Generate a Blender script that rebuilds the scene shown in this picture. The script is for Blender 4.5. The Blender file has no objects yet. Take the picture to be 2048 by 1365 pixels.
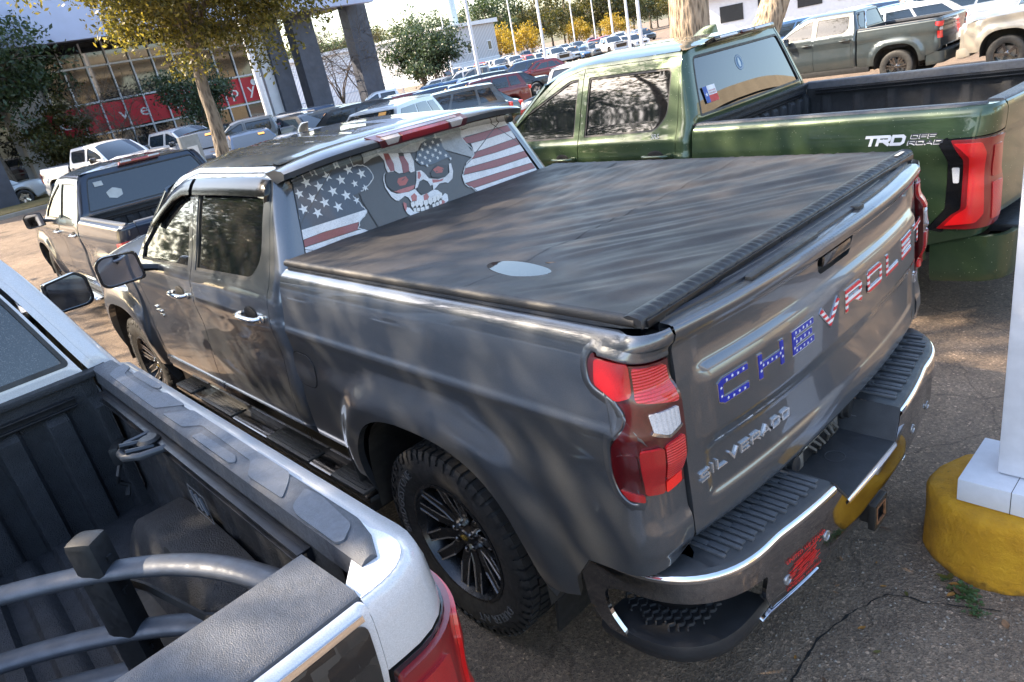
import bpy, bmesh, math, random
import numpy as np
from mathutils import Vector, Matrix, geometry, noise
R = math.radians
SC = bpy.context.scene
COL = SC.collection
# ---------------------------------------------------------------- camera
cd = bpy.data.cameras.new("camera"); cam = bpy.data.objects.new("camera", cd); COL.objects.link(cam)
_r = Vector((-0.63520, -0.77235, 0)); 
CAMLOC = Vector((-2.04495767, 2.13669411, 2.14365691))
_yaw, _pit, _rol = R(-39.43623574), R(-22.12909267), R(-11.71080402)
_f = Vector((math.cos(_yaw)*math.cos(_pit), math.sin(_yaw)*math.cos(_pit), math.sin(_pit)))
_r = Vector((math.sin(_yaw), -math.cos(_yaw), 0)); _u = _r.cross(_f)
_r2 = math.cos(_rol)*_r + math.sin(_rol)*_u; _u2 = -math.sin(_rol)*_r + math.cos(_rol)*_u
m = Matrix((_r2, _u2, -_f)).transposed().to_4x4(); m.translation = CAMLOC
cam.matrix_world = m
cd.sensor_width = 36; cd.lens = 24.694; cd.clip_start = 0.05; cd.clip_end = 3000
SC.camera = cam
# ---------------------------------------------------------------- sky and sun
SUN_AZ, SUN_EL = R(42), R(41)          # direction towards the sun, azimuth from +x
w = bpy.data.worlds.new("World"); SC.world = w; w.use_nodes = True
nt = w.node_tree; sky = nt.nodes.new('ShaderNodeTexSky'); sky.sky_type = 'NISHITA'; sky.sun_disc = False
sky.sun_elevation = SUN_EL; sky.sun_rotation = R(90) - SUN_AZ
sky.air_density = 1.2; sky.dust_density = 2.2; sky.ozone_density = 1.0
bg = nt.nodes['Background']; bg.inputs[1].default_value = 0.15
nt.links.new(sky.outputs[0], bg.inputs[0])
sd = bpy.data.lights.new("sun", 'SUN'); so = bpy.data.objects.new("sun", sd); COL.objects.link(so)
sd.energy = 4.0; sd.angle = R(0.53); sd.color = (1.0, 0.82, 0.60)
_d = Vector((math.cos(SUN_AZ)*math.cos(SUN_EL), math.sin(SUN_AZ)*math.cos(SUN_EL), math.sin(SUN_EL)))
so.rotation_euler = _d.to_track_quat('Z', 'Y').to_euler()
so.location = (20, 25, 30)
SC.view_settings.view_transform = 'Standard'; SC.view_settings.look = 'None'
SC.view_settings.exposure = 2.05; SC.view_settings.gamma = 1
SC.view_settings.use_curve_mapping = False
# ---------------------------------------------------------------- materials
def _mat(name):
    m = bpy.data.materials.new(name); m.use_nodes = True
    return m, m.node_tree, m.node_tree.nodes['Principled BSDF']
def N(nt, typ, **kw):
    n = nt.nodes.new(typ)
    for k, v in kw.items():
        if k == 'ins':
            for a, b in v.items(): n.inputs[a].default_value = b
        else: setattr(n, k, v)
    return n
def c4(c): return (c[0], c[1], c[2], 1)
def ramp(nt, fac, stops):
    r = nt.nodes.new('ShaderNodeValToRGB'); e = r.color_ramp.elements
    while len(e) < len(stops): e.new(0.5)
    for i, (p, c) in enumerate(stops): e[i].position = p; e[i].color = c4(c) if len(c) == 3 else c
    nt.links.new(fac, r.inputs[0]); return r.outputs[0]
def noise_fac(nt, scale, detail=3, vec=None, rough=.55):
    n = N(nt, 'ShaderNodeTexNoise', ins={'Scale': scale, 'Detail': detail, 'Roughness': rough})
    nt.links.new(vec if vec is not None else N(nt, 'ShaderNodeTexCoord').outputs['Object'], n.inputs['Vector'])
    return n.outputs['Fac']
def bump(nt, b, h, strength=.3, dist=.01, prev=None):
    n = N(nt, 'ShaderNodeBump', ins={'Strength': strength, 'Distance': dist})
    nt.links.new(h, n.inputs['Height'])
    if prev is not None: nt.links.new(prev, n.inputs['Normal'])
    nt.links.new(n.outputs[0], b.inputs['Normal']); return n.outputs[0]
MATS = {}
def plain(name, col, rough=.5, metal=0, var=.15, scale=8, bumps=0, bscale=60, coat=0, spec=.5, bdist=.004, coatr=.05):
    """one-colour material with uneven tone and gloss"""
    if name in MATS: return MATS[name]
    m, nt, b = _mat(name)
    f = noise_fac(nt, scale, 4)
    lo = [c*(1-var) for c in col]; hi = [min(1, c*(1+var)) for c in col]
    nt.links.new(ramp(nt, f, [(.3, lo), (.7, hi)]), b.inputs['Base Color'])
    rr = ramp(nt, noise_fac(nt, scale*2.3, 5), [(.3, (rough*.8,)*3), (.75, (min(1, rough*1.25+.02),)*3)])
    nt.links.new(rr, b.inputs['Roughness'])
    b.inputs['Metallic'].default_value = metal
    b.inputs['Specular IOR Level'].default_value = spec
    if coat: b.inputs['Coat Weight'].default_value = coat; b.inputs['Coat Roughness'].default_value = coatr
    if bumps: bump(nt, b, noise_fac(nt, bscale, 3), bumps, bdist)
    MATS[name] = m; return m
def paint(name, col, metal=.6, rough=.34, coat=1, specks=0, speckcol=(.75, .75, .7), dust=.35, dustcol=(.3, .27, .22), coatr=.012):
    """metallic car paint under clear coat, with dust film and optional water or dirt specks"""
    if name in MATS: return MATS[name]
    m, nt, b = _mat(name)
    tc = N(nt, 'ShaderNodeTexCoord')
    v = N(nt, 'ShaderNodeTexVoronoi', ins={'Scale': 900}); nt.links.new(tc.outputs['Object'], v.inputs['Vector'])
    base = ramp(nt, v.outputs['Color'], [(0, [c*.8 for c in col]), (1, [min(1, c*1.25) for c in col])])
    d = ramp(nt, noise_fac(nt, 2.2, 8, rough=.7), [(.45, (0, 0, 0)), (.8, (dust*.35,)*3)])
    mx = N(nt, 'ShaderNodeMixRGB'); nt.links.new(d, mx.inputs[0]); nt.links.new(base, mx.inputs[1]); mx.inputs[2].default_value = c4(dustcol)
    out = mx.outputs[0]
    b.inputs['Metallic'].default_value = metal; b.inputs['Roughness'].default_value = rough
    b.inputs['Coat Weight'].default_value = coat; b.inputs['Coat IOR'].default_value = 1.7 if 'grey_metallic' in name else 1.5
    cr = ramp(nt, noise_fac(nt, 5, 8, rough=.75), [(.35, (coatr*.6,)*3), (.8, (coatr+.05*dust,)*3)])
    nt.links.new(cr, b.inputs['Coat Roughness'])
    if specks:
        v2 = N(nt, 'ShaderNodeTexVoronoi', ins={'Scale': 85, 'Randomness': 1}); nt.links.new(tc.outputs['Object'], v2.inputs['Vector'])
        lt = N(nt, 'ShaderNodeMath', operation='LESS_THAN', ins={1: .13}); nt.links.new(v2.outputs['Distance'], lt.inputs[0])
        sep = N(nt, 'ShaderNodeSeparateColor'); nt.links.new(v2.outputs['Color'], sep.inputs[0])
        l2 = N(nt, 'ShaderNodeMath', operation='LESS_THAN', ins={1: specks}); nt.links.new(sep.outputs[0], l2.inputs[0])
        mu = N(nt, 'ShaderNodeMath', operation='MULTIPLY'); nt.links.new(lt.outputs[0], mu.inputs[0]); nt.links.new(l2.outputs[0], mu.inputs[1])
        m2 = N(nt, 'ShaderNodeMixRGB'); nt.links.new(mu.outputs[0], m2.inputs[0]); nt.links.new(out, m2.inputs[1]); m2.inputs[2].default_value = c4(speckcol); out = m2.outputs[0]
    nt.links.new(out, b.inputs['Base Color'])
    MATS[name] = m; return m
def tinted(name, col=(.01, .012, .014), thru=.25, tint=(.35, .38, .38), rough=.03, dust=0, dustcol=(.45, .38, .25), dscale=220):
    """tinted window pane: reflects at its surface, lets a little dim light through"""
    if name in MATS: return MATS[name]
    m, nt, b = _mat(name)
    b.inputs['Base Color'].default_value = c4(col); b.inputs['Roughness'].default_value = rough
    b.inputs['Specular IOR Level'].default_value = .9; b.inputs['Coat Weight'].default_value = .5; b.inputs['Coat Roughness'].default_value = rough
    out = nt.nodes['Material Output']
    if dust:
        n1 = noise_fac(nt, dscale, 2); n2 = noise_fac(nt, 3, 4)
        a = ramp(nt, n1, [(.52, (0, 0, 0)), (.72, (dust,)*3)])
        bb = ramp(nt, n2, [(.35, (.25,)*3), (.7, (1, 1, 1))])
        mm = N(nt, 'ShaderNodeMixRGB', blend_type='MULTIPLY'); mm.inputs[0].default_value = 1
        nt.links.new(a, mm.inputs[1]); nt.links.new(bb, mm.inputs[2])
        mc = N(nt, 'ShaderNodeMixRGB'); nt.links.new(mm.outputs[0], mc.inputs[0]); mc.inputs[1].default_value = c4(col); mc.inputs[2].default_value = c4(dustcol)
        nt.links.new(mc.outputs[0], b.inputs['Base Color'])
    if thru > 0:
        t = N(nt, 'ShaderNodeBsdfTransparent'); t.inputs[0].default_value = c4(tint)
        mx = N(nt, 'ShaderNodeMixShader'); mx.inputs[0].default_value = thru
        nt.links.new(b.outputs[0], mx.inputs[1]); nt.links.new(t.outputs[0], mx.inputs[2]); nt.links.new(mx.outputs[0], out.inputs[0])
    MATS[name] = m; return m
def lens(name, col, rough=.06, rib=0, axis=2, scale=90, emit=0):
    if name in MATS: return MATS[name]
    m, nt, b = _mat(name)
    tc = N(nt, 'ShaderNodeTexCoord')
    vo = N(nt, 'ShaderNodeTexVoronoi', ins={'Scale': scale*4}); nt.links.new(tc.outputs['Object'], vo.inputs['Vector'])
    f = ramp(nt, vo.outputs['Distance'], [(0, [c*.8 for c in col]), (.6, [min(1, c*1.15) for c in col])])
    nt.links.new(f, b.inputs['Base Color'])
    b.inputs['Roughness'].default_value = .3; b.inputs['Coat Weight'].default_value = 1; b.inputs['Coat Roughness'].default_value = rough
    b.inputs['Specular IOR Level'].default_value = .7
    if rib:
        wv = N(nt, 'ShaderNodeTexWave', wave_type='BANDS', bands_direction='XYZ'[axis], ins={'Scale': rib}); nt.links.new(tc.outputs['Object'], wv.inputs['Vector'])
        bump(nt, b, wv.outputs['Fac'], .6, .004)
    MATS[name] = m; return m
def chrome(name='chrome', col=(.62, .63, .65), rough=.07):
    return plain(name, col, rough, 1, .04, 3)
# ---------------------------------------------------------------- mesh helpers
def obj(name, me, mat=None, parent=None, smooth=None, loc=None):
    o = bpy.data.objects.new(name, me); COL.objects.link(o)
    if mat is not None: me.materials.clear(); me.materials.append(mat)
    if parent is not None: o.parent = parent
    if loc is not None: o.location = loc
    if smooth is not None: shade(me, smooth)
    return o
def shade(me, ang=None):
    """smooth shading, edges sharper than ang degrees kept sharp"""
    me.polygons.foreach_set('use_smooth', [True]*len(me.polygons))
    bm = bmesh.new(); bm.from_mesh(me)
    a = R(ang)
    for e in bm.edges:
        e.smooth = not (len(e.link_faces) == 2 and e.calc_face_angle(0) > a)
    bm.to_mesh(me); bm.free()
def bmobj(name, bm, mat=None, parent=None, smooth=35, loc=None):
    bmesh.ops.recalc_face_normals(bm, faces=bm.faces)
    me = bpy.data.meshes.new(name); bm.to_mesh(me); bm.free()
    return obj(name, me, mat, parent, smooth, loc)
def pyobj(name, vs, fs, mat=None, parent=None, smooth=35, recalc=False):
    me = bpy.data.meshes.new(name); me.from_pydata([tuple(v) for v in vs], [], [tuple(f) for f in fs])
    if recalc:
        bm = bmesh.new(); bm.from_mesh(me); bmesh.ops.recalc_face_normals(bm, faces=bm.faces); bm.to_mesh(me); bm.free()
    return obj(name, me, mat, parent, smooth)
def empty(name, loc=(0, 0, 0), rz=0, label=None, cat=None, group=None):
    o = bpy.data.objects.new(name, None); COL.objects.link(o); o.location = loc; o.rotation_euler = (0, 0, rz)
    o.empty_display_size = .3
    tag(o, label, cat, group); return o
def tag(o, label=None, cat=None, group=None, kind=None):
    if label: o['label'] = label
    if cat: o['category'] = cat
    if group: o['group'] = group
    if kind: o['kind'] = kind
    return o
def copy_tree(o, parent=None):
    c = o.copy(); COL.objects.link(c)
    if parent is not None: c.parent = parent
    for ch in list(o.children): copy_tree(ch, c)
    return c
def bx(bm, c, s, rot=None, bev=0.0, taper=None):
    """add a box (centre, size) to bm; optional rotation matrix, bevel; taper scales the top"""
    r = bmesh.ops.create_cube(bm, size=1); vs = r['verts']
    for v in vs:
        k = taper if (taper and v.co.z > 0) else 1
        v.co = Vector((v.co.x*s[0]*k, v.co.y*s[1]*k, v.co.z*s[2]))
    if bev:
        es = list({e for v in vs for e in v.link_edges})
        r2 = bmesh.ops.bevel(bm, geom=es, offset=bev, segments=2, affect='EDGES', profile=.6)
        vs = list({v for f in r2['faces'] for v in f.verts} | {v for v in vs if v.is_valid})
    for v in vs:
        if rot is not None: v.co = rot @ v.co
        v.co += Vector(c)
    return vs
def rot(ax, deg): return Matrix.Rotation(R(deg), 3, ax)
def tube(bm, pts, rad, seg=8, flat=1.0, cap=True, up=None):
    """sweep a circle (or oval) along pts; rad number or list"""
    pts = [Vector(p) for p in pts]; rings = []; n = len(pts)
    prev = None
    for i, p in enumerate(pts):
        t = (pts[min(i+1, n-1)] - pts[max(i-1, 0)]).normalized()
        if prev is None:
            a = Vector(up) if up else (Vector((0, 0, 1)) if abs(t.z) < .9 else Vector((1, 0, 0)))
            s = t.cross(a).normalized()
        else: s = (prev - t*prev.dot(t)).normalized()
        prev = s; q = t.cross(s)
        r_ = rad[i] if isinstance(rad, (list, tuple)) else rad
        rings.append([bm.verts.new(p + s*math.cos(k*2*math.pi/seg)*r_ + q*math.sin(k*2*math.pi/seg)*r_*flat) for k in range(seg)])
    for a, b in zip(rings, rings[1:]):
        for k in range(seg): bm.faces.new((a[k], a[(k+1) % seg], b[(k+1) % seg], b[k]))
    if cap and n > 1: bm.faces.new(rings[0][::-1]); bm.faces.new(rings[-1])
def lathe(bm, prof, seg=48, axis='y', c=(0, 0, 0)):
    """revolve (radius, along) profile about an axis"""
    rings = []
    for r_, h in prof:
        ring = []
        for k in range(seg):
            a = k*2*math.pi/seg
            p = (r_*math.cos(a), h, r_*math.sin(a)) if axis == 'y' else (r_*math.cos(a), r_*math.sin(a), h) if axis == 'z' else (h, r_*math.cos(a), r_*math.sin(a))
            ring.append(bm.verts.new(Vector(p)+Vector(c)))
        rings.append(ring)
    for a, b in zip(rings, rings[1:]):
        for k in range(seg): bm.faces.new((a[k], a[(k+1) % seg], b[(k+1) % seg], b[k]))
    return rings
def prism(bm, poly, d0, d1, F=lambda u, v, d: (u, v, d)):
    """extruded polygon; F maps (u, v, depth) to a point"""
    a = [bm.verts.new(Vector(F(u, v, d0))) for u, v in poly]; b = [bm.verts.new(Vector(F(u, v, d1))) for u, v in poly]
    n = len(poly)
    bm.faces.new(a[::-1]); bm.faces.new(b)
    for i in range(n): bm.faces.new((a[i], a[(i+1) % n], b[(i+1) % n], b[i]))
# smooth 1-D curve through knots
def spl(pts):
    xs = np.array([p[0] for p in pts], float); ys = np.array([p[1] for p in pts], float)
    h = np.diff(xs); d = np.diff(ys)/h; m = np.zeros(len(xs)); m[0] = d[0]; m[-1] = d[-1]
    for i in range(1, len(xs)-1):
        if d[i-1]*d[i] > 0:
            w1 = 2*h[i]+h[i-1]; w2 = h[i]+2*h[i-1]; m[i] = (w1+w2)/(w1/d[i-1]+w2/d[i])
    def f(x):
        x = np.clip(np.asarray(x, float), xs[0], xs[-1]); i = np.clip(np.searchsorted(xs, x)-1, 0, len(xs)-2)
        t = (x-xs[i])/h[i]; t2 = t*t; t3 = t2*t
        return (2*t3-3*t2+1)*ys[i]+(t3-2*t2+t)*h[i]*m[i]+(-2*t3+3*t2)*ys[i+1]+(t3-t2)*h[i]*m[i+1]
    return f
def sst(x, a, b):
    t = np.clip((np.asarray(x, float)-a)/(b-a), 0, 1); return t*t*(3-2*t)
def rpoly(pts, r=.03, seg=5):
    """polygon with rounded corners; a point may carry its own radius as third item"""
    out = []; n = len(pts)
    for i in range(n):
        p = Vector(pts[i][:2]); a = Vector(pts[i-1][:2]); b = Vector(pts[(i+1) % n][:2])
        rr = pts[i][2] if len(pts[i]) > 2 else r
        da, db = (a-p), (b-p)
        rr = min(rr, da.length*.49, db.length*.49)
        if rr < 1e-4: out.append(tuple(p)); continue
        p0 = p+da.normalized()*rr; p1 = p+db.normalized()*rr
        for k in range(seg+1):
            t = k/seg; q = p0*(1-t)**2+p*2*t*(1-t)+p1*t*t; out.append(tuple(q))
    return out
def dens(poly, step):
    out = []; n = len(poly)
    for i in range(n):
        a = np.array(poly[i][:2], float); b = np.array(poly[(i+1) % n][:2], float); L = np.linalg.norm(b-a)
        k = max(1, int(math.ceil(L/step)))
        for j in range(k): out.append(a+(b-a)*j/k)
    res = [out[0]]
    for p in out[1:]:
        if np.linalg.norm(p-res[-1]) > 1e-5: res.append(p)
    if np.linalg.norm(res[0]-res[-1]) < 1e-5: res.pop()
    return np.array(res)
def pip(P, poly):
    x, y = P[:, 0], P[:, 1]; ins = np.zeros(len(P), bool); n = len(poly); j = n-1
    for i in range(n):
        xi, yi = poly[i]; xj, yj = poly[j]
        if yi != yj:
            c = ((yi > y) != (yj > y)) & (x < (xj-xi)*(y-yi)/(yj-yi)+xi); ins ^= c
        j = i
    return ins
def panel(name, outer, F, mat, parent=None, holes=(), step=.03, lip=.012, off=0.0, mirror=False, extra_u=(), extra_v=(), back=None):
    """a sheet cut to the outline `outer` (with holes) in the (u, v) space of surface F, its edges turned in by `lip`"""
    loops = [dens(outer, step)] + [dens(h, step) for h in holes]
    allp = np.vstack(loops); lo = allp.min(0); hi = allp.max(0)
    us = np.arange(lo[0]+step*.5, hi[0], step); vs = np.arange(lo[1]+step*.5, hi[1], step)
    if len(extra_u): us = np.sort(np.concatenate([us, [e for e in extra_u if lo[0] < e < hi[0]]]))
    if len(extra_v): vs = np.sort(np.concatenate([vs, [e for e in extra_v if lo[1] < e < hi[1]]]))
    if len(us) and len(vs):
        g = np.stack(np.meshgrid(us, vs), -1).reshape(-1, 2)
        ok = pip(g, loops[0])
        for h in loops[1:]: ok &= ~pip(g, h)
        g = g[ok]
        if len(g):
            keep = np.ones(len(g), bool)
            for i in range(0, len(g), 4000):
                d2 = ((g[i:i+4000, None, :]-allp[None])**2).sum(-1).min(1); keep[i:i+4000] = d2 > (step*.42)**2
            g = g[keep]
    else: g = np.zeros((0, 2))
    P = np.vstack([allp, g]); edges = []; k = 0
    for L in loops:
        n = len(L); edges += [(k+i, k+(i+1) % n) for i in range(n)]; k += n
    r = geometry.delaunay_2d_cdt([Vector(p) for p in P], edges, [], 0, 1e-6)
    V = np.array([tuple(v) for v in r[0]]); T = np.array([f for f in r[2] if len(f) == 3])
    cen = V[T].mean(1); ok = pip(cen, loops[0])
    for h in loops[1:]: ok &= ~pip(cen, h)
    T = T[ok]
    e = 1e-4
    u, v = V[:, 0], V[:, 1]
    X = F(u, v); Nn = np.cross(F(u+e, v)-F(u-e, v), F(u, v+e)-F(u, v-e))
    Nn /= np.linalg.norm(Nn, axis=1, keepdims=True)+1e-12
    Nn *= getattr(F, 'sgn', 1)
    X = X+Nn*off
    # boundary edges after triangulation
    cnt = {}
    for t in T:
        for a, b in ((t[0], t[1]), (t[1], t[2]), (t[2], t[0])): cnt[(a, b)] = 1
    A = V[T[:, 0]]; B = V[T[:, 1]]; Cc = V[T[:, 2]]
    verts = X.tolist(); nors = Nn.tolist(); faces = []
    fl = getattr(F, 'sgn', 1) < 0
    for t in T.tolist(): faces.append(t[::-1] if fl else t)
    nmain = len(faces)
    if lip:
        bnd = [(a, b) for (a, b) in cnt if (b, a) not in cnt]; mp = {}
        for a, b in bnd:
            for q in (a, b):
                if q not in mp:
                    mp[q] = len(verts); verts.append((X[q]-Nn[q]*lip).tolist()); nors.append(Nn[q].tolist())
            qd = [b, a, mp[a], mp[b]]
            faces.append(qd[::-1] if fl else qd)
    if mirror:
        verts = [(a, -b, c) for a, b, c in verts]; nors = [(a, -b, c) for a, b, c in nors]; faces = [f[::-1] for f in faces]
    me = bpy.data.meshes.new(name); me.from_pydata(verts, [], faces)
    me.polygons.foreach_set('use_smooth', [i < nmain for i in range(len(faces))])
    if lip:
        pass
    ln = []
    for p in me.polygons:
        for li in p.loop_indices:
            ln.append(nors[me.loops[li].vertex_index] if p.index < nmain else tuple(p.normal))
    me.normals_split_custom_set(ln)
    return obj(name, me, mat, parent)
def star(cx, cy, r_, a0=90, squash=1):
    return [(cx+(r_ if k % 2 == 0 else r_*.4)*math.cos(R(a0+36*k)), cy+squash*(r_ if k % 2 == 0 else r_*.4)*math.sin(R(a0+36*k))) for k in range(10)]
# block lettering: strokes in a unit box
LET = {
 'C': [[(1, 1), (.12, 1), (0, .88), (0, .12), (.12, 0), (1, 0)]], 'H': [[(0, 0), (0, 1)], [(1, 0), (1, 1)], [(0, .5), (1, .5)]],
 'E': [[(1, 1), (.0, 1), (0, 0), (1, 0)], [(0, .5), (.9, .5)]], 'V': [[(0, 1), (.5, 0), (1, 1)]],
 'R': [[(0, 0), (0, 1), (.9, 1), (1, .85), (1, .6), (.9, .45), (0, .45)], [(.5, .45), (1, 0)]],
 'O': [[(0, .1), (0, .9), (.1, 1), (.9, 1), (1, .9), (1, .1), (.9, 0), (.1, 0), (0, .1), (0, .2)]],
 'L': [[(0, 1), (0, 0), (1, 0)]], 'T': [[(0, 1), (1, 1)], [(.5, 1), (.5, 0)]],
 'S': [[(1, 1), (.12, 1), (0, .9), (0, .6), (.12, .5), (.88, .5), (1, .4), (1, .1), (.88, 0), (0, 0)]], 'I': [[(.5, 0), (.5, 1)]],
 'A': [[(0, 0), (.5, 1), (1, 0)], [(.25, .35), (.75, .35)]], 'D': [[(0, 0), (0, 1), (.8, 1), (1, .8), (1, .2), (.8, 0), (0, 0), (0, .1)]],
 'F': [[(0, 0), (0, 1), (1, 1)], [(0, .5), (.9, .5)]], 'P': [[(0, 0), (0, 1), (1, 1), (1, .45), (0, .45)]],
 'Y': [[(0, 1), (.5, .5), (1, 1)], [(.5, .5), (.5, 0)]],
}
def stroke_polys(lines, w, h, t):
    """thick strokes of one letter as polygons in a w x h box, stroke thickness t"""
    out = []
    for ln in lines:
        P = [Vector((t/2+p[0]*(w-t), t/2+p[1]*(h-t))) for p in ln]; n = len(P); Lf, Rt = [], []
        for i in range(n):
            d0 = (P[i]-P[i-1]).normalized() if i > 0 else None; d1 = (P[i+1]-P[i]).normalized() if i < n-1 else None
            if d0 is None: d0 = d1
            if d1 is None: d1 = d0
            n0 = Vector((-d0.y, d0.x)); n1 = Vector((-d1.y, d1.x)); mm = (n0+n1)
            mm = mm.normalized() if mm.length > 1e-3 else n0
            k = t/2/max(.35, mm.dot(n0))
            p = P[i].copy()
            if i == 0: p -= d1*t/2*.99
            if i == n-1: p += d0*t/2*.99
            Lf.append(p+mm*k); Rt.append(p-mm*k)
        for i in range(n-1): out.append([tuple(Lf[i]), tuple(Rt[i]), tuple(Rt[i+1]), tuple(Lf[i+1])])
    return out
def letter_bm(bm, ch, u0, v0, w, h, t, d0, d1, F):
    for i, q in enumerate(stroke_polys(LET[ch], w, h, t)):
        prism(bm, [(u0+a, v0+b) for a, b in q], d0, d1+.0002*(i % 3), F)
def text_mesh(txt, size, ext=.001, spacing=1.0, align='CENTER'):
    cu = bpy.data.curves.new('lettering', 'FONT'); cu.body = txt; cu.size = size; cu.extrude = ext; cu.align_x = align; cu.space_character = spacing
    cu.resolution_u = 2
    to = bpy.data.objects.new('lettering', cu); COL.objects.link(to)
    dg = bpy.context.evaluated_depsgraph_get(); dg.update()
    me = bpy.data.meshes.new_from_object(to.evaluated_get(dg)); bpy.data.objects.remove(to); bpy.data.curves.remove(cu)
    return me
def map_mesh(me, F):
    for v in me.vertices: v.co = Vector(F(v.co.x, v.co.y, v.co.z))
    return me
# ---------------------------------------------------------------- shared materials
BLK = plain('black_plastic', (.018, .019, .021), .45, 0, .3, 14, .25, 240)
BLKG = plain('gloss_black', (.008, .008, .009), .12, 0, .2, 6, coat=.6)
DARK = plain('dark_void', (.006, .006, .006), .8)
RUB = plain('tyre_rubber', (.022, .022, .023), .62, 0, .35, 20, .3, 160)
LINER = plain('bed_liner', (.016, .018, .023), .55, 0, .3, 16, .9, 260, bdist=.006)
CAPM = plain('bed_cap_plastic', (.055, .062, .078), .42, 0, .22, 40, .5, 500)
CAPM2 = plain('bed_cap_inlay', (.095, .108, .135), .40, 0, .15, 60, .5, 700)
CHR = chrome()
CHRD = chrome('dark_chrome', (.20, .20, .21), .16)
REDL = lens('red_lens', (.30, .003, .006), rib=0, scale=70)
REDR = lens('red_lens_ribbed', (.52, .006, .008), rib=40, scale=60)
REDD = lens('dark_red_lens', (.055, .001, .003), scale=40)
REDB = lens('bright_red_lens', (.85, .010, .006), scale=120)
CLR = lens('clear_lens', (.50, .50, .52), rib=24, axis=1, scale=60)
AMB = lens('amber_lens', (.75, .25, .02), scale=60)
GLS = tinted('tinted_glass', thru=.22, dust=.16)
GLD = tinted('dusty_tinted_glass', thru=.10, dust=.30, dustcol=(.30, .24, .15), rough=.03, dscale=420)
GLF = tinted('far_car_glass', (.012, .02, .03), thru=0)
SEAT = plain('seat_fabric', (.05, .048, .046), .8)

class Surf:
    """vertical body skin: plan curve swept round the rear corner, pushed in and out by height"""
    sgn = 1
    def __init__(s, xr, hw, rc, bow, prof, rearprof, feat=None, lean=None, xf=6.0, front=None, tumble=None):
        s.tumble = tumble
        # plan curve from the front along the left side, round the rear corner and across the rear
        pts = []
        y0 = hw
        for x in np.arange(xf, xr+rc[0], -.02): pts.append((x, y0))
        for k in range(0, 41):
            a = k/40*math.pi/2
            ex = .8
            pts.append((xr+rc[0]-rc[0]*(math.sin(a)**ex), y0-rc[1]+rc[1]*(math.cos(a)**ex)))
        ye = y0-rc[1]
        xe = xr
        for y in np.arange(ye-.01, -ye, -.02):
            pts.append((xe-bow*(1-(abs(y)/ye)**2.6), y))
        P = np.array(pts)
        # smooth a little
        for _ in range(3):
            Q = P.copy(); Q[1:-1] = (P[:-2]+2*P[1:-1]+P[2:])/4; P = Q
        d = np.linalg.norm(np.diff(P, axis=0), axis=1); L = np.concatenate([[0], np.cumsum(d)]); L -= xf   # s = -x on the side
        s.L, s.P = L, P
        t = np.gradient(P, axis=0); t /= np.linalg.norm(t, axis=1, keepdims=True)
        s.Nn = np.stack([t[:, 1], -t[:, 0]], 1)
        if s.Nn[0, 1] < 0: s.Nn = -s.Nn
        s.prof, s.rear, s.feat, s.lean, s.front = spl(prof), spl(rearprof), feat, lean, front
        s.xr, s.rc, s.hw = xr, rc, hw
        s.sc0 = -(xr+rc[0]); s.sc1 = float(np.interp(0, -(P[:, 1]-ye), L))
    def __call__(s, u, z, extra=0):
        u = np.asarray(u, float); z = np.asarray(z, float)
        px = np.interp(u, s.L, s.P[:, 0]); py = np.interp(u, s.L, s.P[:, 1])
        nx = np.interp(u, s.L, s.Nn[:, 0]); ny = np.interp(u, s.L, s.Nn[:, 1]); l = np.hypot(nx, ny); nx, ny = nx/l, ny/l
        wr = sst(u, s.sc0, s.sc1)
        off = (s.prof(z))*(1-wr)+s.rear(z)*wr
        if s.feat is not None: off = off+s.feat(u, z, px, py, wr)
        if s.front is not None: off = off-s.front(px)*(1-wr)
        X = px+nx*off; Y = py+ny*off
        if s.tumble is not None: Y = Y*(1-s.tumble(z)/s.hw)
        if s.lean is not None: X = X+s.lean(z)*sst(u, s.sc0-.12, s.sc1-.05)
        return np.stack([X, Y, z+0*X], -1)
    def s_of_y(s, y):     # curve parameter of a point on the rear at lateral position y
        m = s.L > s.sc0
        return float(np.interp(-y, -s.P[m][:, 1], s.L[m]))
def arch_rho(x, z, xc, zc, a, b, n=2.7):
    dz = np.maximum(z-zc, 0)
    return ((np.abs(x-xc)/a)**n+(dz/b)**n)**(1/n)
def arch_pts(xc, zc, a, b, zb, n=2.7, k=28):
    """opening outline from rear-bottom over the top to front-bottom in (s, z); s = -x"""
    out = [(-(xc-a), zb)]
    for i in range(k+1):
        t = math.pi*i/k
        c, s_ = math.cos(t), math.sin(t)
        out.append((-(xc-a*math.copysign(abs(c)**(2/n), c)), zc+b*abs(s_)**(2/n)))
    out.append((-(xc+a), zb)); return out

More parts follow.
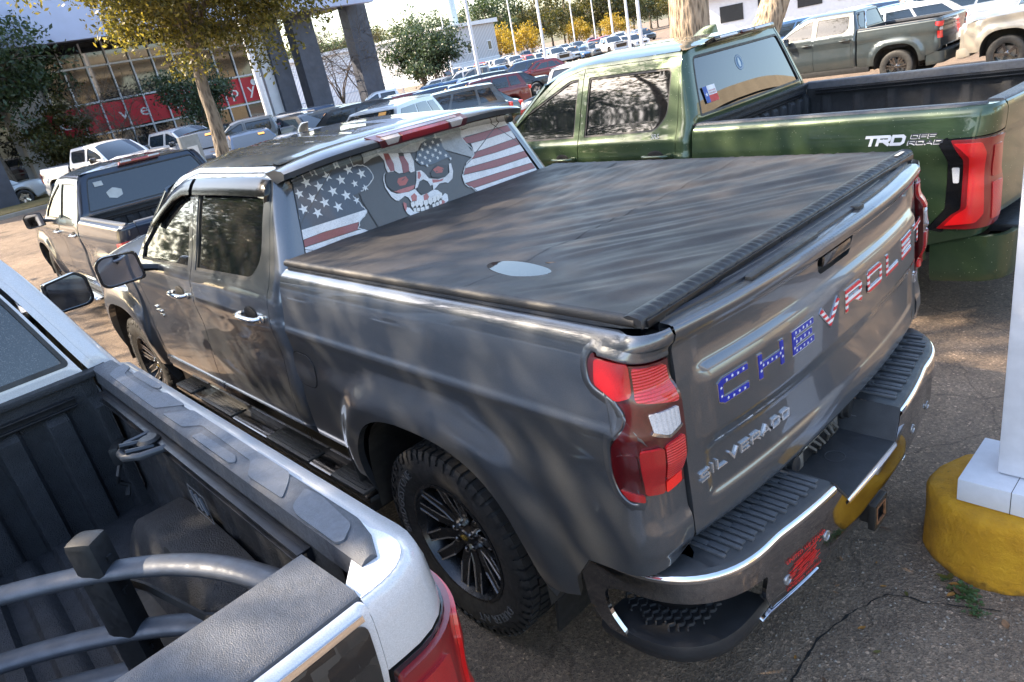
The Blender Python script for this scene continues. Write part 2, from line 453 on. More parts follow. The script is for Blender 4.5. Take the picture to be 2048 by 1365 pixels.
WHEELS = {}
def make_tyre(bm, Rt, wd, rim_r, blocks=True, n=64):
    h = wd/2
    prof = [(rim_r-.012, -h*.86), (rim_r+.005, -h*.90), (rim_r+.03, -h*.97), ((Rt+rim_r)/2, -h*1.03), (Rt-.045, -h*.99), (Rt-.022, -h*.93), (Rt-.010, -h*.80),
            (Rt-.008, -h*.3), (Rt-.008, h*.3), (Rt-.010, h*.80), (Rt-.022, h*.93), (Rt-.045, h*.99), ((Rt+rim_r)/2, h*1.03), (rim_r+.03, h*.97), (rim_r+.005, h*.90), (rim_r-.012, h*.86)]
    lathe(bm, prof, n)
    if blocks:
        rng = random.Random(4)
        def blk(a0, a1, y0, y1, r0, r1, sk=0):
            ps = []
            for rr in (r0, r1):
                for (a, y) in ((a0, y0), (a1, y0), (a1+sk, y1), (a0+sk, y1)):
                    ps.append(bm.verts.new((rr*math.cos(a), y, rr*math.sin(a))))
            bm.faces.new(ps[4:8]); 
            for i in range(4): bm.faces.new((ps[i], ps[(i+1) % 4], ps[4+(i+1) % 4], ps[4+i]))
        nb = 58
        for k in range(nb):
            a = k*2*math.pi/nb; da = 2*math.pi/nb
            for (y0, y1, ph, sk) in ((-.62, -.30, .3, .5), (-.26, -.02, 0, -.4), (.02, .26, .5, .4), (.30, .62, .2, -.5)):
                blk(a+da*ph+.003, a+da*(ph+.74), y0*h, y1*h, Rt-.010, Rt, sk*da*.5)
            for sg in (-1, 1):       # shoulder lugs wrapping on to the sidewall
                ph = 0 if sg < 0 else .5
                blk(a+da*ph, a+da*(ph+.66), sg*.66*h, sg*.93*h, Rt-.014, Rt-.001-.006*0)
                a0, a1 = a+da*ph, a+da*(ph+.6)
                if k % 2:
                    for q in (0, 1): pass
                rr0 = Rt-.052 if k % 2 else Rt-.036
                v = [bm.verts.new((r_*math.cos(t), sg*y, r_*math.sin(t))) for (r_, y, t) in
                     ((Rt-.006, h*.93, a0), (Rt-.006, h*.93, a1), (Rt-.018, h*.985, a1), (Rt-.018, h*.985, a0), (rr0, h*1.022, a1), (rr0, h*1.022, a0))]
                f1 = (v[0], v[1], v[2], v[3]); f2 = (v[3], v[2], v[4], v[5])
                bm.faces.new(f1 if sg > 0 else f1[::-1]); bm.faces.new(f2 if sg > 0 else f2[::-1])
                w2 = [bm.verts.new((r_*math.cos(t), sg*h*.96, r_*math.sin(t))) for (r_, t) in ((rr0-.001, a1), (rr0-.001, a0))]
                bm.faces.new((v[5], v[4], w2[0], w2[1]))
def wheel(name, parent, loc, style, Rt=.415, wd=.285, rim_r=.262, side=1, hi=True, rimmat=None, facemat=None, text=None):
    """wheel > tyre, rim (> spokes, hub_cap, nuts); outer face towards +y when side = 1"""
    key = (style, Rt, wd, rim_r, hi, rimmat.name if rimmat else '', text)
    w0 = empty(name); w0.parent = parent; w0.location = loc
    if side < 0: w0.rotation_euler = (0, 0, math.pi)
    if key in WHEELS:
        for ch in WHEELS[key].children: copy_tree(ch, w0)
        return w0
    WHEELS[key] = w0
    rm = rimmat or CHRD; fm = facemat or CHRD
    bm = bmesh.new(); make_tyre(bm, Rt, wd, rim_r, hi, 72 if hi else 28)
    ty = bmobj('tyre', bm, RUB, w0, 40)
    h = wd/2
    bm = bmesh.new()
    lathe(bm, [(rim_r-.02, -h*.8), (rim_r, -h*.86), (rim_r-.012, -h*.80), (rim_r-.03, 0), (rim_r-.025, h*.6), (rim_r-.012, h*.80), (rim_r+.002, h*.88), (rim_r+.002, h*.92), (rim_r-.010, h*.93), (rim_r-.016, h*.80), (rim_r-.030, h*.5), (rim_r-.034, 0), (.12, -.02), (.02, -.02)], 64 if hi else 24)
    rim = bmobj('rim', bm, rm, w0, 30)
    y1 = h*.72; bm = bmesh.new(); fb = bmesh.new()
    ns = 6
    def spoke(bm, ang, pts, ya, yb, thick=.03):
        ca, sa = math.cos(ang), math.sin(ang)
        def Fp(u, v, d):
            rr = math.hypot(u, v); t = min(1, rr/(rim_r-.01)); y = ya+(yb-ya)*t**1.5
            return (u*ca-v*sa, y+d, u*sa+v*ca)
        prism(bm, pts, -thick, 0, Fp)
    if style == 'split':       # six Y-shaped machined spokes over dark pockets
        for k in range(ns):
            a = k*2*math.pi/ns
            for sg in (-1, 1):
                pts = [(.04, sg*.002), (.05, sg*.036), (.12, sg*.056), (rim_r-.012, sg*.112), (rim_r-.004, sg*.070), (.16, sg*.018), (.10, sg*.004)]
                if sg < 0: pts = pts[::-1]
                spoke(bm, a, pts, y1*.62, y1*1.16, .035)
                pts2 = [(.07, sg*.042), (.12, sg*.056), (rim_r-.012, sg*.112), (rim_r-.010, sg*.105), (.124, sg*.050)]
                if sg < 0: pts2 = pts2[::-1]
                spoke(fb, a, pts2, y1*.62+.0025, y1*1.16+.0025, .004)
                pts3 = [(.155, sg*.018), (.157, sg*.025), (rim_r-.006, sg*.078), (rim_r-.004, sg*.070)]
                if sg < 0: pts3 = pts3[::-1]
                spoke(fb, a, pts3, y1*.62+.0025, y1*1.16+.0025, .004)
            # faceted wedge between the pairs
            spoke(bm, a+math.pi/ns, [(.05, -.02), (.05, .02), (.12, .022), (.19, .0), (.12, -.022)], y1*.60, y1*.7, .03)
    elif style == 'multi':
        for k in range(ns):
            a = k*2*math.pi/ns
            for sg in (-1, 1):
                spoke(bm, a+sg*.17, [(.05, -.012), (.05, .012), (rim_r-.008, .020), (rim_r-.008, -.020)], y1*.8, y1*1.1, .03)
    else:
        for k in range(5):
            spoke(bm, k*2*math.pi/5, [(.05, -.03), (.05, .03), (.15, .028), (rim_r-.008, .04), (rim_r-.008, -.04), (.15, -.028)], y1*.8, y1*1.1, .03)
    sp = bmobj('spokes', bm, rm if style == 'split' else fm, rim, 25)
    if len(fb.verts): bmobj('machined_edge', fb, fm, rim, 25)
    else: fb.free()
    bm = bmesh.new(); lathe(bm, [(.075, y1*.3), (.072, y1*.66), (.055, y1*.72), (.034, y1*.80), (.030, y1*.86), (.001, y1*.87)], 32)
    cap = bmobj('hub_cap', bm, rm, rim, 30)
    if hi:
        for k in range(6):
            bm = bmesh.new(); a = (k+.5)*math.pi/3; lathe(bm, [(.014, y1*.62), (.013, y1*.88), (.007, y1*.93), (.001, y1*.93)], 6, c=(.058*math.cos(a), 0, .058*math.sin(a)))
            bmobj('lug_nut', bm, CHR, rim, 30)
        if style == 'split' and text:
            bm = bmesh.new(); prism(bm, [(-.020, -.005), (-.007, -.005), (-.005, -.010), (.007, -.010), (.009, -.005), (.020, -.005), (.018, .005), (.005, .005), (.007, .010), (-.005, .010), (-.007, .005), (-.018, .005)], y1*.86, y1*.90, lambda u, v, d: (u, d, v))
            bmobj('emblem', bm, plain('gold_emblem', (.5, .36, .08), .25, .8), cap, 30)
    # brake disc
    bm = bmesh.new(); lathe(bm, [(.17, -.01), (.17, .012), (.06, .012)], 32)
    bmobj('brake_disc', bm, plain('worn_steel', (.3, .29, .28), .35, .9), w0, 30)
    if text:
        lt = plain('sidewall_lettering', (.10, .10, .105), .55)
        for tx, a0, sz in text:
            me = text_mesh(tx, sz, .0015, 1.05)
            rr = (Rt+rim_r)/2-.012+sz*-.3
            for v in me.vertices:
                a = R(a0)+v.co.x/rr; r_ = rr+v.co.y
                v.co = Vector((r_*math.cos(a), h*1.03+.001-abs(v.co.y-sz*.35)*.05+v.co.z, r_*math.sin(a)))
            obj('sidewall_lettering', me, lt, ty)
    return w0
# ---------------------------------------------------------------- the grey pickup in the middle
ZR = 1.455; AX = -.04
def side_prof(ztop=ZR):
    return [(.35, -.10), (.50, -.035), (.60, -.008), (.75, .010), (.95, .012), (1.08, -.002), (1.165, .0), (1.195, .004), (1.215, -.004), (1.26, -.015), (1.33, -.027), (1.39, -.040), (1.425, -.055), (1.445, -.075), (ztop, -.105)]
def hero_rear():
    return [(.60, -.05), (.79, -.022), (.82, -.006), (.87, -.004), (.89, -.006), (.918, -.018), (1.04, -.020), (1.08, -.006), (1.11, .004), (1.265, .002), (1.285, -.004), (1.315, -.026), (1.345, -.031), (1.39, -.026), (1.412, -.006), (1.435, .0), (1.448, -.006), (ZR, -.022)]
def pickup_feat(a=.53, b=.545, amp=.040, wb=3.745, bodyonly=False):
    def f(u, z, x, y, wr):
        o = 0
        for xc in (AX, wb):
            rho = arch_rho(x, z, xc, .42, a, b)
            k = 1-sst(rho, 1.10, 1.34)
            o = o+amp*k*(1-wr)*(np.abs(x-xc) < 1.1)*(z < 1.12)
        # scooped side between the arch and the doors, shallow swage in front of the lamp
        o = o-.012*np.exp(-((z-.98)/.10)**2)*(1-wr)*sst(np.abs(x), .55, .8)*(x < 3.2)
        return o
    return f
def mk_hero_surfaces(wb=3.745):
    bed = Surf(-1.08, .985, (.13, .155), .062, side_prof(), hero_rear(), pickup_feat(), xf=6.0,
               front=lambda x: .10*sst(x, 3.9, 4.9)**2)
    return bed
def cab_surf(xback=.93, hw=.985, ztop=1.80, lean=.14, belt=1.33, zl=1.44, tumble=.19):
    prof = [(.35, -.10), (.50, -.035), (.60, -.008), (.75, .012), (.95, .010), (1.08, -.002), (1.165, .0), (1.195, .004), (1.215, -.004), (1.30, -.018), (1.36, -.030), (1.42, -.032), (1.93, -.032)]
    tum = spl([(.3, 0), (1.30, 0), (1.36, .018), (1.42, .044), (ztop, .213), (1.86, .253), (1.93, .33)])
    rearp = [(.35, -.0), (1.0, -.0), (1.93, 0)]
    return Surf(xback, hw, (.10, .13), .014, prof, rearp, pickup_feat(), lean=lambda z: lean*np.clip((z-1.42)/.42, 0, 1.3), xf=6.0,
                tumble=tum, front=lambda x: .10*sst(x, 3.9, 4.9)**2)

def pickup_cab(T, cab, body, glass, rearglass=None, wb=3.745, xd=(1.06, 2.06, 3.06), step=.04, roofz=1.91, xback=.93, hi=True, trims=None, handles=None, visors=True, zs=.52, wmir=1.0):
    """cab of a crew-cab pickup: doors with frames and panes, roof, pillars, windscreen, bonnet, nose"""
    S = lambda x: -x
    g = .004
    xr, xb, xa = xd
    Xw = xr+.10
    sill = zs+.02
    mirr = (False, True)
    roofe = 1.800
    # window outlines in (s, z)
    wr_ = rpoly([(S(xr+.20), 1.375, .05), (S(xr+.095), 1.47, .06), (S(xr+.10), 1.775, .05), (S(xb-.06), 1.785, .01), (S(xb-.06), 1.365, .01)], .03)
    wf_ = rpoly([(S(xb+.055), 1.365, .01), (S(xb+.055), 1.785, .01), (S(xb+.16), 1.78, .03), (S(xa-.14), 1.50, .03), (S(xa-.10), 1.36, .02)], .03)
    dr_ = [(S(xr), 1.835, .07), (S(xb-g), 1.845, .005), (S(xb-g), sill, .02), (S(.60), sill, .02), (S(.63), .80, .1), (S(.72), .98, .1), (S(xr-.005), 1.12, .05)]
    if xr > .95:
        dr_ = [(S(xr), 1.835, .07), (S(xb-g), 1.845, .005), (S(xb-g), sill, .02), (S(xr), sill, .05)]
    dr_ = rpoly(dr_, .02)
    df_ = rpoly([(S(xb+g), 1.845, .005), (S(xb+g), sill, .02), (S(xa), sill, .02), (S(xa), 1.30, .05), (S(xa-.10), 1.42, .06), (S(xb+.27), 1.80, .12)], .02)
    doors = []
    for mi in mirr:
        for nm, po, wi in (('rear_door', dr_, wr_), ('front_door', df_, wf_)):
            d = panel(nm, po, cab, body, T, [wi], step, .03, mirror=mi); doors.append(d)
            inset = panel('window_frame', [(a, b) for a, b in rpoly([(p[0], p[1]) for p in wi], 0)], cab, BLK, d, [shrink(wi, .014)], step, .0, off=-.006, mirror=mi)
            panel('window', shrink(wi, .006), cab, glass, d, (), step*1.5, 0, off=-.014, mirror=mi)
        # fixed cab side behind and round the doors (door frame ring above)
        side = rpoly([(S(xback-.06), zs, 0), (S(xback-.06), 1.86, 0), (S(xb), 1.872, .0), (S(xb+.30), 1.83, .1), (S(xa-.10), 1.46, .05), (S(xa+.015), 1.33, .05), (S(xa+.015), zs, 0)], 0)
        outl = [p for p in shrink2([dr_, df_], .0)]
        panel('cab_side', side, cab, body, T, [grow(dr_, .004), grow(df_, .004)], step, .02, mirror=mi)
        # dark back of the door gaps
        panel('door_seal', [(S(xback+.02), zs+.02), (S(xback+.02), 1.84), (S(xb), 1.85), (S(xb+.25), 1.80), (S(xa-.06), 1.42), (S(xa), 1.30), (S(xa), zs+.02)], cab, DARK, T, [grow(wr_, .01), grow(wf_, .01)], .08, 0, off=-.028, mirror=mi)
        # front wing with its arch
        ar = arch_pts(wb, .42, .53, .545, zs)
        fen = [(S(xa+.008), zs)] + [(S(xa+.008), 1.26)] + [(S(4.25), 1.235), (S(4.62), 1.15), (S(4.66), zs)] + ar[::-1]
        fen = [(S(xa+.008), 1.29)] + [(S(4.1), 1.245), (S(4.55), 1.17), (S(4.62), .95), (S(4.60), zs)] + [ar[-1]] + ar[-2:0:-1] + [ar[0], (S(xa+.008), zs)]
        wing = panel('front_wing', fen, cab, body, T, (), step, .05, mirror=mi)
    # sills
    for mi in mirr:
        bm = bmesh.new(); sg = -1 if mi else 1
        bx(bm, ((xa+.62)/2, sg*.90, zs-.07), (xa-.62, .10, .16), bev=.02)
        bmobj('sill', bm, BLK, T, 30)
    # rear wall of the cab with the window
    sw0 = cab.s_of_y(.70); sw1 = cab.s_of_y(-.70)
    zb0 = 1.40
    wy = cab.hw-.165
    win = rpoly([(cab.s_of_y(wy), zb0+.035, .02), (cab.s_of_y(wy), 1.815, .04), (cab.s_of_y(-wy), 1.815, .04), (cab.s_of_y(-wy), zb0+.035, .02)], .03)
    rw = panel('rear_wall', [(S(xback-.06+.0)-.0, .70), (S(xback-.06), 1.86), (cab.sc0, 1.868), (cab.s_of_y(.6), 1.872), (cab.s_of_y(0), 1.88), (cab.s_of_y(-.6), 1.872), (cab.s_of_y(-cab.hw+.13), 1.868), (cab.s_of_y(-cab.hw+.13), .70)], cab, body, T, [win], step, .02)
    panel('rear_wall_corner', [(S(xback-.06), .70), (S(xback-.06), 1.86), (cab.sc0, 1.868), (cab.sc1, 1.87), (cab.sc1, .70)], cab, body, rw, (), step, 0, off=-.001, mirror=True)
    panel('window_seal', grow(win, .004), cab, BLK, rw, [shrink(win, .012)], step, .01, off=.002)
    rg = panel('rear_window', shrink(win, .004), cab, rearglass or glass, rw, (), step*1.5, 0, off=-.008)
    # roof
    nx_, ny_ = (44, 25) if hi else (16, 9)
    xs = np.linspace(xback+.075+.0, xb+.70, nx_)
    cabz = spl([(-.1, 1.855), (.0, 1.862), (.12, 1.900), (.30, roofz), (1.0, roofz+.012), (1.5, roofz-.012), (1.75, 1.855), (2.2, 1.70)])
    def hwid(x, z):
        p = cab(np.array([S(max(x, xback+.12))]), np.array([z]))[0]; return p[1]
    vs = []; fs = []
    x0 = xback+.13
    xs = np.linspace(x0, xb+.46, nx_)
    for i, x in enumerate(xs):
        t = (x-x0)
        w_ = hwid(x, 1.868 if t < 1.0 else 1.868)
        zc = float(cabz(t*1.0)); zed = 1.868-.0*(t) if t < .95 else 1.868-.28*(t-.95)**1.6
        w_ = hwid(x, min(zed, 1.868))
        zc = max(zed+.01, zc - .30*max(0, t-1.15)**1.7)
        for j in range(ny_):
            v = -1+2*j/(ny_-1); yy = w_*v
            k = 1-abs(v)**3.2
            rib = 0
            if hi:
                for yr in (.22, .42): rib += .008*math.exp(-((abs(yy)-yr)/.022)**4)
                rib *= sst(t, .10, .2)
            vs.append((x+.0, yy, zed+(zc-zed)*k**.8+rib))
    for i in range(nx_-1):
        for j in range(ny_-1):
            a = i*ny_+j; fs.append((a, a+ny_, a+ny_+1, a+1))
    # drop the rear edge down on to the rear wall
    roof = pyobj('roof', vs, fs, body, T, 50, True)
    # windscreen from the roof front edge to the cowl
    fr = [Vector(vs[(nx_-1)*ny_+j]) for j in range(ny_)]
    cw = []
    for j in range(ny_):
        v = -1+2*j/(ny_-1); cw.append(Vector((xa+.34-.22*abs(v)**2.5, v*.82, 1.245-.02*abs(v))))
    vs2 = []; fs2 = []
    for i in range(7):
        t = i/6
        for j in range(ny_): p = fr[j].lerp(cw[j], t); p.z += .03*math.sin(math.pi*t); vs2.append(p)
    for i in range(6):
        for j in range(ny_-1): a = i*ny_+j; fs2.append((a, a+1, a+ny_+1, a+ny_))
    ws = pyobj('windscreen', vs2, fs2, glass, T, 50, True)
    # A pillars
    for sg in (-1, 1):
        bm = bmesh.new()
        pth = [Vector((xs[-1], sg*hwid(xs[-1], 1.80)*.99, vs[(nx_-1)*ny_][2]-.01)), fr[0 if sg < 0 else ny_-1].lerp(cw[0 if sg < 0 else ny_-1], .5)+Vector((0, sg*.035, .02)), cw[0 if sg < 0 else ny_-1]+Vector((-.03, sg*.05, .0))]
        tube(bm, pth, [.045, .05, .06], 8, .7); bmobj('pillar', bm, body, T, 50)
    # bonnet
    bm = bmesh.new(); G = []
    for i in range(14):
        t = i/13; x = xa+.20+(4.72-xa-.20)*t
        row = []
        for j in range(15):
            v = -1+2*j/14
            wv = .90-.04*t; z = 1.255-.02*t+(.075-.02*t)*(1-abs(v)**4)+.02*math.exp(-((abs(v)-.55)/.12)**2)-.20*max(0, t-.85)**1.2-.02*abs(v)**6
            row.append(bm.verts.new((x-(.15*v*v)*t-(.12*abs(v)**2.5)*(1-t), v*wv, z)))
        G.append(row)
    for a, b in zip(G, G[1:]):
        for j in range(14): bm.faces.new((a[j], b[j], b[j+1], a[j+1]))
    bmobj('bonnet', bm, body, T, 60)
    # nose: grille, bumper and headlights, all facing away from the camera
    bm = bmesh.new(); bx(bm, (4.55, 0, .92), (.16, 1.5, .44), bev=.05); bmobj('grille', bm, BLK, T, 30)
    bm = bmesh.new()
    for k in range(5): bx(bm, (4.64, 0, .76+.08*k), (.03, 1.3, .02), bev=.006)
    bmobj('grille_bars', bm, CHR, T, 30)
    bm = bmesh.new(); bx(bm, (4.60, 0, .56), (.26, 1.86, .26), bev=.07); bmobj('front_bumper', bm, body if not trims else trims, T, 30)
    for sg in (-1, 1):
        bm = bmesh.new(); bx(bm, (4.56, sg*.80, 1.02), (.16, .26, .20), bev=.04); bmobj('headlight', bm, CLR, T, 30)
    # cabin inside: floor pan, seats, steering wheel
    bm = bmesh.new(); bx(bm, (2.4, 0, .62), (3.2, 1.70, .10)); bx(bm, (3.35, 0, 1.08), (.5, 1.6, .25), bev=.05); bx(bm, (xback+.16, 0, 1.15), (.06, 1.6, .5))
    cabin = bmobj('cabin_floor', bm, DARK, T, 30)
    bm = bmesh.new()
    for x, ys in ((1.35, (-.45, 0, .45)), (2.35, (-.42, .42))):
        for y in ys:
            bx(bm, (x+.2, y, .85), (.5, .46, .18), bev=.05); bx(bm, (x-.02, y, 1.15), (.16, .46, .62), rot('Y', 12 if 0 else -12), bev=.06); bx(bm, (x-.10, y, 1.56), (.10, .26, .19), bev=.04)
    bmobj('seats', bm, SEAT, T, 40)
    # under body
    bm = bmesh.new(); bx(bm, (1.8, 0, .45), (5.2, .9, .18), bev=.03)
    bx(bm, (0, 0, .42), (.14, 1.5, .14), bev=.05); bx(bm, (wb, 0, .38), (.14, 1.4, .12), bev=.04); bmobj('chassis', bm, DARK, T, 30)
    # wheel housings
    for xc in ((wb,) if True else ()):
        for sg in (-1, 1):
            housing(T, xc, sg)
    return doors, rg, rw
def housing(T, xc, sg, mat=None):
    if xc == 0: xc = AX
    bm = bmesh.new(); P = arch_pts(xc, .42, .525, .54, .40, k=16)
    a = [bm.verts.new((-p[0], sg*.985, p[1])) for p in P]; b = [bm.verts.new((-p[0], sg*.55, p[1])) for p in P]
    for i in range(len(P)-1): bm.faces.new((a[i], a[i+1], b[i+1], b[i]))
    bm.faces.new(b)
    return bmobj('wheel_housing', bm, mat or plain('housing_liner', (.035, .030, .025), .85, 0, .4, 9, .4, 40), T, 40)
def shrink(poly, d):
    """offset a counter-either-way polygon inwards by d"""
    P = dens([p[:2] for p in poly], 10); n = len(P); A = .5*sum(P[i][0]*P[(i+1) % n][1]-P[(i+1) % n][0]*P[i][1] for i in range(n)); sg = 1 if A > 0 else -1
    out = []
    for i in range(n):
        e0 = P[i]-P[i-1]; e1 = P[(i+1) % n]-P[i]; e0 = e0/(np.linalg.norm(e0)+1e-9); e1 = e1/(np.linalg.norm(e1)+1e-9)
        n0 = np.array((-e0[1], e0[0]))*sg; n1 = np.array((-e1[1], e1[0]))*sg; m_ = n0+n1; l = np.linalg.norm(m_); m_ = m_/l if l > 1e-3 else n0
        out.append(tuple(P[i]+m_*d/max(.5, float(m_@n0))))
    return out
def grow(poly, d): return shrink(poly, -d)
def shrink2(a, d): return a[0]

def build_hero():
    body = paint('grey_metallic_paint', (.085, .094, .108), .56, .30, dust=.2, coatr=.006)
    T = empty('pickup_truck', (0, 0, 0), 0, 'grey crew cab pickup with soft black bed cover and skull and flag rear window', 'pickup truck', 'parked pickup trucks')
    bed = mk_hero_surfaces(); cab = cab_surf()
    doors, rg, rw = pickup_cab(T, cab, body, GLD, tinted('rear_glass', thru=.10, dust=.1), trims=CHR, zs=.585)
    S = lambda x: -x
    ST = .022
    # ---- bed side panels with wheel arch and lamp cut-out
    sT = bed.s_of_y(.835)                       # seam to the tailgate
    zt = ZR-.004
    lamp = rpoly([(sT-.001, 1.372, .004), (S(-.915), 1.405, .035), (S(-.885), 1.375, .03), (S(-.895), 1.285, .05), (S(-.975), 1.245, .02), (S(-1.00), 1.205, .03), (S(-.985), 1.150, .03), (S(-.950), 1.115, .03), (S(-.938), 1.00, .05), (S(-.965), .935, .05), (S(-1.02), .912, .03), (sT-.001, .940, .004)], .02)
    ar = arch_pts(AX, .42, .53, .545, .50)
    out = [(S(.905), .50), (S(.905), zt)] + [(S(-.90), zt), (sT, zt), (sT, 1.374)] + lamp[1:][::1]
    # lamp traversed from its top right corner round the front and back to the seam
    out = [(S(.905), zt), (sT, zt)] + [p for p in lamp[6:]] if False else None
    lp = rpoly([(S(-.910), 1.412, .035), (S(-.885), 1.382, .03), (S(-.892), 1.318, .05), (S(-.980), 1.288, .02), (S(-1.012), 1.255, .03), (S(-.998), 1.212, .03), (S(-.955), 1.170, .03), (S(-.940), 1.06, .05), (S(-.965), 1.002, .05), (S(-1.02), .980, .03)], .02)
    out = [(S(.905), .57), (S(.905), zt), (sT, zt), (sT, 1.376)] + lp + [(sT, 1.002), (sT, .79), (S(-1.0), .745), (S(-.80), .715), (S(-.72), .60), (S(-.70), .50)] + ar[:-1] + [(S(AX+.53), .57)]
    for mi in (False, True):
        bp = panel('bed_side', out, bed, body, T, (), ST if not mi else .05, .03, mirror=mi, extra_v=(1.18, 1.20, 1.21, 1.44))
        # fuel filler door, slightly recessed ring
        if not mi:
            fd = rpoly([(S(.93-.0), .93), (S(.93), 1.09), (S(.74), 1.09), (S(.74), .93)], .07)
            panel('fuel_door', shrink(fd, .0), bed, body, bp, (), .03, .004, off=.0035)
            rg_ = panel('fuel_door_gap', grow(fd, .0055), bed, DARK, bp, [shrink(fd, .001)], .03, 0, off=.0012)
        # ---- tail lamp, clustered of several lenses over a dark red base
        lfull = [(sT-.004, 1.372)] + lp + [(sT-.004, 1.006)]
        # lamp body bulges a little
        rib = []
        L0 = panel('tail_lamp', shrink(lfull, .003), bed, REDD, T, (), .02, .03, off=.006, mirror=mi)
        sc = -(-1.035)   # ridge where the lamp turns the corner
        sm = bed.s_of_y(.945)
        def lensp(nm, poly, mat, off=.012, r=.012): return panel(nm, rpoly([(a, .98+(b-.912)*.882) for a, b in poly], r), bed, mat, L0, (), .015, .009, off=off, mirror=mi)
        lensp('brake_lens', [(S(-.915), 1.375), (sm-.03, 1.372), (sm-.03, 1.275), (S(-.985), 1.262), (S(-.915), 1.300)], REDL)
        lensp('brake_lens', [(sm-.022, 1.360), (sT-.022, 1.345), (sT-.022, 1.235), (sm-.022, 1.262)], REDR, .014)
        lensp('reverse_lens', [(sm+.006, 1.222), (sT-.028, 1.222), (sT-.028, 1.164), (sm+.050, 1.148), (sm+.012, 1.164)], CLR, .012, .006)
        lensp('reverse_lens_trim', [(sm+.004, 1.162), (sm+.050, 1.138), (sT-.024, 1.155), (sT-.024, 1.163), (sm+.050, 1.148), (sm+.010, 1.168)], CHR, .013, .001)
        lensp('indicator_lens', [(S(-.965), 1.085), (S(-1.00), 1.10), (sm-.035, 1.10), (sm-.035, .97), (S(-.968), .985)], REDD, .011)
        lensp('indicator_lens', [(sm-.028, 1.115), (sm+.03, 1.115), (sm+.025, .95), (sm-.028, .955)], REDL, .016)
        lensp('brake_lens', [(sm+.035, 1.115), (sT-.02, 1.128), (sT-.022, 1.005), (sm+.035, .990)], REDR, .013)
        lensp('reflector', [(sm+.035, .982), (sT-.022, .997), (sT-.024, .955), (sm+.03, .945)], REDB, .012, .006)
        lensp('reflector', [(S(-.965), .965), (sm-.03, .952), (sm-.03, .928), (S(-.99), .935)], REDL, .012, .006)
        # raised painted rim round the lamp
        rim_o = grow([(sT-.02, 1.372)] + lp + [(sT-.02, 1.006)], .020)
        rim_o = [(min(a, sT-.006), b) for a, b in rim_o]
        rim_i = grow(lfull, .001)
        po = [(sT-.006, 1.40)] + [p for p in grow(lp, 0)] if False else None
        strip(T if False else bp, bed, lp, .001, .026, .010, body, mi, sT)
    # inner ends of bed corner (door jamb between lamp and tailgate)
    # ---- tailgate
    s0, s1 = sT+.007, bed.s_of_y(-.835)-.007
    tgp = rpoly([(s0, zt, .006), (s0, .80, .02), (s1, .80, .02), (s1, zt, .006)], .01)
    sc_, hw_ = (s0+s1)/2, .11
    # the ledge and letter field end short of the sides: blend the relief there
    class TG:
        sgn = 1
        def __call__(s, u, z):
            X = bed(u, z); d = np.minimum(np.abs(u-s0), np.abs(u-s1))
            w_ = 1-sst(d, .05, .11); flat = spl([(.60, -.05), (.79, -.022), (.82, -.006), (1.0, -.010), (1.3, -.018), (1.39, -.022), (1.412, -.006), (1.435, .0), (1.448, -.006), (ZR, -.022)])(z)
            nx = bed.rear(z)
            X[..., 0] += (nx-flat)*w_*-1*-1 if False else -(flat-nx)*w_
            return X
    tg = TG()
    hnd = rpoly([(sc_-.13, 1.395), (sc_-.11, 1.335), (sc_+.11, 1.335), (sc_+.13, 1.395)], .02)
    tail = panel('tailgate', tgp, tg, body, T, [hnd], .016, .05, extra_v=(1.285, 1.275, 1.315, 1.412, .918, .89, 1.09, 1.448))
    panel('handle_recess', grow(hnd, .002), tg, BLK, tail, (), .03, 0, off=-.03)
    bm = bmesh.new()
    p = tg(np.array([sc_]), np.array([1.385]))[0]
    bx(bm, (p[0]+.012, 0, 1.372), (.03, .20, .035), bev=.008); bmobj('handle', bm, BLKG, tail, 30)
    # gap behind the tailgate edges
    for y in (.835, -.835):
        bm = bmesh.new(); bx(bm, (-1.025, y, 1.12), (.05, .03, .62)); bmobj('tailgate_seal', bm, DARK, tail, 30)
    # top of the tailgate: painted step, then a black ribbed cap with a notch
    edge = [tg(np.array([u]), np.array([zt]))[0] for u in np.linspace(s0, s1, 41)]
    def ribbon(name, offs, mat, parent):
        bm = bmesh.new(); rows = []
        for (dx, z) in offs: rows.append([bm.verts.new((e[0]+dx, e[1]*(1-dx*.02), z)) for e in edge])
        for a, b in zip(rows, rows[1:]):
            for j in range(len(edge)-1): bm.faces.new((a[j], a[j+1], b[j+1], b[j]))
        return bmobj(name, bm, mat, parent, 40)
    ribbon('tailgate_top', [(0, zt), (.006, zt+.003), (.035, zt+.004), (.040, zt-.002), (.040, zt-.05)], body, tail)
    ribbon('tailgate_cap', [(.034, zt+.001), (.036, zt+.012), (.052, zt+.014), (.054, zt+.011), (.072, zt+.011), (.074, zt+.014), (.098, zt+.014), (.102, zt-.05)], plain('tailgate_cap_plastic', (.022, .025, .034), .38, 0, .2, 20, .3, 300), tail)
    bm = bmesh.new(); e = edge[14]; bx(bm, (e[0]+.034, .30, zt+.009), (.022, .40, .012), bev=.003); bx(bm, (e[0]+.032, -.2, zt+.009), (.03, .04, .014), bev=.003); bmobj('cap_clip', bm, BLK, tail, 30)
    # ---- big lettering, blue with stars then red and white stripes
    Wl, Hl = .122, .072
    txt = 'CHEVROLET'; span = 1.50; pitch = (span-Wl)/8
    blue = plain('letter_blue', (.012, .022, .30), .35, 0, .1, 30); red = plain('letter_red', (.62, .02, .03), .35, 0, .1, 30); wht = plain('letter_white', (.72, .72, .74), .4, 0, .08, 30)
    zc0 = 1.176
    def Ft(u, v, d):
        s_ = bed.s_of_y(span/2-.045-u); p = bed(np.array([s_]), np.array([zc0+v]))[0]
        return (p[0]-d, span/2-.045-u, p[2])
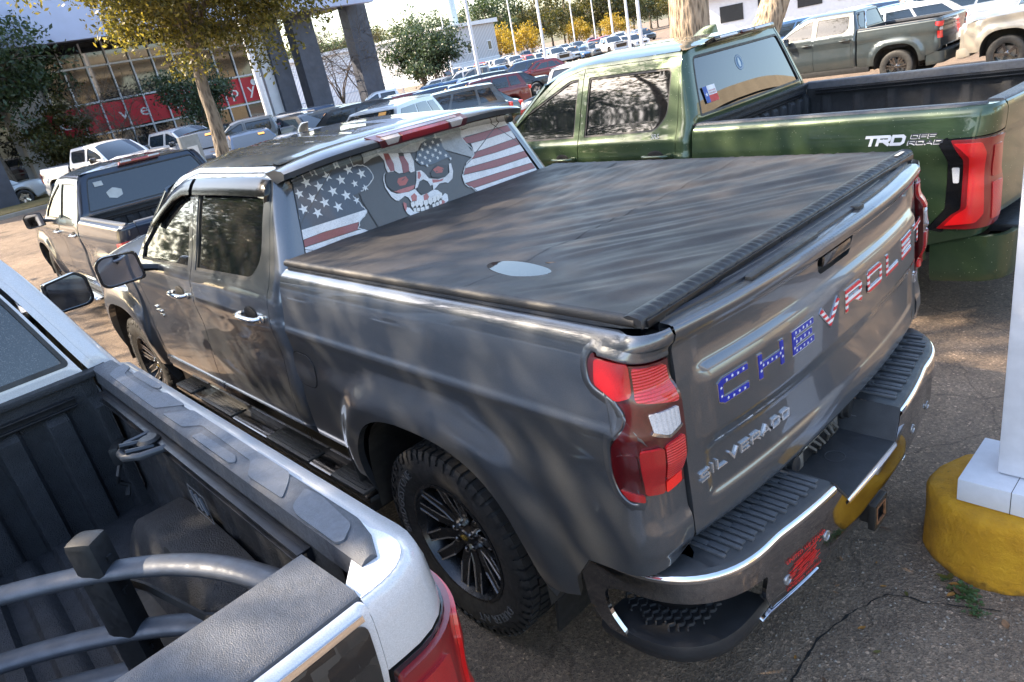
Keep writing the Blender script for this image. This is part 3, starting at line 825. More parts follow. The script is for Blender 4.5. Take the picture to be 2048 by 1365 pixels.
    for i, ch in enumerate(txt):
        u0 = i*pitch
        bm = bmesh.new()
        letter_bm(bm, ch, u0-.004, -.004, Wl+.008, Hl+.008, .0225, -.01, .0025, Ft)
        lo = bmobj('raised_letter', bm, CHR, tail, 30)
        lo['label'] = 'letter %s of the big tailgate lettering, %s' % (ch, 'blue with white stars' if i < 3 else 'striped red and white')
        bm = bmesh.new(); bs = bmesh.new()
        polys = stroke_polys(LET[ch], Wl, Hl, .0155)
        if i < 3 :
            letter_bm(bm, ch, u0, 0, Wl, Hl, .0155, 0, .0042, Ft); bmobj('letter_fill', bm, blue, lo, 30)
            bm = bmesh.new(); k = 0
            for ln in LET[ch]:
                for a, b in zip(ln, ln[1:]):
                    pa = np.array((.00775+a[0]*(Wl-.0155), .00775+a[1]*(Hl-.0155))); pb = np.array((.00775+b[0]*(Wl-.0155), .00775+b[1]*(Hl-.0155))); L_ = np.linalg.norm(pb-pa); n_ = int(L_/.021)
                    for q in range(n_):
                        c_ = pa+(pb-pa)*(q+.5)/n_ + np.array((0, .0015*(-1)**q))
                        k += 1; prism(bm, star(u0+c_[0], c_[1], .0050), .003, .0052+.0001*(k % 2), Ft)
            bmobj('letter_stars', bm, wht, lo, 30)
        else:
            for bm_, cols, mt in ((bm, 0, red), (bs, 1, wht)):
                nb = 7
                for jb in range(nb):
                    if jb % 2 != cols: continue
                    z0, z1 = Hl*jb/nb, Hl*(jb+1)/nb
                    for qi, q in enumerate(polys):
                        c_ = clip_band(q, z0, z1)
                        if len(c_) >= 3: prism(bm_, [(u0+a, b) for a, b in c_], 0, .0040+.0002*(qi % 3), Ft)
                bmobj('letter_fill' if cols == 0 else 'letter_stripes', bm_, mt, lo, 30)
    # small chrome badge lettering low on the left and right
    def badge(txt, y0, zb, w_, h_, gap, t, name):
        bm = bmesh.new(); u = 0
        for ch in txt:
            ww = w_*(.35 if ch == 'I' else 1)
            def Fb(a, b, d):
                yy = y0-a; s_ = bed.s_of_y(yy); p = tg(np.array([s_]), np.array([zb+b]))[0]; return (p[0]-d, yy, p[2])
            if ch == 'I': prism(bm, [(u+ww/2-t/2, 0), (u+ww/2+t/2, 0), (u+ww/2+t/2, h_), (u+ww/2-t/2, h_)], -.002, .006, Fb)
            else: letter_bm(bm, ch, u, 0, ww, h_, t, -.002, .006, Fb)
            u += ww+gap
        return bmobj(name, bm, plain('badge_chrome', (.82, .82, .84), .24, .85, .05), tail, 30)
    badge('SILVERADO', .79, .968, .041, .031, .011, .0056, 'name_badge')
    badge('LT', -.775, .985, .022, .030, .006, .007, 'trim_badge')
    # ---- rail tops, tonneau cover
    for sg in (-1, 1):
        bm = bmesh.new(); rows = []
        for x in np.linspace(.90, -1.02, 30):
            yo = .985-.105+.004
            if x < -.93: yo -= (-.93-x)*.35
            rows.append([bm.verts.new((x, sg*(yo+.003), zt-.002)), bm.verts.new((x, sg*yo, zt+.010)), bm.verts.new((x, sg*(yo-.03), zt+.013)), bm.verts.new((x, sg*(yo-.09), zt+.010)), bm.verts.new((x, sg*(yo-.095), zt-.10))])
        for a, b in zip(rows, rows[1:]):
            for j in range(4): bm.faces.new((a[j], b[j], b[j+1], a[j+1]) if sg > 0 else (a[j], a[j+1], b[j+1], b[j]))
        bmobj('bed_rail_cap', bm, plain('rail_cap_plastic', (.028, .032, .042), .36, 0, .2, 30, .3, 300), T, 35)
    tonneau(T)
    return T, tail, bed, cab, rg, rw, doors
def strip(parent, surf, lp, w0, w1, h, body, mi, sT):
    """raised rounded moulding that follows a line on a surface"""
    P = dens(lp+[lp[-1]], .012)
    P = [np.array((sT-.004, 1.372))]+[p for p in P]+[np.array((sT-.004, 1.006))]
    Q = dens([tuple(p) for p in P], .015)[:]
    # open polyline
    n = len(P); fs = []; vs = []
    h = .006; prof = [(w0, -.002), (w0+.0015, h*.8), (w0+.005, h), (w0+.012, h*.75), (w0+.020, h*.35), (w0+.030, -.001)]
    pts = np.array(P); 
    # resample
    d = np.linalg.norm(np.diff(pts, axis=0), axis=1); L = np.concatenate([[0], np.cumsum(d)]); m_ = int(L[-1]/.012); t = np.linspace(0, L[-1], m_)
    pts = np.stack([np.interp(t, L, pts[:, 0]), np.interp(t, L, pts[:, 1])], 1)
    for _ in range(0): 
        q = pts.copy(); q[1:-1] = (pts[:-2]+2*pts[1:-1]+pts[2:])/4; pts = q
    tg_ = np.gradient(pts, axis=0); tg_ /= np.linalg.norm(tg_, axis=1, keepdims=True)+1e-9
    nn = np.stack([tg_[:, 1], -tg_[:, 0]], 1)
    if nn[0, 1] < 0: nn = -nn
    e = 1e-4
    for w_, h_ in prof:
        uv = pts+nn*w_; uv[:, 0] = np.minimum(uv[:, 0], sT-.003); X = surf(uv[:, 0], uv[:, 1])
        N_ = np.cross(surf(uv[:, 0]+e, uv[:, 1])-X, surf(uv[:, 0], uv[:, 1]+e)-X); N_ /= np.linalg.norm(N_, axis=1, keepdims=True)+1e-12
        vs += (X+N_*h_).tolist()
    n = len(pts); k = len(prof)
    for a in range(k-1):
        for i in range(n-1): fs.append((a*n+i, a*n+i+1, (a+1)*n+i+1, (a+1)*n+i))
    if mi: vs = [(a, -b, c) for a, b, c in vs]
    return pyobj('lamp_surround', vs, fs, body, parent, 60, True)
def clip_band(q, z0, z1):
    def cl(P, f):
        out = []
        for i in range(len(P)):
            a, b = P[i-1], P[i]; fa, fb = f(a), f(b)
            if (fa >= 0) != (fb >= 0): t = fa/(fa-fb); out.append((a[0]+(b[0]-a[0])*t, a[1]+(b[1]-a[1])*t))
            if fb >= 0: out.append(b)
        return out
    P = cl(list(q), lambda p: p[1]-z0)
    return cl(P, lambda p: z1-p[1]) if P else P
def tonneau(T):
    """soft vinyl cover: sagging wrinkled skin between side rails, seams, folded corner and rear header"""
    m, nt, b = _mat('soft_vinyl')
    f = noise_fac(nt, 2.5, 8, rough=.65)
    nt.links.new(ramp(nt, f, [(.3, (.020, .019, .019)), (.55, (.033, .029, .027)), (.8, (.056, .047, .040))]), b.inputs['Base Color'])
    nt.links.new(ramp(nt, noise_fac(nt, 6, 6), [(.3, (.42,)*3), (.7, (.62,)*3)]), b.inputs['Roughness'])
    n1 = bump(nt, b, noise_fac(nt, 260, 3), .5, .0022)
    b.inputs['Specular IOR Level'].default_value = .6
    X0, X1, Yh = .905, -.985, .872
    rng = random.Random(7); nz = noise
    def zf(x, y):
        tx = (x-X1)/(X0-X1); ty = abs(y)/Yh
        edge = min(1, (1-ty)/.10)*min(1, tx/.06)*min(1, (1-tx)/.05)
        sag = -.012*math.sin(math.pi*tx)*(1-ty**2)
        # long soft folds running across at a slant, finer pleats near the rear header
        pd, ql = (x-y)*.7071, (x+y)*.7071
        q = nz.noise(Vector((pd*5.2, ql*1.2, 3.1)))*.010
        q += nz.noise(Vector((pd*13, ql*1.7, 9.1)))*.0062
        ple = sst(tx-.35*y, .75, .10)
        q += nz.noise(Vector((pd*27, ql*2.4, 5.5)))*.0088*ple
        q += nz.noise(Vector((x*24, y*3.2, 2.2)))*.0035*(1-ple)
        side = math.exp(-((1-ty)/.10)**2)
        q += nz.noise(Vector((x*26, y*5, 7.7)))*.006*side
        # dip with standing water
        dd = math.hypot((x+.33)/.30, (y-.64)/.13); sag -= .016*math.exp(-dd**2*1.1)
        wet = math.exp(-dd**2*.9); q *= (1-min(1, wet*1.6))
        return 1.487+sag+q*edge
    nx, ny = 190, 150; vs = []; fs = []
    for i in range(nx):
        x = X0+(X1-X0)*i/(nx-1)
        for j in range(ny):
            y = -Yh+2*Yh*j/(ny-1); vs.append((x, y, zf(x, y)))
    for i in range(nx-1):
        for j in range(ny-1): a = i*ny+j; fs.append((a, a+1, a+ny+1, a+ny))
    cov = pyobj('bed_cover', vs, fs, m, T, 80, True)
    # hems down each side, crinkled
    for sg in (-1, 1):
        bm = bmesh.new(); rows = []
        for i in range(160):
            x = X0+.01+(X1-X0-.03)*i/159; k = nz.noise(Vector((x*38, sg, 0)))*.0045+nz.noise(Vector((x*90, sg, 4)))*.002
            y = sg*Yh
            rows.append([bm.verts.new((x, y-sg*.012, 1.485)), bm.verts.new((x, y+sg*(.004+k), 1.490+k*.6)), bm.verts.new((x, y+sg*(.018+k*.4), 1.482)), bm.verts.new((x, y+sg*(.020-k*.5), 1.468)), bm.verts.new((x, y+sg*.010, 1.458))])
        for a, b_ in zip(rows, rows[1:]):
            for j in range(4): bm.faces.new((a[j], b_[j], b_[j+1], a[j+1]))
        bmobj('hem', bm, m, cov, 60)
    # rear header bar with ribbed binding
    bm = bmesh.new(); rows = []; bd = plain('cover_binding', (.016, .017, .020), .42, 0, .3, 12, .3, 200)
    for i in range(200):
        y = Yh+.018-(2*Yh+.036)*i/199; k = .0022*math.sin(y*2*math.pi/.030)+nz.noise(Vector((y*30, 0, 0)))*.001
        bow = 0
        rows.append([bm.verts.new((X1+.012, y, 1.488)), bm.verts.new((X1-.004, y, 1.494+k*.3)), bm.verts.new((X1-.018, y, 1.493+k)), bm.verts.new((X1-.034, y, 1.490+k)), bm.verts.new((X1-.042, y, 1.484)), bm.verts.new((X1-.044, y, 1.462))])
    for a, b_ in zip(rows, rows[1:]):
        for j in range(5): bm.faces.new((a[j], b_[j], b_[j+1], a[j+1]))
    bm.faces.new(rows[0]); bm.faces.new(rows[-1][::-1])
    bmobj('header_bar', bm, bd, cov, 50)
    bm = bmesh.new(); bx(bm, (X1-.048, 0, 1.470), (.008, 2*Yh, .020), bev=.002); bmobj('header_rail', bm, plain('anodised_black', (.03, .03, .032), .3, .6), cov, 30)
    bm = bmesh.new()
    for k in range(5): bx(bm, (X1-.025, -.775-.014*k, 1.4965), (.014, .010, .001))
    bmobj('maker_label', bm, plain('label_print', (.45, .45, .45), .5), cov, 30)
    # seams
    bm = bmesh.new()
    for xs_ in (.42, -.30):
        pr = None
        for j in range(61):
            y = -Yh+.02+(2*Yh-.04)*j/60; z = zf(xs_, y); a = (bm.verts.new((xs_-.004, y, z+.0003)), bm.verts.new((xs_, y, z+.0018)), bm.verts.new((xs_+.004, y, z+.0003)))
            if pr:
                for q in (0, 1): bm.faces.new((pr[q], pr[q+1], a[q+1], a[q]))
            pr = a
    bmobj('seam', bm, m, cov, 80)
    # puddle: a shallow pool lying in the dip
    wm, nt, b = _mat('water_film'); b.inputs['Base Color'].default_value = (.02, .022, .025, 1); b.inputs['Roughness'].default_value = .02; b.inputs['Specular IOR Level'].default_value = .55
    bm = bmesh.new(); zc = zf(-.33, .64)+.0050; c = bm.verts.new((-.33, .64, zc)); ring = []
    for k in range(60):
        a = k*2*math.pi/60; r_ = 1+.10*nz.noise(Vector((math.cos(a)*1.1, math.sin(a)*1.1, 1)))
        ring.append(bm.verts.new((-.33+.155*r_*math.cos(a)-.05*math.sin(a), .64+.062*r_*math.sin(a), zc)))
    ra = [bm.verts.new((v.co.x-.0+(v.co.x+.33)*.02, v.co.y+(v.co.y-.64)*.02, zc-.004)) for v in ring]
    for k in range(60): bm.faces.new((c, ring[k], ring[(k+1) % 60])); bm.faces.new((ring[k], ra[k], ra[(k+1) % 60], ring[(k+1) % 60]))
    pd = bmobj('puddle', bm, wm, None, 30); tag(pd, 'small pool of rain water reflecting the sky on the black bed cover', 'puddle')
    lf = leaf('fallen_leaf', (-.45, .60, 1.488), .035, 40, 'curled brown leaf lying beside the puddle on the bed cover')
def leaf(name, loc, size, rz, label, mat=None):
    bm = bmesh.new(); n = 7; rows = []
    for i in range(n):
        t = i/(n-1); w_ = math.sin(math.pi*min(1, t*1.02))**.8*.22
        rows.append([bm.verts.new(((t-.5), -w_, .10*abs(t-.5)+.10*w_)), bm.verts.new(((t-.5), 0, .04*math.sin(t*7))), bm.verts.new(((t-.5), w_, .10*abs(t-.5)+.16*w_))])
    for a, b in zip(rows, rows[1:]):
        for j in (0, 1): bm.faces.new((a[j], b[j], b[j+1], a[j+1]))
    for v in bm.verts: v.co *= size
    o = bmobj(name, bm, mat or plain('dry_leaf', (.22, .12, .055), .7, 0, .35, 40), None, 60, loc)
    o.rotation_euler = (R(6), R(-5), R(rz)); tag(o, label, 'leaf'); return o
ART = [('navy',1,[(0.697,1.826),(0.344,1.823),(0.352,1.792),(0.357,1.776),(0.3,1.762),(0.278,1.738),(0.273,1.712),(0.289,1.694),(0.327,1.671),(0.365,1.656),(0.392,1.653),(0.419,1.649),(0.417,1.631),(0.405,1.613),(0.4,1.59),(0.386,1.569),(0.829,1.569)]),
('star',2,[(0.671,1.796),0.026]),
('star',2,[(0.561,1.8),0.026]),
('star',2,[(0.438,1.803),0.026]),
('star',2,[(0.389,1.766),0.026]),
('star',2,[(0.333,1.732),0.026]),
('star',2,[(0.617,1.763),0.026]),
('star',2,[(0.506,1.764),0.026]),
('star',2,[(0.448,1.731),0.026]),
('star',2,[(0.566,1.731),0.026]),
('star',2,[(0.388,1.698),0.019]),
('star',2,[(0.672,1.725),0.024]),
('star',2,[(0.511,1.694),0.026]),
('star',2,[(0.344,1.666),0.018]),
('star',2,[(0.623,1.691),0.026]),
('star',2,[(0.456,1.659),0.026]),
('star',2,[(0.735,1.69),0.025]),
('star',2,[(0.573,1.658),0.026]),
('star',2,[(0.683,1.657),0.026]),
('star',2,[(0.52,1.622),0.026]),
('star',2,[(0.416,1.624),0.018]),
('star',2,[(0.628,1.624),0.026]),
('star',2,[(0.745,1.621),0.026]),
('white',2,[(0.809,1.576),(0.645,1.574),(0.509,1.573),(0.391,1.572),(0.394,1.556),(0.416,1.545),(0.432,1.539),(0.445,1.53),(0.64,1.538),(0.83,1.532)]),
('red',2,[(0.831,1.53),(0.641,1.536),(0.448,1.529),(0.465,1.52),(0.465,1.509),(0.478,1.499),(0.659,1.502),(0.84,1.504)]),
('white',2,[(0.842,1.501),(0.661,1.499),(0.476,1.496),(0.444,1.492),(0.425,1.477),(0.55,1.482),(0.734,1.477),(0.855,1.467)]),
('red',2,[(-0.375,1.83),(-0.409,1.829),(-0.414,1.82),(-0.442,1.812),(-0.466,1.825),(-0.733,1.822),(-0.735,1.796),(-0.524,1.801),(-0.349,1.796)]),
('white',2,[(-0.349,1.795),(-0.522,1.799),(-0.735,1.795),(-0.742,1.755),(-0.477,1.758),(-0.329,1.761),(-0.333,1.777)]),
('red',2,[(-0.335,1.755),(-0.476,1.756),(-0.743,1.753),(-0.758,1.722),(-0.454,1.718),(-0.377,1.721),(-0.35,1.726)]),
('white',2,[(-0.376,1.718),(-0.453,1.716),(-0.76,1.721),(-0.763,1.677),(-0.427,1.672),(-0.368,1.672),(-0.376,1.696)]),
('red',2,[(-0.369,1.669),(-0.426,1.67),(-0.764,1.674),(-0.765,1.639),(-0.519,1.637),(-0.335,1.643),(-0.356,1.652)]),
('white',2,[(-0.333,1.64),(-0.518,1.635),(-0.766,1.636),(-0.774,1.596),(-0.499,1.602),(-0.273,1.609),(-0.292,1.624)]),
('red',2,[(-0.269,1.606),(-0.497,1.6),(-0.774,1.593),(-0.778,1.562),(-0.477,1.565),(-0.239,1.582),(-0.254,1.594)]),
('white',2,[(-0.235,1.579),(-0.476,1.562),(-0.779,1.559),(-0.78,1.524),(-0.459,1.534),(-0.233,1.539),(-0.227,1.561)]),
('red',2,[(-0.234,1.536),(-0.458,1.532),(-0.781,1.521),(-0.781,1.491),(-0.553,1.497),(-0.27,1.502),(-0.248,1.519)]),
('white',2,[(-0.272,1.499),(-0.551,1.495),(-0.781,1.488),(-0.781,1.469),(-0.538,1.472),(-0.292,1.474),(-0.283,1.486)]),
('grey',1,[(0.277,1.821),(0.249,1.825),(0.185,1.814),(0.127,1.804),(0.068,1.813),(0.013,1.845),(-0.038,1.853),(-0.117,1.855),(-0.2,1.845),(-0.261,1.828),(-0.336,1.832),(-0.356,1.82),(-0.331,1.786),(-0.341,1.728),(-0.366,1.67),(-0.363,1.655),(-0.34,1.652),(-0.326,1.683),(-0.303,1.736),(-0.277,1.782),(-0.233,1.813),(-0.159,1.825),(-0.106,1.819),(-0.066,1.79),(-0.028,1.765),(0.001,1.764),(0.071,1.773),(0.162,1.79),(0.199,1.805),(0.24,1.81),(0.269,1.805),(0.288,1.784),(0.288,1.798)]),
('bone',2,[(0.072,1.788),(0.01,1.8),(-0.06,1.822),(-0.116,1.836),(-0.183,1.833),(-0.243,1.814),(-0.231,1.81),(-0.166,1.82),(-0.113,1.813),(-0.07,1.789),(-0.03,1.76),(-0.001,1.758),(0.063,1.77)]),
('bone',2,[(0.273,1.813),(0.234,1.82),(0.195,1.811),(0.169,1.795),(0.193,1.799),(0.233,1.807),(0.261,1.803),(0.284,1.783),(0.297,1.772),(0.289,1.795)]),
('white',2,[(0.202,1.798),(0.161,1.792),(0.163,1.739),(0.157,1.699),(0.192,1.702),(0.193,1.724),(0.183,1.759),(0.193,1.783)]),
('red',3,[(0.171,1.793),(0.144,1.785),(0.139,1.733),(0.15,1.702),(0.175,1.702),(0.179,1.743)]),
('white',2,[(0.143,1.786),(0.089,1.775),(0.095,1.73),(0.11,1.681),(0.134,1.683),(0.151,1.701),(0.139,1.733)]),
('red',3,[(0.095,1.76),(0.065,1.754),(0.057,1.713),(0.071,1.679),(0.108,1.677),(0.098,1.723)]),
('white',2,[(0.06,1.766),(0.022,1.76),(0.021,1.719),(0.04,1.671),(0.066,1.67),(0.07,1.68),(0.057,1.713),(0.064,1.745)]),
('slate',2,[(-0.026,1.761),(-0.064,1.787),(-0.128,1.805),(-0.198,1.787),(-0.186,1.747),(-0.211,1.683),(-0.171,1.685),(-0.076,1.677),(-0.01,1.689),(0.008,1.716)]),
('star',3,[(-0.169,1.798),0.011]),
('star',3,[(-0.195,1.778),0.01]),
('star',3,[(-0.139,1.779),0.012]),
('star',3,[(-0.087,1.779),0.012]),
('star',3,[(-0.163,1.759),0.012]),
('star',3,[(-0.11,1.759),0.013]),
('star',3,[(-0.057,1.759),0.012]),
('star',3,[(-0.135,1.739),0.013]),
('star',3,[(-0.082,1.739),0.013]),
('star',3,[(-0.156,1.719),0.013]),
('star',3,[(-0.03,1.737),0.012]),
('star',3,[(-0.105,1.718),0.013]),
('star',3,[(-0.184,1.698),0.012]),
('star',3,[(-0.054,1.718),0.012]),
('star',3,[(-0.127,1.699),0.011]),
('star',3,[(-0.001,1.72),0.011]),
('star',3,[(-0.074,1.697),0.011]),
('star',3,[(-0.023,1.698),0.012]),
('star',3,[(-0.045,1.679),0.01]),
('star',3,[(-0.204,1.677),0.01]),
('white',2,[(0.202,1.708),(0.218,1.694),(0.23,1.668),(0.233,1.639),(0.221,1.614),(0.195,1.596),(0.153,1.588),(0.129,1.582),(0.151,1.576),(0.178,1.576),(0.216,1.592),(0.2,1.562),(0.215,1.568),(0.23,1.59),(0.236,1.618),(0.241,1.641),(0.233,1.676),(0.219,1.698)]),
('pink',2,[(0.206,1.61),(0.151,1.61),(0.095,1.61),(0.073,1.608),(0.09,1.594),(0.125,1.589),(0.169,1.592)]),
('dark',2,[(0.201,1.701),(0.114,1.677),(0.054,1.667),(0.045,1.65),(0.063,1.624),(0.091,1.609),(0.141,1.611),(0.189,1.607),(0.214,1.619),(0.227,1.645),(0.223,1.673)]),
('glow',3,[(0.15,1.662),(0.104,1.661),(0.097,1.641),(0.126,1.622),(0.16,1.627),(0.165,1.647)]),
('white',2,[(0.03,1.669),(0.003,1.666),(-0.009,1.651),(0.003,1.639),(-0.024,1.617),(-0.03,1.585),(-0.014,1.581),(-0.008,1.606),(0.012,1.622),(0.038,1.618),(0.064,1.594),(0.082,1.591),(0.07,1.607),(0.052,1.629)]),
('pink',3,[(0.026,1.664),(0.011,1.662),(0.015,1.642),(0.033,1.628),(0.042,1.634)]),
('dark',2,[(0.075,1.578),(0.048,1.609),(0.013,1.62),(-0.005,1.6),(-0.02,1.572),(-0.009,1.558),(0.024,1.549),(0.058,1.556)]),
('white',2,[(-0.024,1.617),(-0.074,1.6),(-0.123,1.599),(-0.161,1.613),(-0.18,1.655),(-0.195,1.655),(-0.187,1.614),(-0.164,1.581),(-0.125,1.567),(-0.11,1.575),(-0.071,1.578),(-0.044,1.566),(-0.02,1.557),(-0.028,1.581)]),
('pink',3,[(-0.039,1.609),(-0.081,1.596),(-0.11,1.595),(-0.096,1.586),(-0.057,1.588),(-0.034,1.591)]),
('dark',2,[(-0.047,1.642),(-0.103,1.67),(-0.162,1.652),(-0.156,1.622),(-0.127,1.606),(-0.086,1.605),(-0.044,1.618)]),
('glow',3,[(-0.068,1.652),(-0.108,1.661),(-0.137,1.642),(-0.117,1.624),(-0.08,1.63)]),
('white',2,[(0.169,1.592),(0.126,1.587),(0.082,1.59),(0.076,1.575),(0.065,1.553),(0.103,1.544),(0.134,1.538),(0.14,1.562),(0.159,1.578)]),
('pink',3,[(0.124,1.565),(0.097,1.573),(0.089,1.556),(0.102,1.537),(0.129,1.54)]),
('pink',3,[(0.052,1.549),(0.026,1.554),(0.022,1.534),(0.038,1.523),(0.061,1.525)]),
('white',2,[(0.065,1.553),(0.022,1.552),(-0.021,1.56),(-0.045,1.55),(-0.059,1.531),(-0.046,1.515),(0.008,1.524),(0.057,1.524),(0.102,1.529),(0.103,1.544)]),
('tooth',3,[(0.14,1.536),(0.118,1.537),(0.122,1.518),(0.141,1.508),(0.146,1.52)]),
('tooth',3,[(0.115,1.536),(0.094,1.534),(0.098,1.514),(0.119,1.502),(0.122,1.518)]),
('tooth',3,[(0.092,1.534),(0.066,1.533),(0.073,1.509),(0.096,1.497),(0.098,1.516)]),
('tooth',3,[(0.063,1.53),(0.037,1.528),(0.045,1.504),(0.067,1.492),(0.07,1.509)]),
('tooth',3,[(0.035,1.525),(0.008,1.527),(0.013,1.504),(0.033,1.493),(0.042,1.505)]),
('tooth',3,[(0.005,1.526),(-0.02,1.53),(-0.013,1.506),(0.005,1.496),(0.012,1.505)]),
('tooth',3,[(-0.024,1.529),(-0.043,1.531),(-0.037,1.51),(-0.021,1.499),(-0.015,1.508)]),
('tooth',3,[(-0.045,1.531),(-0.062,1.533),(-0.056,1.515),(-0.042,1.504),(-0.039,1.511)]),
('tooth',3,[(0.141,1.506),(0.124,1.505),(0.128,1.487),(0.143,1.489)]),
('tooth',3,[(0.121,1.502),(0.103,1.5),(0.108,1.484),(0.126,1.486)]),
('tooth',3,[(0.1,1.498),(0.074,1.497),(0.08,1.479),(0.105,1.481)]),
('tooth',3,[(0.07,1.496),(0.048,1.494),(0.054,1.477),(0.077,1.478)]),
('tooth',3,[(0.023,1.495),(0.003,1.495),(0.008,1.478),(0.028,1.478)]),
('tooth',3,[(-0.001,1.495),(-0.02,1.497),(-0.014,1.48),(0.004,1.479)]),
('tooth',3,[(-0.024,1.498),(-0.041,1.5),(-0.035,1.483),(-0.019,1.481)]),
('white',2,[(0.175,1.523),(0.157,1.514),(0.146,1.492),(0.102,1.476),(0.141,1.476),(0.172,1.477),(0.185,1.496),(0.186,1.511)]),
('pink',3,[(0.179,1.55),(0.166,1.539),(0.173,1.519),(0.188,1.504),(0.187,1.53)]),
('white',2,[(-0.056,1.516),(-0.081,1.525),(-0.091,1.514),(-0.081,1.486),(-0.055,1.477),(-0.025,1.478),(-0.043,1.496)]),
('pink',3,[(-0.026,1.493),(-0.051,1.498),(-0.059,1.484),(-0.033,1.474),(-0.013,1.478)]),
('line',3,[(-0.03,1.76),(-0.066,1.79),(-0.071,1.787),(-0.036,1.758)]),
('line',3,[(0.385,1.651),(0.391,1.616),(0.367,1.476),(0.36,1.476),(0.385,1.615),(0.38,1.65)]),
('line',3,[(0.172,1.638),(0.128,1.652),(0.054,1.667),(0.054,1.664),(0.126,1.648),(0.17,1.633)]),
('line',3,[(-0.031,1.63),(-0.086,1.64),(-0.168,1.643),(-0.168,1.639),(-0.087,1.635),(-0.032,1.626)]),
('wline',3,[(0.346,1.822),(0.356,1.793),(0.358,1.774),(0.324,1.773),(0.3,1.762),(0.279,1.738),(0.274,1.711),(0.289,1.693),(0.326,1.671),(0.353,1.662),(0.374,1.655)]),
('wline',3,[(0.424,1.649),(0.419,1.629),(0.407,1.612),(0.402,1.589),(0.387,1.568),(0.416,1.545),(0.445,1.53),(0.472,1.504),(0.427,1.476)]),
('wline',3,[(-0.37,1.833),(-0.333,1.777),(-0.341,1.728),(-0.371,1.697),(-0.363,1.659),(-0.294,1.627),(-0.26,1.604),(-0.231,1.572),(-0.225,1.533),(-0.258,1.509),(-0.282,1.474)]),
('line',3,[(-0.531,1.824),(-0.768,1.589),(-0.773,1.591),(-0.536,1.826)]),
('line',3,[(-0.682,1.809),(-0.338,1.649),(-0.341,1.646),(-0.686,1.806)]),
('line',3,[(0.443,1.808),(0.817,1.541),(0.815,1.539),(0.44,1.805)]),
('line',3,[(0.832,1.526),(0.726,1.478),(0.727,1.476),(0.834,1.523)])]
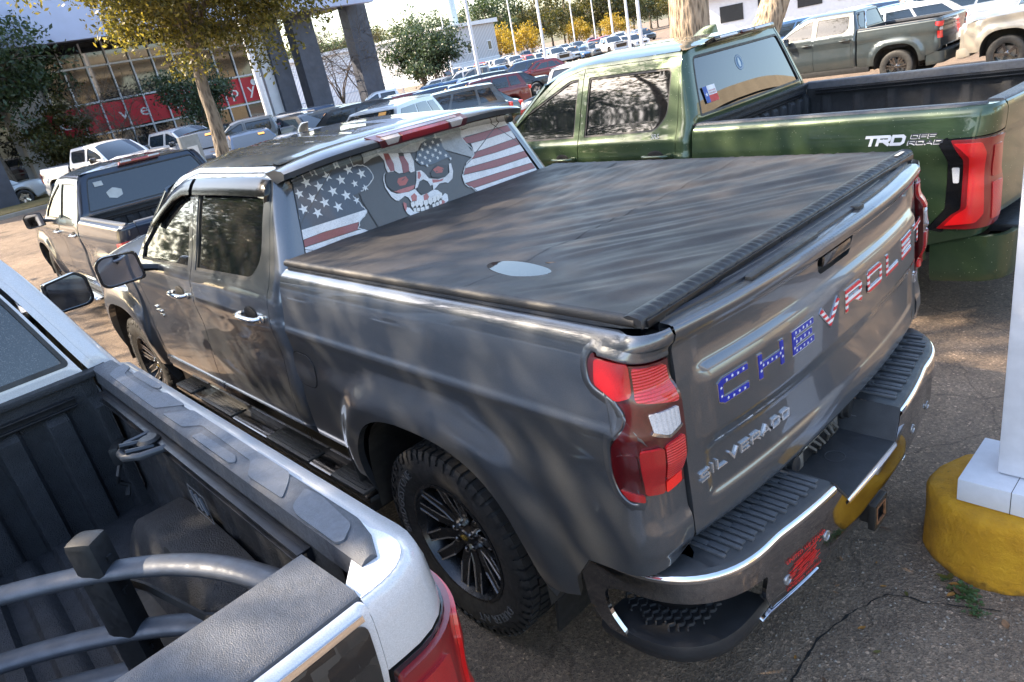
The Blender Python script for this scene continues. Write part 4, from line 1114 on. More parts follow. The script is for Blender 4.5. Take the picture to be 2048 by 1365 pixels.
def decal_build(rg, x0=.929, z0=1.42, x1=1.069, z1=1.84, lift=.006):
    film = {'navy': (.030, .048, .075), 'star': (.62, .64, .66), 'white': (.62, .62, .64), 'red': (.22, .045, .045), 'grey': (.30, .32, .34), 'bone': (.45, .46, .47), 'slate': (.06, .09, .13),
            'dark': (.012, .012, .013), 'glow': (.35, .06, .04), 'pink': (.38, .10, .09), 'tooth': (.66, .64, .62), 'line': (.02, .02, .022), 'wline': (.5, .52, .54)}
    nm = {'navy': 'dark_canton', 'star': 'star', 'white': 'white_stripe', 'red': 'red_stripe', 'grey': 'skull_crown', 'bone': 'skull_brow', 'slate': 'blue_forehead', 'dark': 'eye_socket', 'glow': 'red_glow', 'pink': 'shaded_bone', 'tooth': 'teeth', 'line': 'crack_line', 'wline': 'torn_edge'}
    def filmmat(k, c):
        m, nt, b = _mat('film_'+k)
        v = N(nt, 'ShaderNodeTexVoronoi', ins={'Scale': 260}); nt.links.new(N(nt, 'ShaderNodeTexCoord').outputs['Object'], v.inputs['Vector'])
        f = ramp(nt, v.outputs['Distance'], [(.18, [x*.35 for x in c]), (.36, c)])
        n = ramp(nt, noise_fac(nt, 34, 6, rough=.75), [(.60, (0, 0, 0)), (.68, (.75,)*3)]) if k in ('star', 'red') else ramp(nt, noise_fac(nt, 11, 8, rough=.7), [(.46, (0, 0, 0)), (.72, (.8 if k in ('grey', 'bone', 'dark') else .45,)*3)])
        mx = N(nt, 'ShaderNodeMixRGB'); nt.links.new(n, mx.inputs[0]); nt.links.new(f, mx.inputs[1]); mx.inputs[2].default_value = c4([x*.35+.01 for x in c]); nt.links.new(mx.outputs[0], b.inputs['Base Color'])
        b.inputs['Roughness'].default_value = .38; b.inputs['Coat Weight'].default_value = .6; b.inputs['Coat Roughness'].default_value = .06
        return m
    base = filmmat('base', (.040, .042, .045))
    def F(y, z, d):
        x = x0+(x1-x0)*(z-z0)/(z1-z0); return (x-d*.95-.014*(1-(y/.75)**2), y, z+d*.3)
    def ym(z): return .775+(.668-.775)*(min(1.812, max(1.437, z))-1.437)/.375
    groups = {}
    for c, layer, pts in ART:
        groups.setdefault((c, layer), []).append(pts)
    dl = pyobj('window_film', [F(y*ym(z), z, lift-.004) for z in np.linspace(1.435, 1.812, 9) for y in np.linspace(-1, 1, 25)], [(i*25+j, i*25+j+1, (i+1)*25+j+1, (i+1)*25+j) for i in range(8) for j in range(24)], base, rg, 60)
    dl['label'] = 'printed film of a skull in front of a torn striped flag with stars'
    for key in list(groups):
        if key[0] in ('line', 'wline', 'glow', 'slate', 'navy', 'red'):
            for i_, p_ in enumerate(groups.pop(key)): groups[(key[0], key[1], i_)] = [p_]
    for key, L in groups.items():
        c, layer = key[:2]; bm = bmesh.new()
        if c == 'wline':
            for pts in L:
                pp = [Vector(p) for p in dens(list(pts)+list(pts)[-2::-1], .012)]; pp = pp[:len(pp)//2+1]; rg2 = random.Random(3); vs = []
                for k, p in enumerate(pp):
                    t_ = (pp[min(k+1, len(pp)-1)]-pp[max(k-1, 0)]).normalized(); n_ = Vector((-t_.y, t_.x)); w_ = rg2.uniform(.0012, .0030); j_ = rg2.uniform(-.003, .003)
                    vs.append([bm.verts.new(F(*(p+n_*(j_+s_*w_)), lift+layer*.0005)) for s_ in (1, -1)])
                for a_, b_ in zip(vs, vs[1:]): bm.faces.new((a_[0], b_[0], b_[1], a_[1]))
            me = bpy.data.meshes.new('f'); bm.to_mesh(me); bm.free()
            obj(nm[c], me, filmmat(c, film[c]) if ('film_'+c) not in bpy.data.materials else bpy.data.materials['film_'+c], dl); continue
        for i, pts in enumerate(L):
            d = lift+layer*.0005+(i % 4)*.0001
            if c == 'star':
                (y, z), r_ = pts; poly = star(y, z, r_, 90+(i*37 % 20)-10)
            else: poly = [tuple(p) for p in dens(pts, .05)]
            poly = [(max(-ym(b), min(ym(b), a)), min(1.811, max(1.437, b))) for a, b in poly]
            A = sum(poly[k-1][0]*poly[k][1]-poly[k][0]*poly[k-1][1] for k in range(len(poly)))
            if A > 0: poly = poly[::-1]
            try:
                vs = [bm.verts.new(F(a, b, d)) for a, b in poly]; bm.faces.new(vs)
            except Exception: pass
        bmesh.ops.triangulate(bm, faces=bm.faces)
        me = bpy.data.meshes.new('f'); bm.to_mesh(me); bm.free()
        obj(nm[c], me, filmmat(c, film[c]) if ('film_'+c) not in bpy.data.materials else bpy.data.materials['film_'+c], dl)

def mirror_part(T, loc, sg=1, body=None, w_=.24, h_=.19, hexa=False, yaw=0):
    """door mirror: shell, frame and glass on an arm"""
    m0 = empty('door_mirror'); m0.parent = T; m0.location = loc; m0.rotation_euler = (0, 0, R(yaw))
    out = rpoly([(-.5*w_*sg, -.46*h_), (-.5*w_*sg*.92, .42*h_), (.30*w_*sg, .5*h_), (.5*w_*sg, .30*h_), (.5*w_*sg, -.36*h_), (.36*w_*sg, -.5*h_)], .03 if not hexa else .02)
    bm = bmesh.new(); rings = []
    for dx, k, dz in ((-.004, 1.0, 0), (.02, 1.03, 0), (.06, .98, 0), (.10, .80, 0), (.125, .50, 0)):
        rings.append([bm.verts.new((dx, a*k, b*k)) for a, b in out])
    for a, b in zip(rings, rings[1:]):
        for i in range(len(out)): bm.faces.new((a[i], a[(i+1) % len(out)], b[(i+1) % len(out)], b[i]))
    bm.faces.new(rings[-1]); inn = [bm.verts.new((-.004, a*.90, b*.88)) for a, b in out]; inn2 = [bm.verts.new((.012, a*.88, b*.86)) for a, b in out]
    for r0, r1 in ((rings[0], inn), (inn, inn2)):
        for i in range(len(out)): bm.faces.new((r0[i], r1[i], r1[(i+1) % len(out)], r0[(i+1) % len(out)]))
    bmobj('mirror_shell', bm, body or BLKG, m0, 40)
    bm = bmesh.new(); bm.faces.new([bm.verts.new((.006, a*.885, b*.865)) for a, b in out])
    bmobj('mirror_glass', bm, plain('mirror_silver', (.36, .38, .42), .02, 1, .02), m0, 30)
    bm = bmesh.new(); tube(bm, [(.05, -sg*w_*.42, -.03), (.04, -sg*(w_*.5+.06), -.05), (.03, -sg*(w_*.5+.13), -.08)], [.035, .03, .045], 8, .7); bmobj('mirror_arm', bm, BLK, m0, 50)
    return m0
def door_handle(door, F, s_, z, sg=1, mat=None):
    """strap handle standing off the door over a dished cup"""
    p = F(np.array([s_]), np.array([z]))[0]; mt = mat or CHR
    h0 = empty('handle'); h0.parent = door; h0.location = (p[0], sg*p[1], p[2])
    bm = bmesh.new()
    c = bmesh.ops.create_uvsphere(bm, u_segments=20, v_segments=10, radius=1)
    for v in c['verts']: v.co = Vector((v.co.x*.075, sg*(v.co.y*.006-.0), v.co.z*.042))
    bmobj('handle_cup', bm, DARK, h0, 60)
    bm = bmesh.new(); pts = [(-.115, .004, -.004), (-.10, .030, -.003), (-.06, .040, 0), (0, .043, 0), (.06, .040, 0), (.095, .030, 0), (.108, .004, 0)]
    tube(bm, [(a, sg*b, c_) for a, b, c_ in pts], [.016, .019, .018, .017, .018, .019, .016], 10, .62, up=(0, 0, 1)); bmobj('grip', bm, mt, h0, 60)
    bm = bmesh.new(); bx(bm, (-.135, sg*.006, -.002), (.05, .018, .034), bev=.008); bmobj('grip_end', bm, mt, h0, 50)
def visor(parent, F, pts, sg):
    """dark window deflector following the top of a door frame"""
    vs, fs = [], []; n = len(pts)
    for (s_, z) in pts:
        for dz, off in ((.022, .004), (.016, .014), (-.006, .024), (-.034, .028), (-.056, .025), (-.059, .021), (-.04, .024)):
            p = F(np.array([s_]), np.array([z+dz]))[0]; vs.append((p[0], sg*(p[1]+off), p[2]+off*.15))
    k = 7
    for i in range(n-1):
        for j in range(k-1): a = i*k+j; fs.append((a, a+1, a+k+1, a+k))
    for e in (0, (n-1)*k):
        p0 = vs[e+1]; 
    for e in (0, n-1):
        b = len(vs); cs = []
        for j in range(5):
            p = vs[e*k+j]; vs.append((p[0], p[1]-sg*(.035 if 0 < j else .0), p[2]))
        for j in range(4): fs.append((e*k+j, e*k+j+1, b+j+1, b+j))
    pyobj('wind_deflector', vs, fs, plain('smoked_acrylic', (.006, .006, .007), .12, 0, .1, 5, spec=.4), parent, 50, True)

def hero_details(T, tail, bed, cab, rg, rw, doors):
    S = lambda x: -x
    body = MATS['grey_metallic_paint']
    decal_build(rg)
    # cab latch pieces on the glass and the film clips
    for y in (.52, -.585):
        bm = bmesh.new(); bx(bm, (.892, y, 1.462), (.03, .06, .016), bev=.004); bx(bm, (.884, y+.0, 1.470), (.016, .03, .014), bev=.003); bmobj('window_clip', bm, BLKG, rw, 30)
    # spoiler lip at the back of the roof, brake light on it
    bm = bmesh.new(); rows = []
    for y in np.linspace(-.745, .745, 41):
        k = abs(y)/.745; xb_ = .885+.045*k**3+.03*max(0, k-.93)/.07; zz = 1.872-.035*k**4; xf_ = 1.10+.0*k
        rows.append([bm.verts.new((xf_+.05, y, zz+.020-.015*k**3)), bm.verts.new((xf_-.06, y, zz+.026-.012*k**3)), bm.verts.new((xb_+.02, y, zz+.008)), bm.verts.new((xb_, y, zz-.004)), bm.verts.new((xb_+.012, y, zz-.030)), bm.verts.new((xb_+.06, y, zz-.038)), bm.verts.new((1.06, y, zz-.048))])
    for a, b in zip(rows, rows[1:]):
        for j in range(6): bm.faces.new((a[j], b[j], b[j+1], a[j+1]))
    bm.faces.new(rows[0]); bm.faces.new(rows[-1][::-1])
    sp = bmobj('roof_spoiler', bm, body, T, 42)
    # underside of the lip in black
    bm = bmesh.new(); rows = []
    for y in np.linspace(-.735, .735, 41):
        k = abs(y)/.745; xb_ = .885+.045*k**3; zz = 1.872-.035*k**4
        rows.append([bm.verts.new((xb_+.010, y, zz-.0345)), bm.verts.new((xb_+.065, y, zz-.0415)), bm.verts.new((1.05, y, zz-.075))])
    for a, b in zip(rows, rows[1:]):
        for j in range(2): bm.faces.new((a[j], b[j], b[j+1], a[j+1]))
    bmobj('spoiler_underside', bm, BLKG, sp, 30)
    def FB(u, v, d):     # brake light face: u lateral, v across from roof down over the lip
        t = v; p0 = Vector((.955, -u, 1.889)); p1 = Vector((.880, -u, 1.868)); p2 = Vector((.889, -u, 1.838))
        p = p0.lerp(p1, t/.6) if t < .6 else p1.lerp(p2, (t-.6)/.4)
        return p+Vector((-.55*d, 0, .8*d)) if t < .6 else p+Vector((-d, 0, .15*d))
    def patch(nm, u0, u1, v0, v1, d, mat, par, sl=0, nseg=10):
        bm = bmesh.new(); V = [v0]+[q for q in (.6,) if v0 < q < v1]+[v1]; rows = []
        for i in range(nseg+1):
            u = u0+(u1-u0)*i/nseg; rows.append([bm.verts.new(FB(u+(sl*(v-v0)/(v1-v0))*(1 if u < (u0+u1)/2 else -1)*abs(2*i/nseg-1), v, d)) for v in V])
        for a, b in zip(rows, rows[1:]):
            for j in range(len(V)-1): bm.faces.new((a[j], b[j], b[j+1], a[j+1]))
        r = bmesh.ops.extrude_face_region(bm, geom=bm.faces[:]);
        for v in [g for g in r['geom'] if isinstance(g, bmesh.types.BMVert)]: v.co += Vector((.006, 0, -.006))
        return bmobj(nm, bm, mat, par, 30)
    bl = patch('high_brake_light', -.30, .30, -.05, .98, .006, REDD, T, .035)
    patch('cargo_lamp', -.245, .245, .10, .34, .009, plain('frosted_lens', (.20, .13, .14), .3, 0, .25, 90, coat=.8), bl, .01, 18)
    patch('clear_lens', -.25, -.15, .42, .90, .0095, plain('milky_lens', (.36, .33, .32), .3, 0, .12, 30, coat=.8), bl, .02)
    patch('clear_lens', .15, .25, .42, .90, .0095, MATS['milky_lens'], bl, .02)
    patch('red_lens', -.145, .145, .42, .90, .0095, lens('cherry_lens', (.20, .004, .008), scale=30), bl)
    # door furniture
    for i, d in enumerate(doors):
        sg = 1 if i < 2 else -1; rear = i % 2 == 0
        door_handle(d, cab, S(1.27 if rear else 2.27), 1.215 if rear else 1.215, sg)
        if rear: visor(d, cab, [(S(1.085), 1.775), (S(1.095), 1.79), (S(1.2), 1.800), (S(1.5), 1.803), (S(1.8), 1.803), (S(2.03), 1.802)], sg)
        else: visor(d, cab, [(S(2.085), 1.802), (S(2.2), 1.798), (S(2.35), 1.765), (S(2.5), 1.70), (S(2.68), 1.61)], sg)
        if not rear:
            mr = mirror_part(T, (2.66, sg*1.15, 1.385), sg, CHR if 0 else BLKG, .25, .195, yaw=-14*sg)
            # trail badge: two linked chrome lumps
            p = cab(np.array([S(2.86)]), np.array([1.02]))[0]
            bm = bmesh.new()
            for a, b, s1, s2 in ((0, 0, .10, .020), (.035, .026, .05, .018), (-.03, -.026, .06, .018)): bx(bm, (p[0]+a, sg*(p[1]+.004), p[2]+b), (s1, .012, s2), bev=.004)
            bmobj('door_badge', bm, CHR, d, 30)
    # wheels
    for x in (AX, 3.745):
        for sg in (1, -1):
            wheel('wheel', T, (x, sg*.845, .418), 'split', .418, .285, .262, sg, True, plain('gunmetal', (.05, .052, .058), .25, .75), plain('machined_metal', (.70, .70, .72), .20, .9), (('BRIDGESTONE', 22, .055), ('DUELER A/T', 235, .05)))
    for sg in (1, -1): housing(T, 0, sg)
    # mud flap seen behind the front of the rear arch, and rear one
    bm = bmesh.new(); bx(bm, (.60, .90, .50), (.015, .20, .34), rot('Y', 8), bev=.005); bmobj('mud_flap', bm, BLK, T, 30)
    bm = bmesh.new(); bx(bm, (-.50, .82, .26), (.015, .20, .16), rot('Y', -8), bev=.005); bmobj('mud_flap', bm, BLK, T, 30)
    # polished rocker moulding and running board
    for sg in (1, -1):
        bm = bmesh.new()
        for (xa_, xb_) in ((.62, 1.02), (1.03, 2.04), (2.05, 3.06)):
            rows = []
            for x in np.linspace(xa_, xb_, 12):
                rows.append([bm.verts.new((x, sg*a, z)) for a, z in ((.972, .672), (.998, .670), (1.003, .645), (.995, .635), (.998, .615), (.988, .605), (.986, .580), (.955, .565), (.90, .545))])
            for a, b in zip(rows, rows[1:]):
                for j in range(8): bm.faces.new((a[j], b[j], b[j+1], a[j+1]))
        bmobj('rocker_moulding', bm, chrome('smoked_chrome', (.30, .30, .31), .10), T, 30)
        rb = empty('running_board'); rb.parent = T; rb.location = (0, 0, .085)
        bm = bmesh.new(); bx(bm, (1.72, sg*.955, .385), (2.45, .185, .035), bev=.015); bmobj('board', bm, CHRD, rb, 30)
        bm = bmesh.new(); bx(bm, (1.72, sg*.955, .355), (2.46, .15, .04), bev=.015); bmobj('board_core', bm, BLK, rb, 30)
        for x0_, x1_ in ((.50, .80), (1.02, 1.50), (1.98, 2.46), (2.64, 2.94)):
            bm = bmesh.new(); bx(bm, ((x0_+x1_)/2, sg*.955, .400), (x1_-x0_, (.185), .022), bev=.008)
            nn = 8
            for k in range(nn): bx(bm, ((x0_+x1_)/2, sg*(.955-.068+.136*k/(nn-1)), .413), (x1_-x0_-.04, .008, .008), bev=.002)
            bmobj('step_pad', bm, BLK, rb, 30)
        for x in (.62, 2.85):
            bm = bmesh.new(); bx(bm, (x, sg*.88, .37), (.08, .16, .05), bev=.01); bmobj('bracket', bm, DARK, rb, 30)
    # ---- rear bumper
    B = empty('rear_bumper'); B.parent = T; B.location = (0, .02, .05)
    bs = Surf(-1.20, .950, (.37, .36), .045, [(.20, -.05), (.34, -.012), (.45, .0), (.60, .003), (.665, 0), (.70, -.01)], [(.20, -.10), (.34, -.05), (.40, -.02), (.46, .0), (.60, .006), (.665, .0), (.70, -.012)], xf=2)
    sy = bs.s_of_y; zt = .668
    crv = chrome('bumper_chrome', (.40, .40, .42), .05)
    # outline in (s, z) from the left side front edge round to the right side front edge
    smax = float(bs.L[-1])
    sF = S(-.735)
    for mi in (False, True):
        yc = .30 if not mi else .225
        po = rpoly([(sF, zt, .03), (sy(yc), zt, .015), (sy(yc-.075), .575, .02), (sy(.0), .575, 0), (sy(.0), .40, 0), (sy(.52), .375, .02), (sy(.60), .375, .03), (sy(.68), .50, .03), (sy(.66), .575, .02), (sF+.17, .585, .04), (sF+.085, .555, .05), (sF+.085, .47, .04), (sF+.15, .37, .03), (sF+.10, .345, .02), (sF+.01, .44, .05)], .01)
        ch = panel('chrome_face', po, bs, crv, B, (), .022, .014, mirror=mi)
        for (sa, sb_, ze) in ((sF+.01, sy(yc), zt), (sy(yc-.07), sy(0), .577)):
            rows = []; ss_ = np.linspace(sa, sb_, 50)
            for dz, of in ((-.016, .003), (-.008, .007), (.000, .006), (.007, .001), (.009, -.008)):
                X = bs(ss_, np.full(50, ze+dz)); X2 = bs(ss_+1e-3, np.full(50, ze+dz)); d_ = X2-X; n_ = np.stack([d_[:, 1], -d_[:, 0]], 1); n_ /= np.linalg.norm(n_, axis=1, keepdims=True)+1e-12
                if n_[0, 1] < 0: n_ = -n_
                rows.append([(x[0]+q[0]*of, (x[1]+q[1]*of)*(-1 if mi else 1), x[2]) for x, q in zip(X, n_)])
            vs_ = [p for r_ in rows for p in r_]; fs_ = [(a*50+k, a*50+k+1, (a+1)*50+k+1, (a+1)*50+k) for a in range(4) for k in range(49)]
            pyobj('chrome_edge_highlight', vs_, fs_, chrome('highlight_chrome', (.80, .80, .82), .05), B, 60, True)  # bead of paler chrome than the face, its colour imitating the edge highlight
        # lower valance strip
        va = rpoly([(sy(.60), .385), (sy(0), .385), (sy(0), .30), (sy(.55), .28)], .01)
        panel('valance', va, bs, BLK, B, (), .04, .02, off=-.03, mirror=mi)
        st = rpoly([(sy(.64), .350, .01), (sy(.36), .385, .01), (sy(.36), .365, .01), (sy(.62), .325, .01)], .005)
        panel('chrome_strip', st, bs, CHR, B, (), .02, .02, off=.004, mirror=mi)
        # corner step: pocket walls, tread floor with chevrons
        sg = -1 if mi else 1
        def PT(s_, z, d=0):
            p = bs(np.array([s_]), np.array([z]))[0]; c_ = Vector((-.80, .66, z)); v = Vector(p); dirn = (c_-v); dirn.z = 0
            v = v+dirn.normalized()*d; return Vector((v.x, sg*v.y, v.z))
        nst = 22; ss = np.linspace(sF+.10, sy(.63), nst)
        bm = bmesh.new(); rows = []
        for k, s_ in enumerate(ss):
            e = min(1, k/3)*min(1, (nst-1-k)/3)
            rows.append([bm.verts.new(q) for q in (PT(s_, .60, .004), PT(s_, .592, .05), PT(s_, .52, .12), PT(s_, .395, .16))])
        for a, b in zip(rows, rows[1:]):
            for j in range(3): bm.faces.new((a[j], b[j], b[j+1], a[j+1]))
        bmobj('step_pocket', bm, plain('pocket_plastic', (.012, .012, .014), .35, 0, .2, 10), B, 50)
        bm = bmesh.new(); rows = []; ss2 = np.linspace(sF+.04, sy(.585), nst)
        for k, s_ in enumerate(ss2):
            t = k/(nst-1); zf_ = .385+.012*(1-math.sin(math.pi*t)); 
            o0 = PT(s_, .30, -.006); o1 = PT(s_, .30, -.012)
            rows.append([bm.verts.new(Vector((PT(s_, .30, d).x, PT(s_, .30, d).y, z))) for d, z in ((.005, zf_-.075), (-.006, zf_-.065), (-.016, zf_-.03), (-.008, zf_-.004), (.012, zf_), (.05, zf_+.002), (.09, zf_+.004))])
        for a, b in zip(rows, rows[1:]):
            for j in range(6): bm.faces.new((a[j], b[j], b[j+1], a[j+1]))
        inner = [r_[-1] for r_ in rows]; bm.faces.new(inner)
        stp = bmobj('corner_step', bm, plain('step_plastic', (.020, .021, .024), .4, 0, .2, 12, .2, 300), B, 40)
        bm = bmesh.new()
        for ix in range(-8, 9):
            for iy in range(-5, 6):
                cx, cy = -.90+ix*.0235, .73+iy*.034+(.017 if ix % 2 else 0)
                # keep inside the step tread
                dd = math.hypot((cx+.90)/.15, (cy-.73)/.14)
                if dd > 1 or False: continue
                for q in (-1, 1): bx(bm, (cx+.0055*0, sg*(cy+q*.0075), .398+.0*ix), (.005, .019, .010), rot('Z', q*sg*38))
        bmobj('tread_chevrons', bm, plain('chevron_plastic', (.040, .041, .045), .45, 0, .2, 20), stp, 30)
    # top pads with ribs, lowered centre shelf
    padm = plain('step_pad_plastic', (.030, .032, .036), .42, 0, .2, 18, .25, 300)
    ribm = plain('pad_rib_plastic', (.075, .080, .090), .40, 0, .2, 40, .3, 400)
    def outer_pt(y, z=.668, inn=0):
        yy = abs(y); s_ = sy(yy) ; p = bs(np.array([s_]), np.array([z]))[0]; return Vector((p[0]+inn, y, z))
    for (y0, y1, nm) in ((.96, .30, 'step_pad_top'), (-.225, -.96, 'step_pad_top')):
        bm = bmesh.new(); rows = []
        for k in range(40):
            y = y0+(y1-y0)*k/39
            if abs(y) > .60:      # follow the rounded corner
                f = (abs(y)-.60)/.36; s_ = bs.sc1+(-.0)-(f)*(bs.sc1-(S(-.80))); p = bs(np.array([s_]), np.array([zt]))[0]; ox, oy = p[0], math.copysign(p[1], y)
            else: o = outer_pt(y); ox, oy = o.x, y
            inx = -.985; iy = math.copysign(min(abs(oy), .86 if abs(y) > .60 else 9), y)
            iy = oy if abs(y) <= .74 else math.copysign(.60+(abs(oy)-.60)*.62, y)
            row = [Vector((ox, oy, zt)), Vector((ox+.004, oy, zt+.010)), Vector((ox+.016, oy+(iy-oy)*.08, zt+.018)), Vector((ox+(inx-ox)*.5, oy+(iy-oy)*.5, zt+.020)), Vector((inx, iy, zt+.020)), Vector((inx+.012, iy, zt-.06))]
            rows.append([bm.verts.new(q) for q in row])
        for a, b in zip(rows, rows[1:]):
            for j in range(5): bm.faces.new((a[j], b[j], b[j+1], a[j+1]))
        pd = bmobj(nm, bm, padm, B, 35)
        bm = bmesh.new(); ya, yb = (.77, .35) if y0 > 0 else (-.28, -.80); nr = 9 if y0 > 0 else 9
        for k in range(nr):
            y = ya+(yb-ya)*k/(nr-1); ox = outer_pt(min(.74, max(-.74, y))).x+.030+(.05*max(0, abs(y)-.74)/.1); ix = -1.012; L_ = ix-ox
            bx(bm, (ox+L_*.5, y, zt+.021), (L_, .014, .010), bev=.003)
            # wide grip block with offset step between the bars
            bx(bm, (ox+L_*.30, y-.026, zt+.0205), (L_*.5, .020, .008), bev=.002); bx(bm, (ox+L_*.76, y-.021, zt+.0205), (L_*.42, .020, .008), bev=.002)
        bmobj('grip_ribs', bm, ribm, pd, 30)
    # shelf in the middle with its two sloping ends and front wall with the plate bay
    bm = bmesh.new()
    ends = [(.30, zt+.018), (.225, .590), (-.150, .590), (-.225, zt+.018)]
    for (ya, za), (yb, zb) in zip(ends, ends[1:]):
        a0, b0 = outer_pt(ya, min(za, .668)), outer_pt(yb, min(zb, .668)); a0.z, b0.z = za, zb
        f = [bm.verts.new(q) for q in (a0, b0, Vector((-.985, yb, zb)), Vector((-.985, ya, za)))]; bm.faces.new(f)
    g_ = bmesh.ops.extrude_face_region(bm, geom=bm.faces[:])
    for v in [q for q in g_['geom'] if isinstance(q, bmesh.types.BMVert)]: v.co.z -= .012
    sh = bmobj('centre_shelf', bm, padm, B, 25)
    bm = bmesh.new(); bx(bm, (-1.040, .03, .655), (.02, .50, .16), bev=.004); bmobj('back_wall', bm, BLK, B, 30)
    bm = bmesh.new(); bx(bm, (-1.056, .03, .690), (.010, .32, .075), bev=.003); bx(bm, (-1.056, .165, .630), (.010, .05, .07), bev=.003); bx(bm, (-1.056, -.105, .630), (.010, .05, .07), bev=.003)
    pb = bmobj('plate_bracket', bm, plain('worn_aluminium', (.30, .29, .27), .45, .7, .3, 20), B, 30)
    bm = bmesh.new()
    for y in (.13, -.09): bx(bm, (-1.064, y, .672), (.006, .016, .016), bev=.002)
    bmobj('bracket_bolts', bm, plain('white_nylon', (.6, .58, .5), .5), pb, 30)
    bm = bmesh.new(); rng = random.Random(3)
    for k in range(6): tube(bm, [(-1.055, .10-.04*k+rng.uniform(-.01, .01), .650), (-1.075, .08-.035*k, .630+rng.uniform(-.01, .01)), (-1.06, .05-.03*k, .60)], .006, 6)
    bmobj('wiring', bm, plain('dirty_wire', (.10, .09, .08), .6, 0, .4), B, 40)
    for y, r_, nm in ((.235, .032, 'tow_socket'), (-.195, .030, 'tow_socket')):
        bm = bmesh.new(); lathe(bm, [(r_*1.25, -1.045), (r_*1.25, -1.060), (r_, -1.066), (r_*.95, -1.082), (r_*.6, -1.086), (.001, -1.086)], 20, 'x', (0, y, .655))
        for v in bm.verts: v.co.z = .655+(v.co.z-.655)*1.25
        bmobj(nm, bm, BLK, B, 40)
    bm = bmesh.new(); lathe(bm, [(.034, .5915), (.032, .5915), (.032, .5925), (.034, .5925)], 28, 'z', (-1.12, .03, 0)); bmobj('ball_mark', bm, ribm, sh, 30)
    bm = bmesh.new(); bx(bm, (-1.09, -.195, .63), (.035, .006, .022), rot('X', -60), bev=.003); bmobj('shelf_lamp', bm, CLR, B, 30)
    # parking sensors
    for y in (.56, .36, -.36, -.62):
        p = bs(np.array([sy(abs(y))]), np.array([.485 if abs(y) > .5 else .525]))[0]
        bm = bmesh.new(); lathe(bm, [(.019, .004), (.018, -.003), (.013, -.004), (.012, -.001), (.001, -.001)], 20, 'x', (p[0], math.copysign(p[1], y), p[2])); bmobj('parking_sensor', bm, plain('sensor_silver', (.35, .35, .36), .25, .6), B, 30)
    # red sticker on the chrome
    red = plain('sticker_red', (.62, .012, .010), .5, 0, .1)
    def FS(a, b, c=0):
        s_ = sy(.475-a) ; p = bs(np.array([s_]), np.array([.505+b]))[0]; return (p[0]-.0035-c, .475-a, p[2])
    bm = bmesh.new()
    for tx, b0 in (('UNITED WE STAND', .045), ('DIVIDED WE FALL', -.068)):
        me = text_mesh(tx, .022, .0003, 1.0); map_mesh(me, lambda a, b, c: FS(a*1.0, b0+b, c)); bm.from_mesh(me)
    bmobj('sticker_lettering', bm, red, B, 30)
    bm = bmesh.new(); rng = random.Random(11)
    for k in range(15):
        b = -.040+.0052*k; a = -.075+rng.uniform(-.01, .02)*(1 if k % 3 else 2); e = .075-rng.uniform(-.008, .03)
        sl = .010; n_ = 10
        for q in range(n_):
            if rng.random() < .16: continue
            a0 = a+(e-a)*q/n_; a1 = a+(e-a)*(q+.92)/n_; z_ = lambda t: b-.008+.018*(t-a)/(e-a); prism(bm, [(a0, z_(a0)), (a1, z_(a1)), (a1, z_(a1)+.0030), (a0, z_(a0)+.0026)], 0, .0004, lambda u, v, d: FS(u, v, d))
    bmobj('sticker_print', bm, red, B, 30)
    # hitch receiver
    hr = empty('hitch_receiver'); hr.parent = T
    bm = bmesh.new()
    for (c_, s_) in (((-1.10, -.02, .442), (.26, .075, .010)), ((-1.10, -.02, .378), (.26, .075, .010)), ((-1.10, .0135, .41), (.26, .010, .074)), ((-1.10, -.0535, .41), (.26, .010, .074))): bx(bm, c_, s_, bev=.002)
    for (c_, s_) in (((-1.236, -.02, .455), (.025, .104, .016)), ((-1.236, -.02, .365), (.025, .104, .016)), ((-1.236, .026, .41), (.025, .016, .104)), ((-1.236, -.066, .41), (.025, .016, .104))): bx(bm, c_, s_, bev=.004)
    bx(bm, (-1.0, -.02, .40), (.06, .9, .06), bev=.01)
    bmobj('square_tube', bm, plain('hitch_paint', (.015, .014, .014), .5, 0, .3, 15), hr, 30)
    bm = bmesh.new(); bx(bm, (-1.2465, .0145, .41), (.006, .006, .066)); bx(bm, (-1.2465, -.0545, .41), (.006, .006, .066)); bx(bm, (-1.2465, -.02, .443), (.006, .06, .006)); bx(bm, (-1.2465, -.02, .377), (.006, .06, .006)); bmobj('rusty_edge', bm, plain('rust', (.20, .085, .035), .8, .1, .4, 60), hr, 30)
    for y in (.10,):
        bm = bmesh.new(); tube(bm, [(-1.10+.045*math.sin(a), y, .35+.03*math.cos(a)) for a in np.linspace(-2.4, 2.4, 12)], .007, 6); bmobj('chain_loop', bm, BLK, hr, 40)
    bm = bmesh.new(); tube(bm, [(-.4, .45, .33), (-.9, .55, .33), (-1.02, .58, .32)], .035, 12); bmobj('exhaust_pipe', bm, plain('worn_steel', (.3, .29, .28), .35, .9), T, 40)
    # aerial fin on the roof
    bm = bmesh.new(); rows = []
    for k in range(7):
        t = k/6; z = 1.925+.055*math.sin(t*math.pi*.5); w_ = .022*(1-t); x0_ = 2.05-.03*t; x1_ = 2.22-.13*t
        rows.append([bm.verts.new((x0_, 0, z)), bm.verts.new(((x0_+x1_)/2, w_, z)), bm.verts.new((x1_, 0, z)), bm.verts.new(((x0_+x1_)/2, -w_, z))])
    for a, b in zip(rows, rows[1:]):
        for j in range(4): bm.faces.new((a[j], a[(j+1) % 4], b[(j+1) % 4], b[j]))
    bm.faces.new(rows[-1]); fin = bmobj('roof_aerial', bm, body, T, 50)
def gz(x, y):
    """height of the lot: it falls gently away to the right of the trucks"""
    return float(-.5*sst(-y, 3, 20)-.12*sst(x, 4, 6.5)*(1-sst(x, 11, 22)))
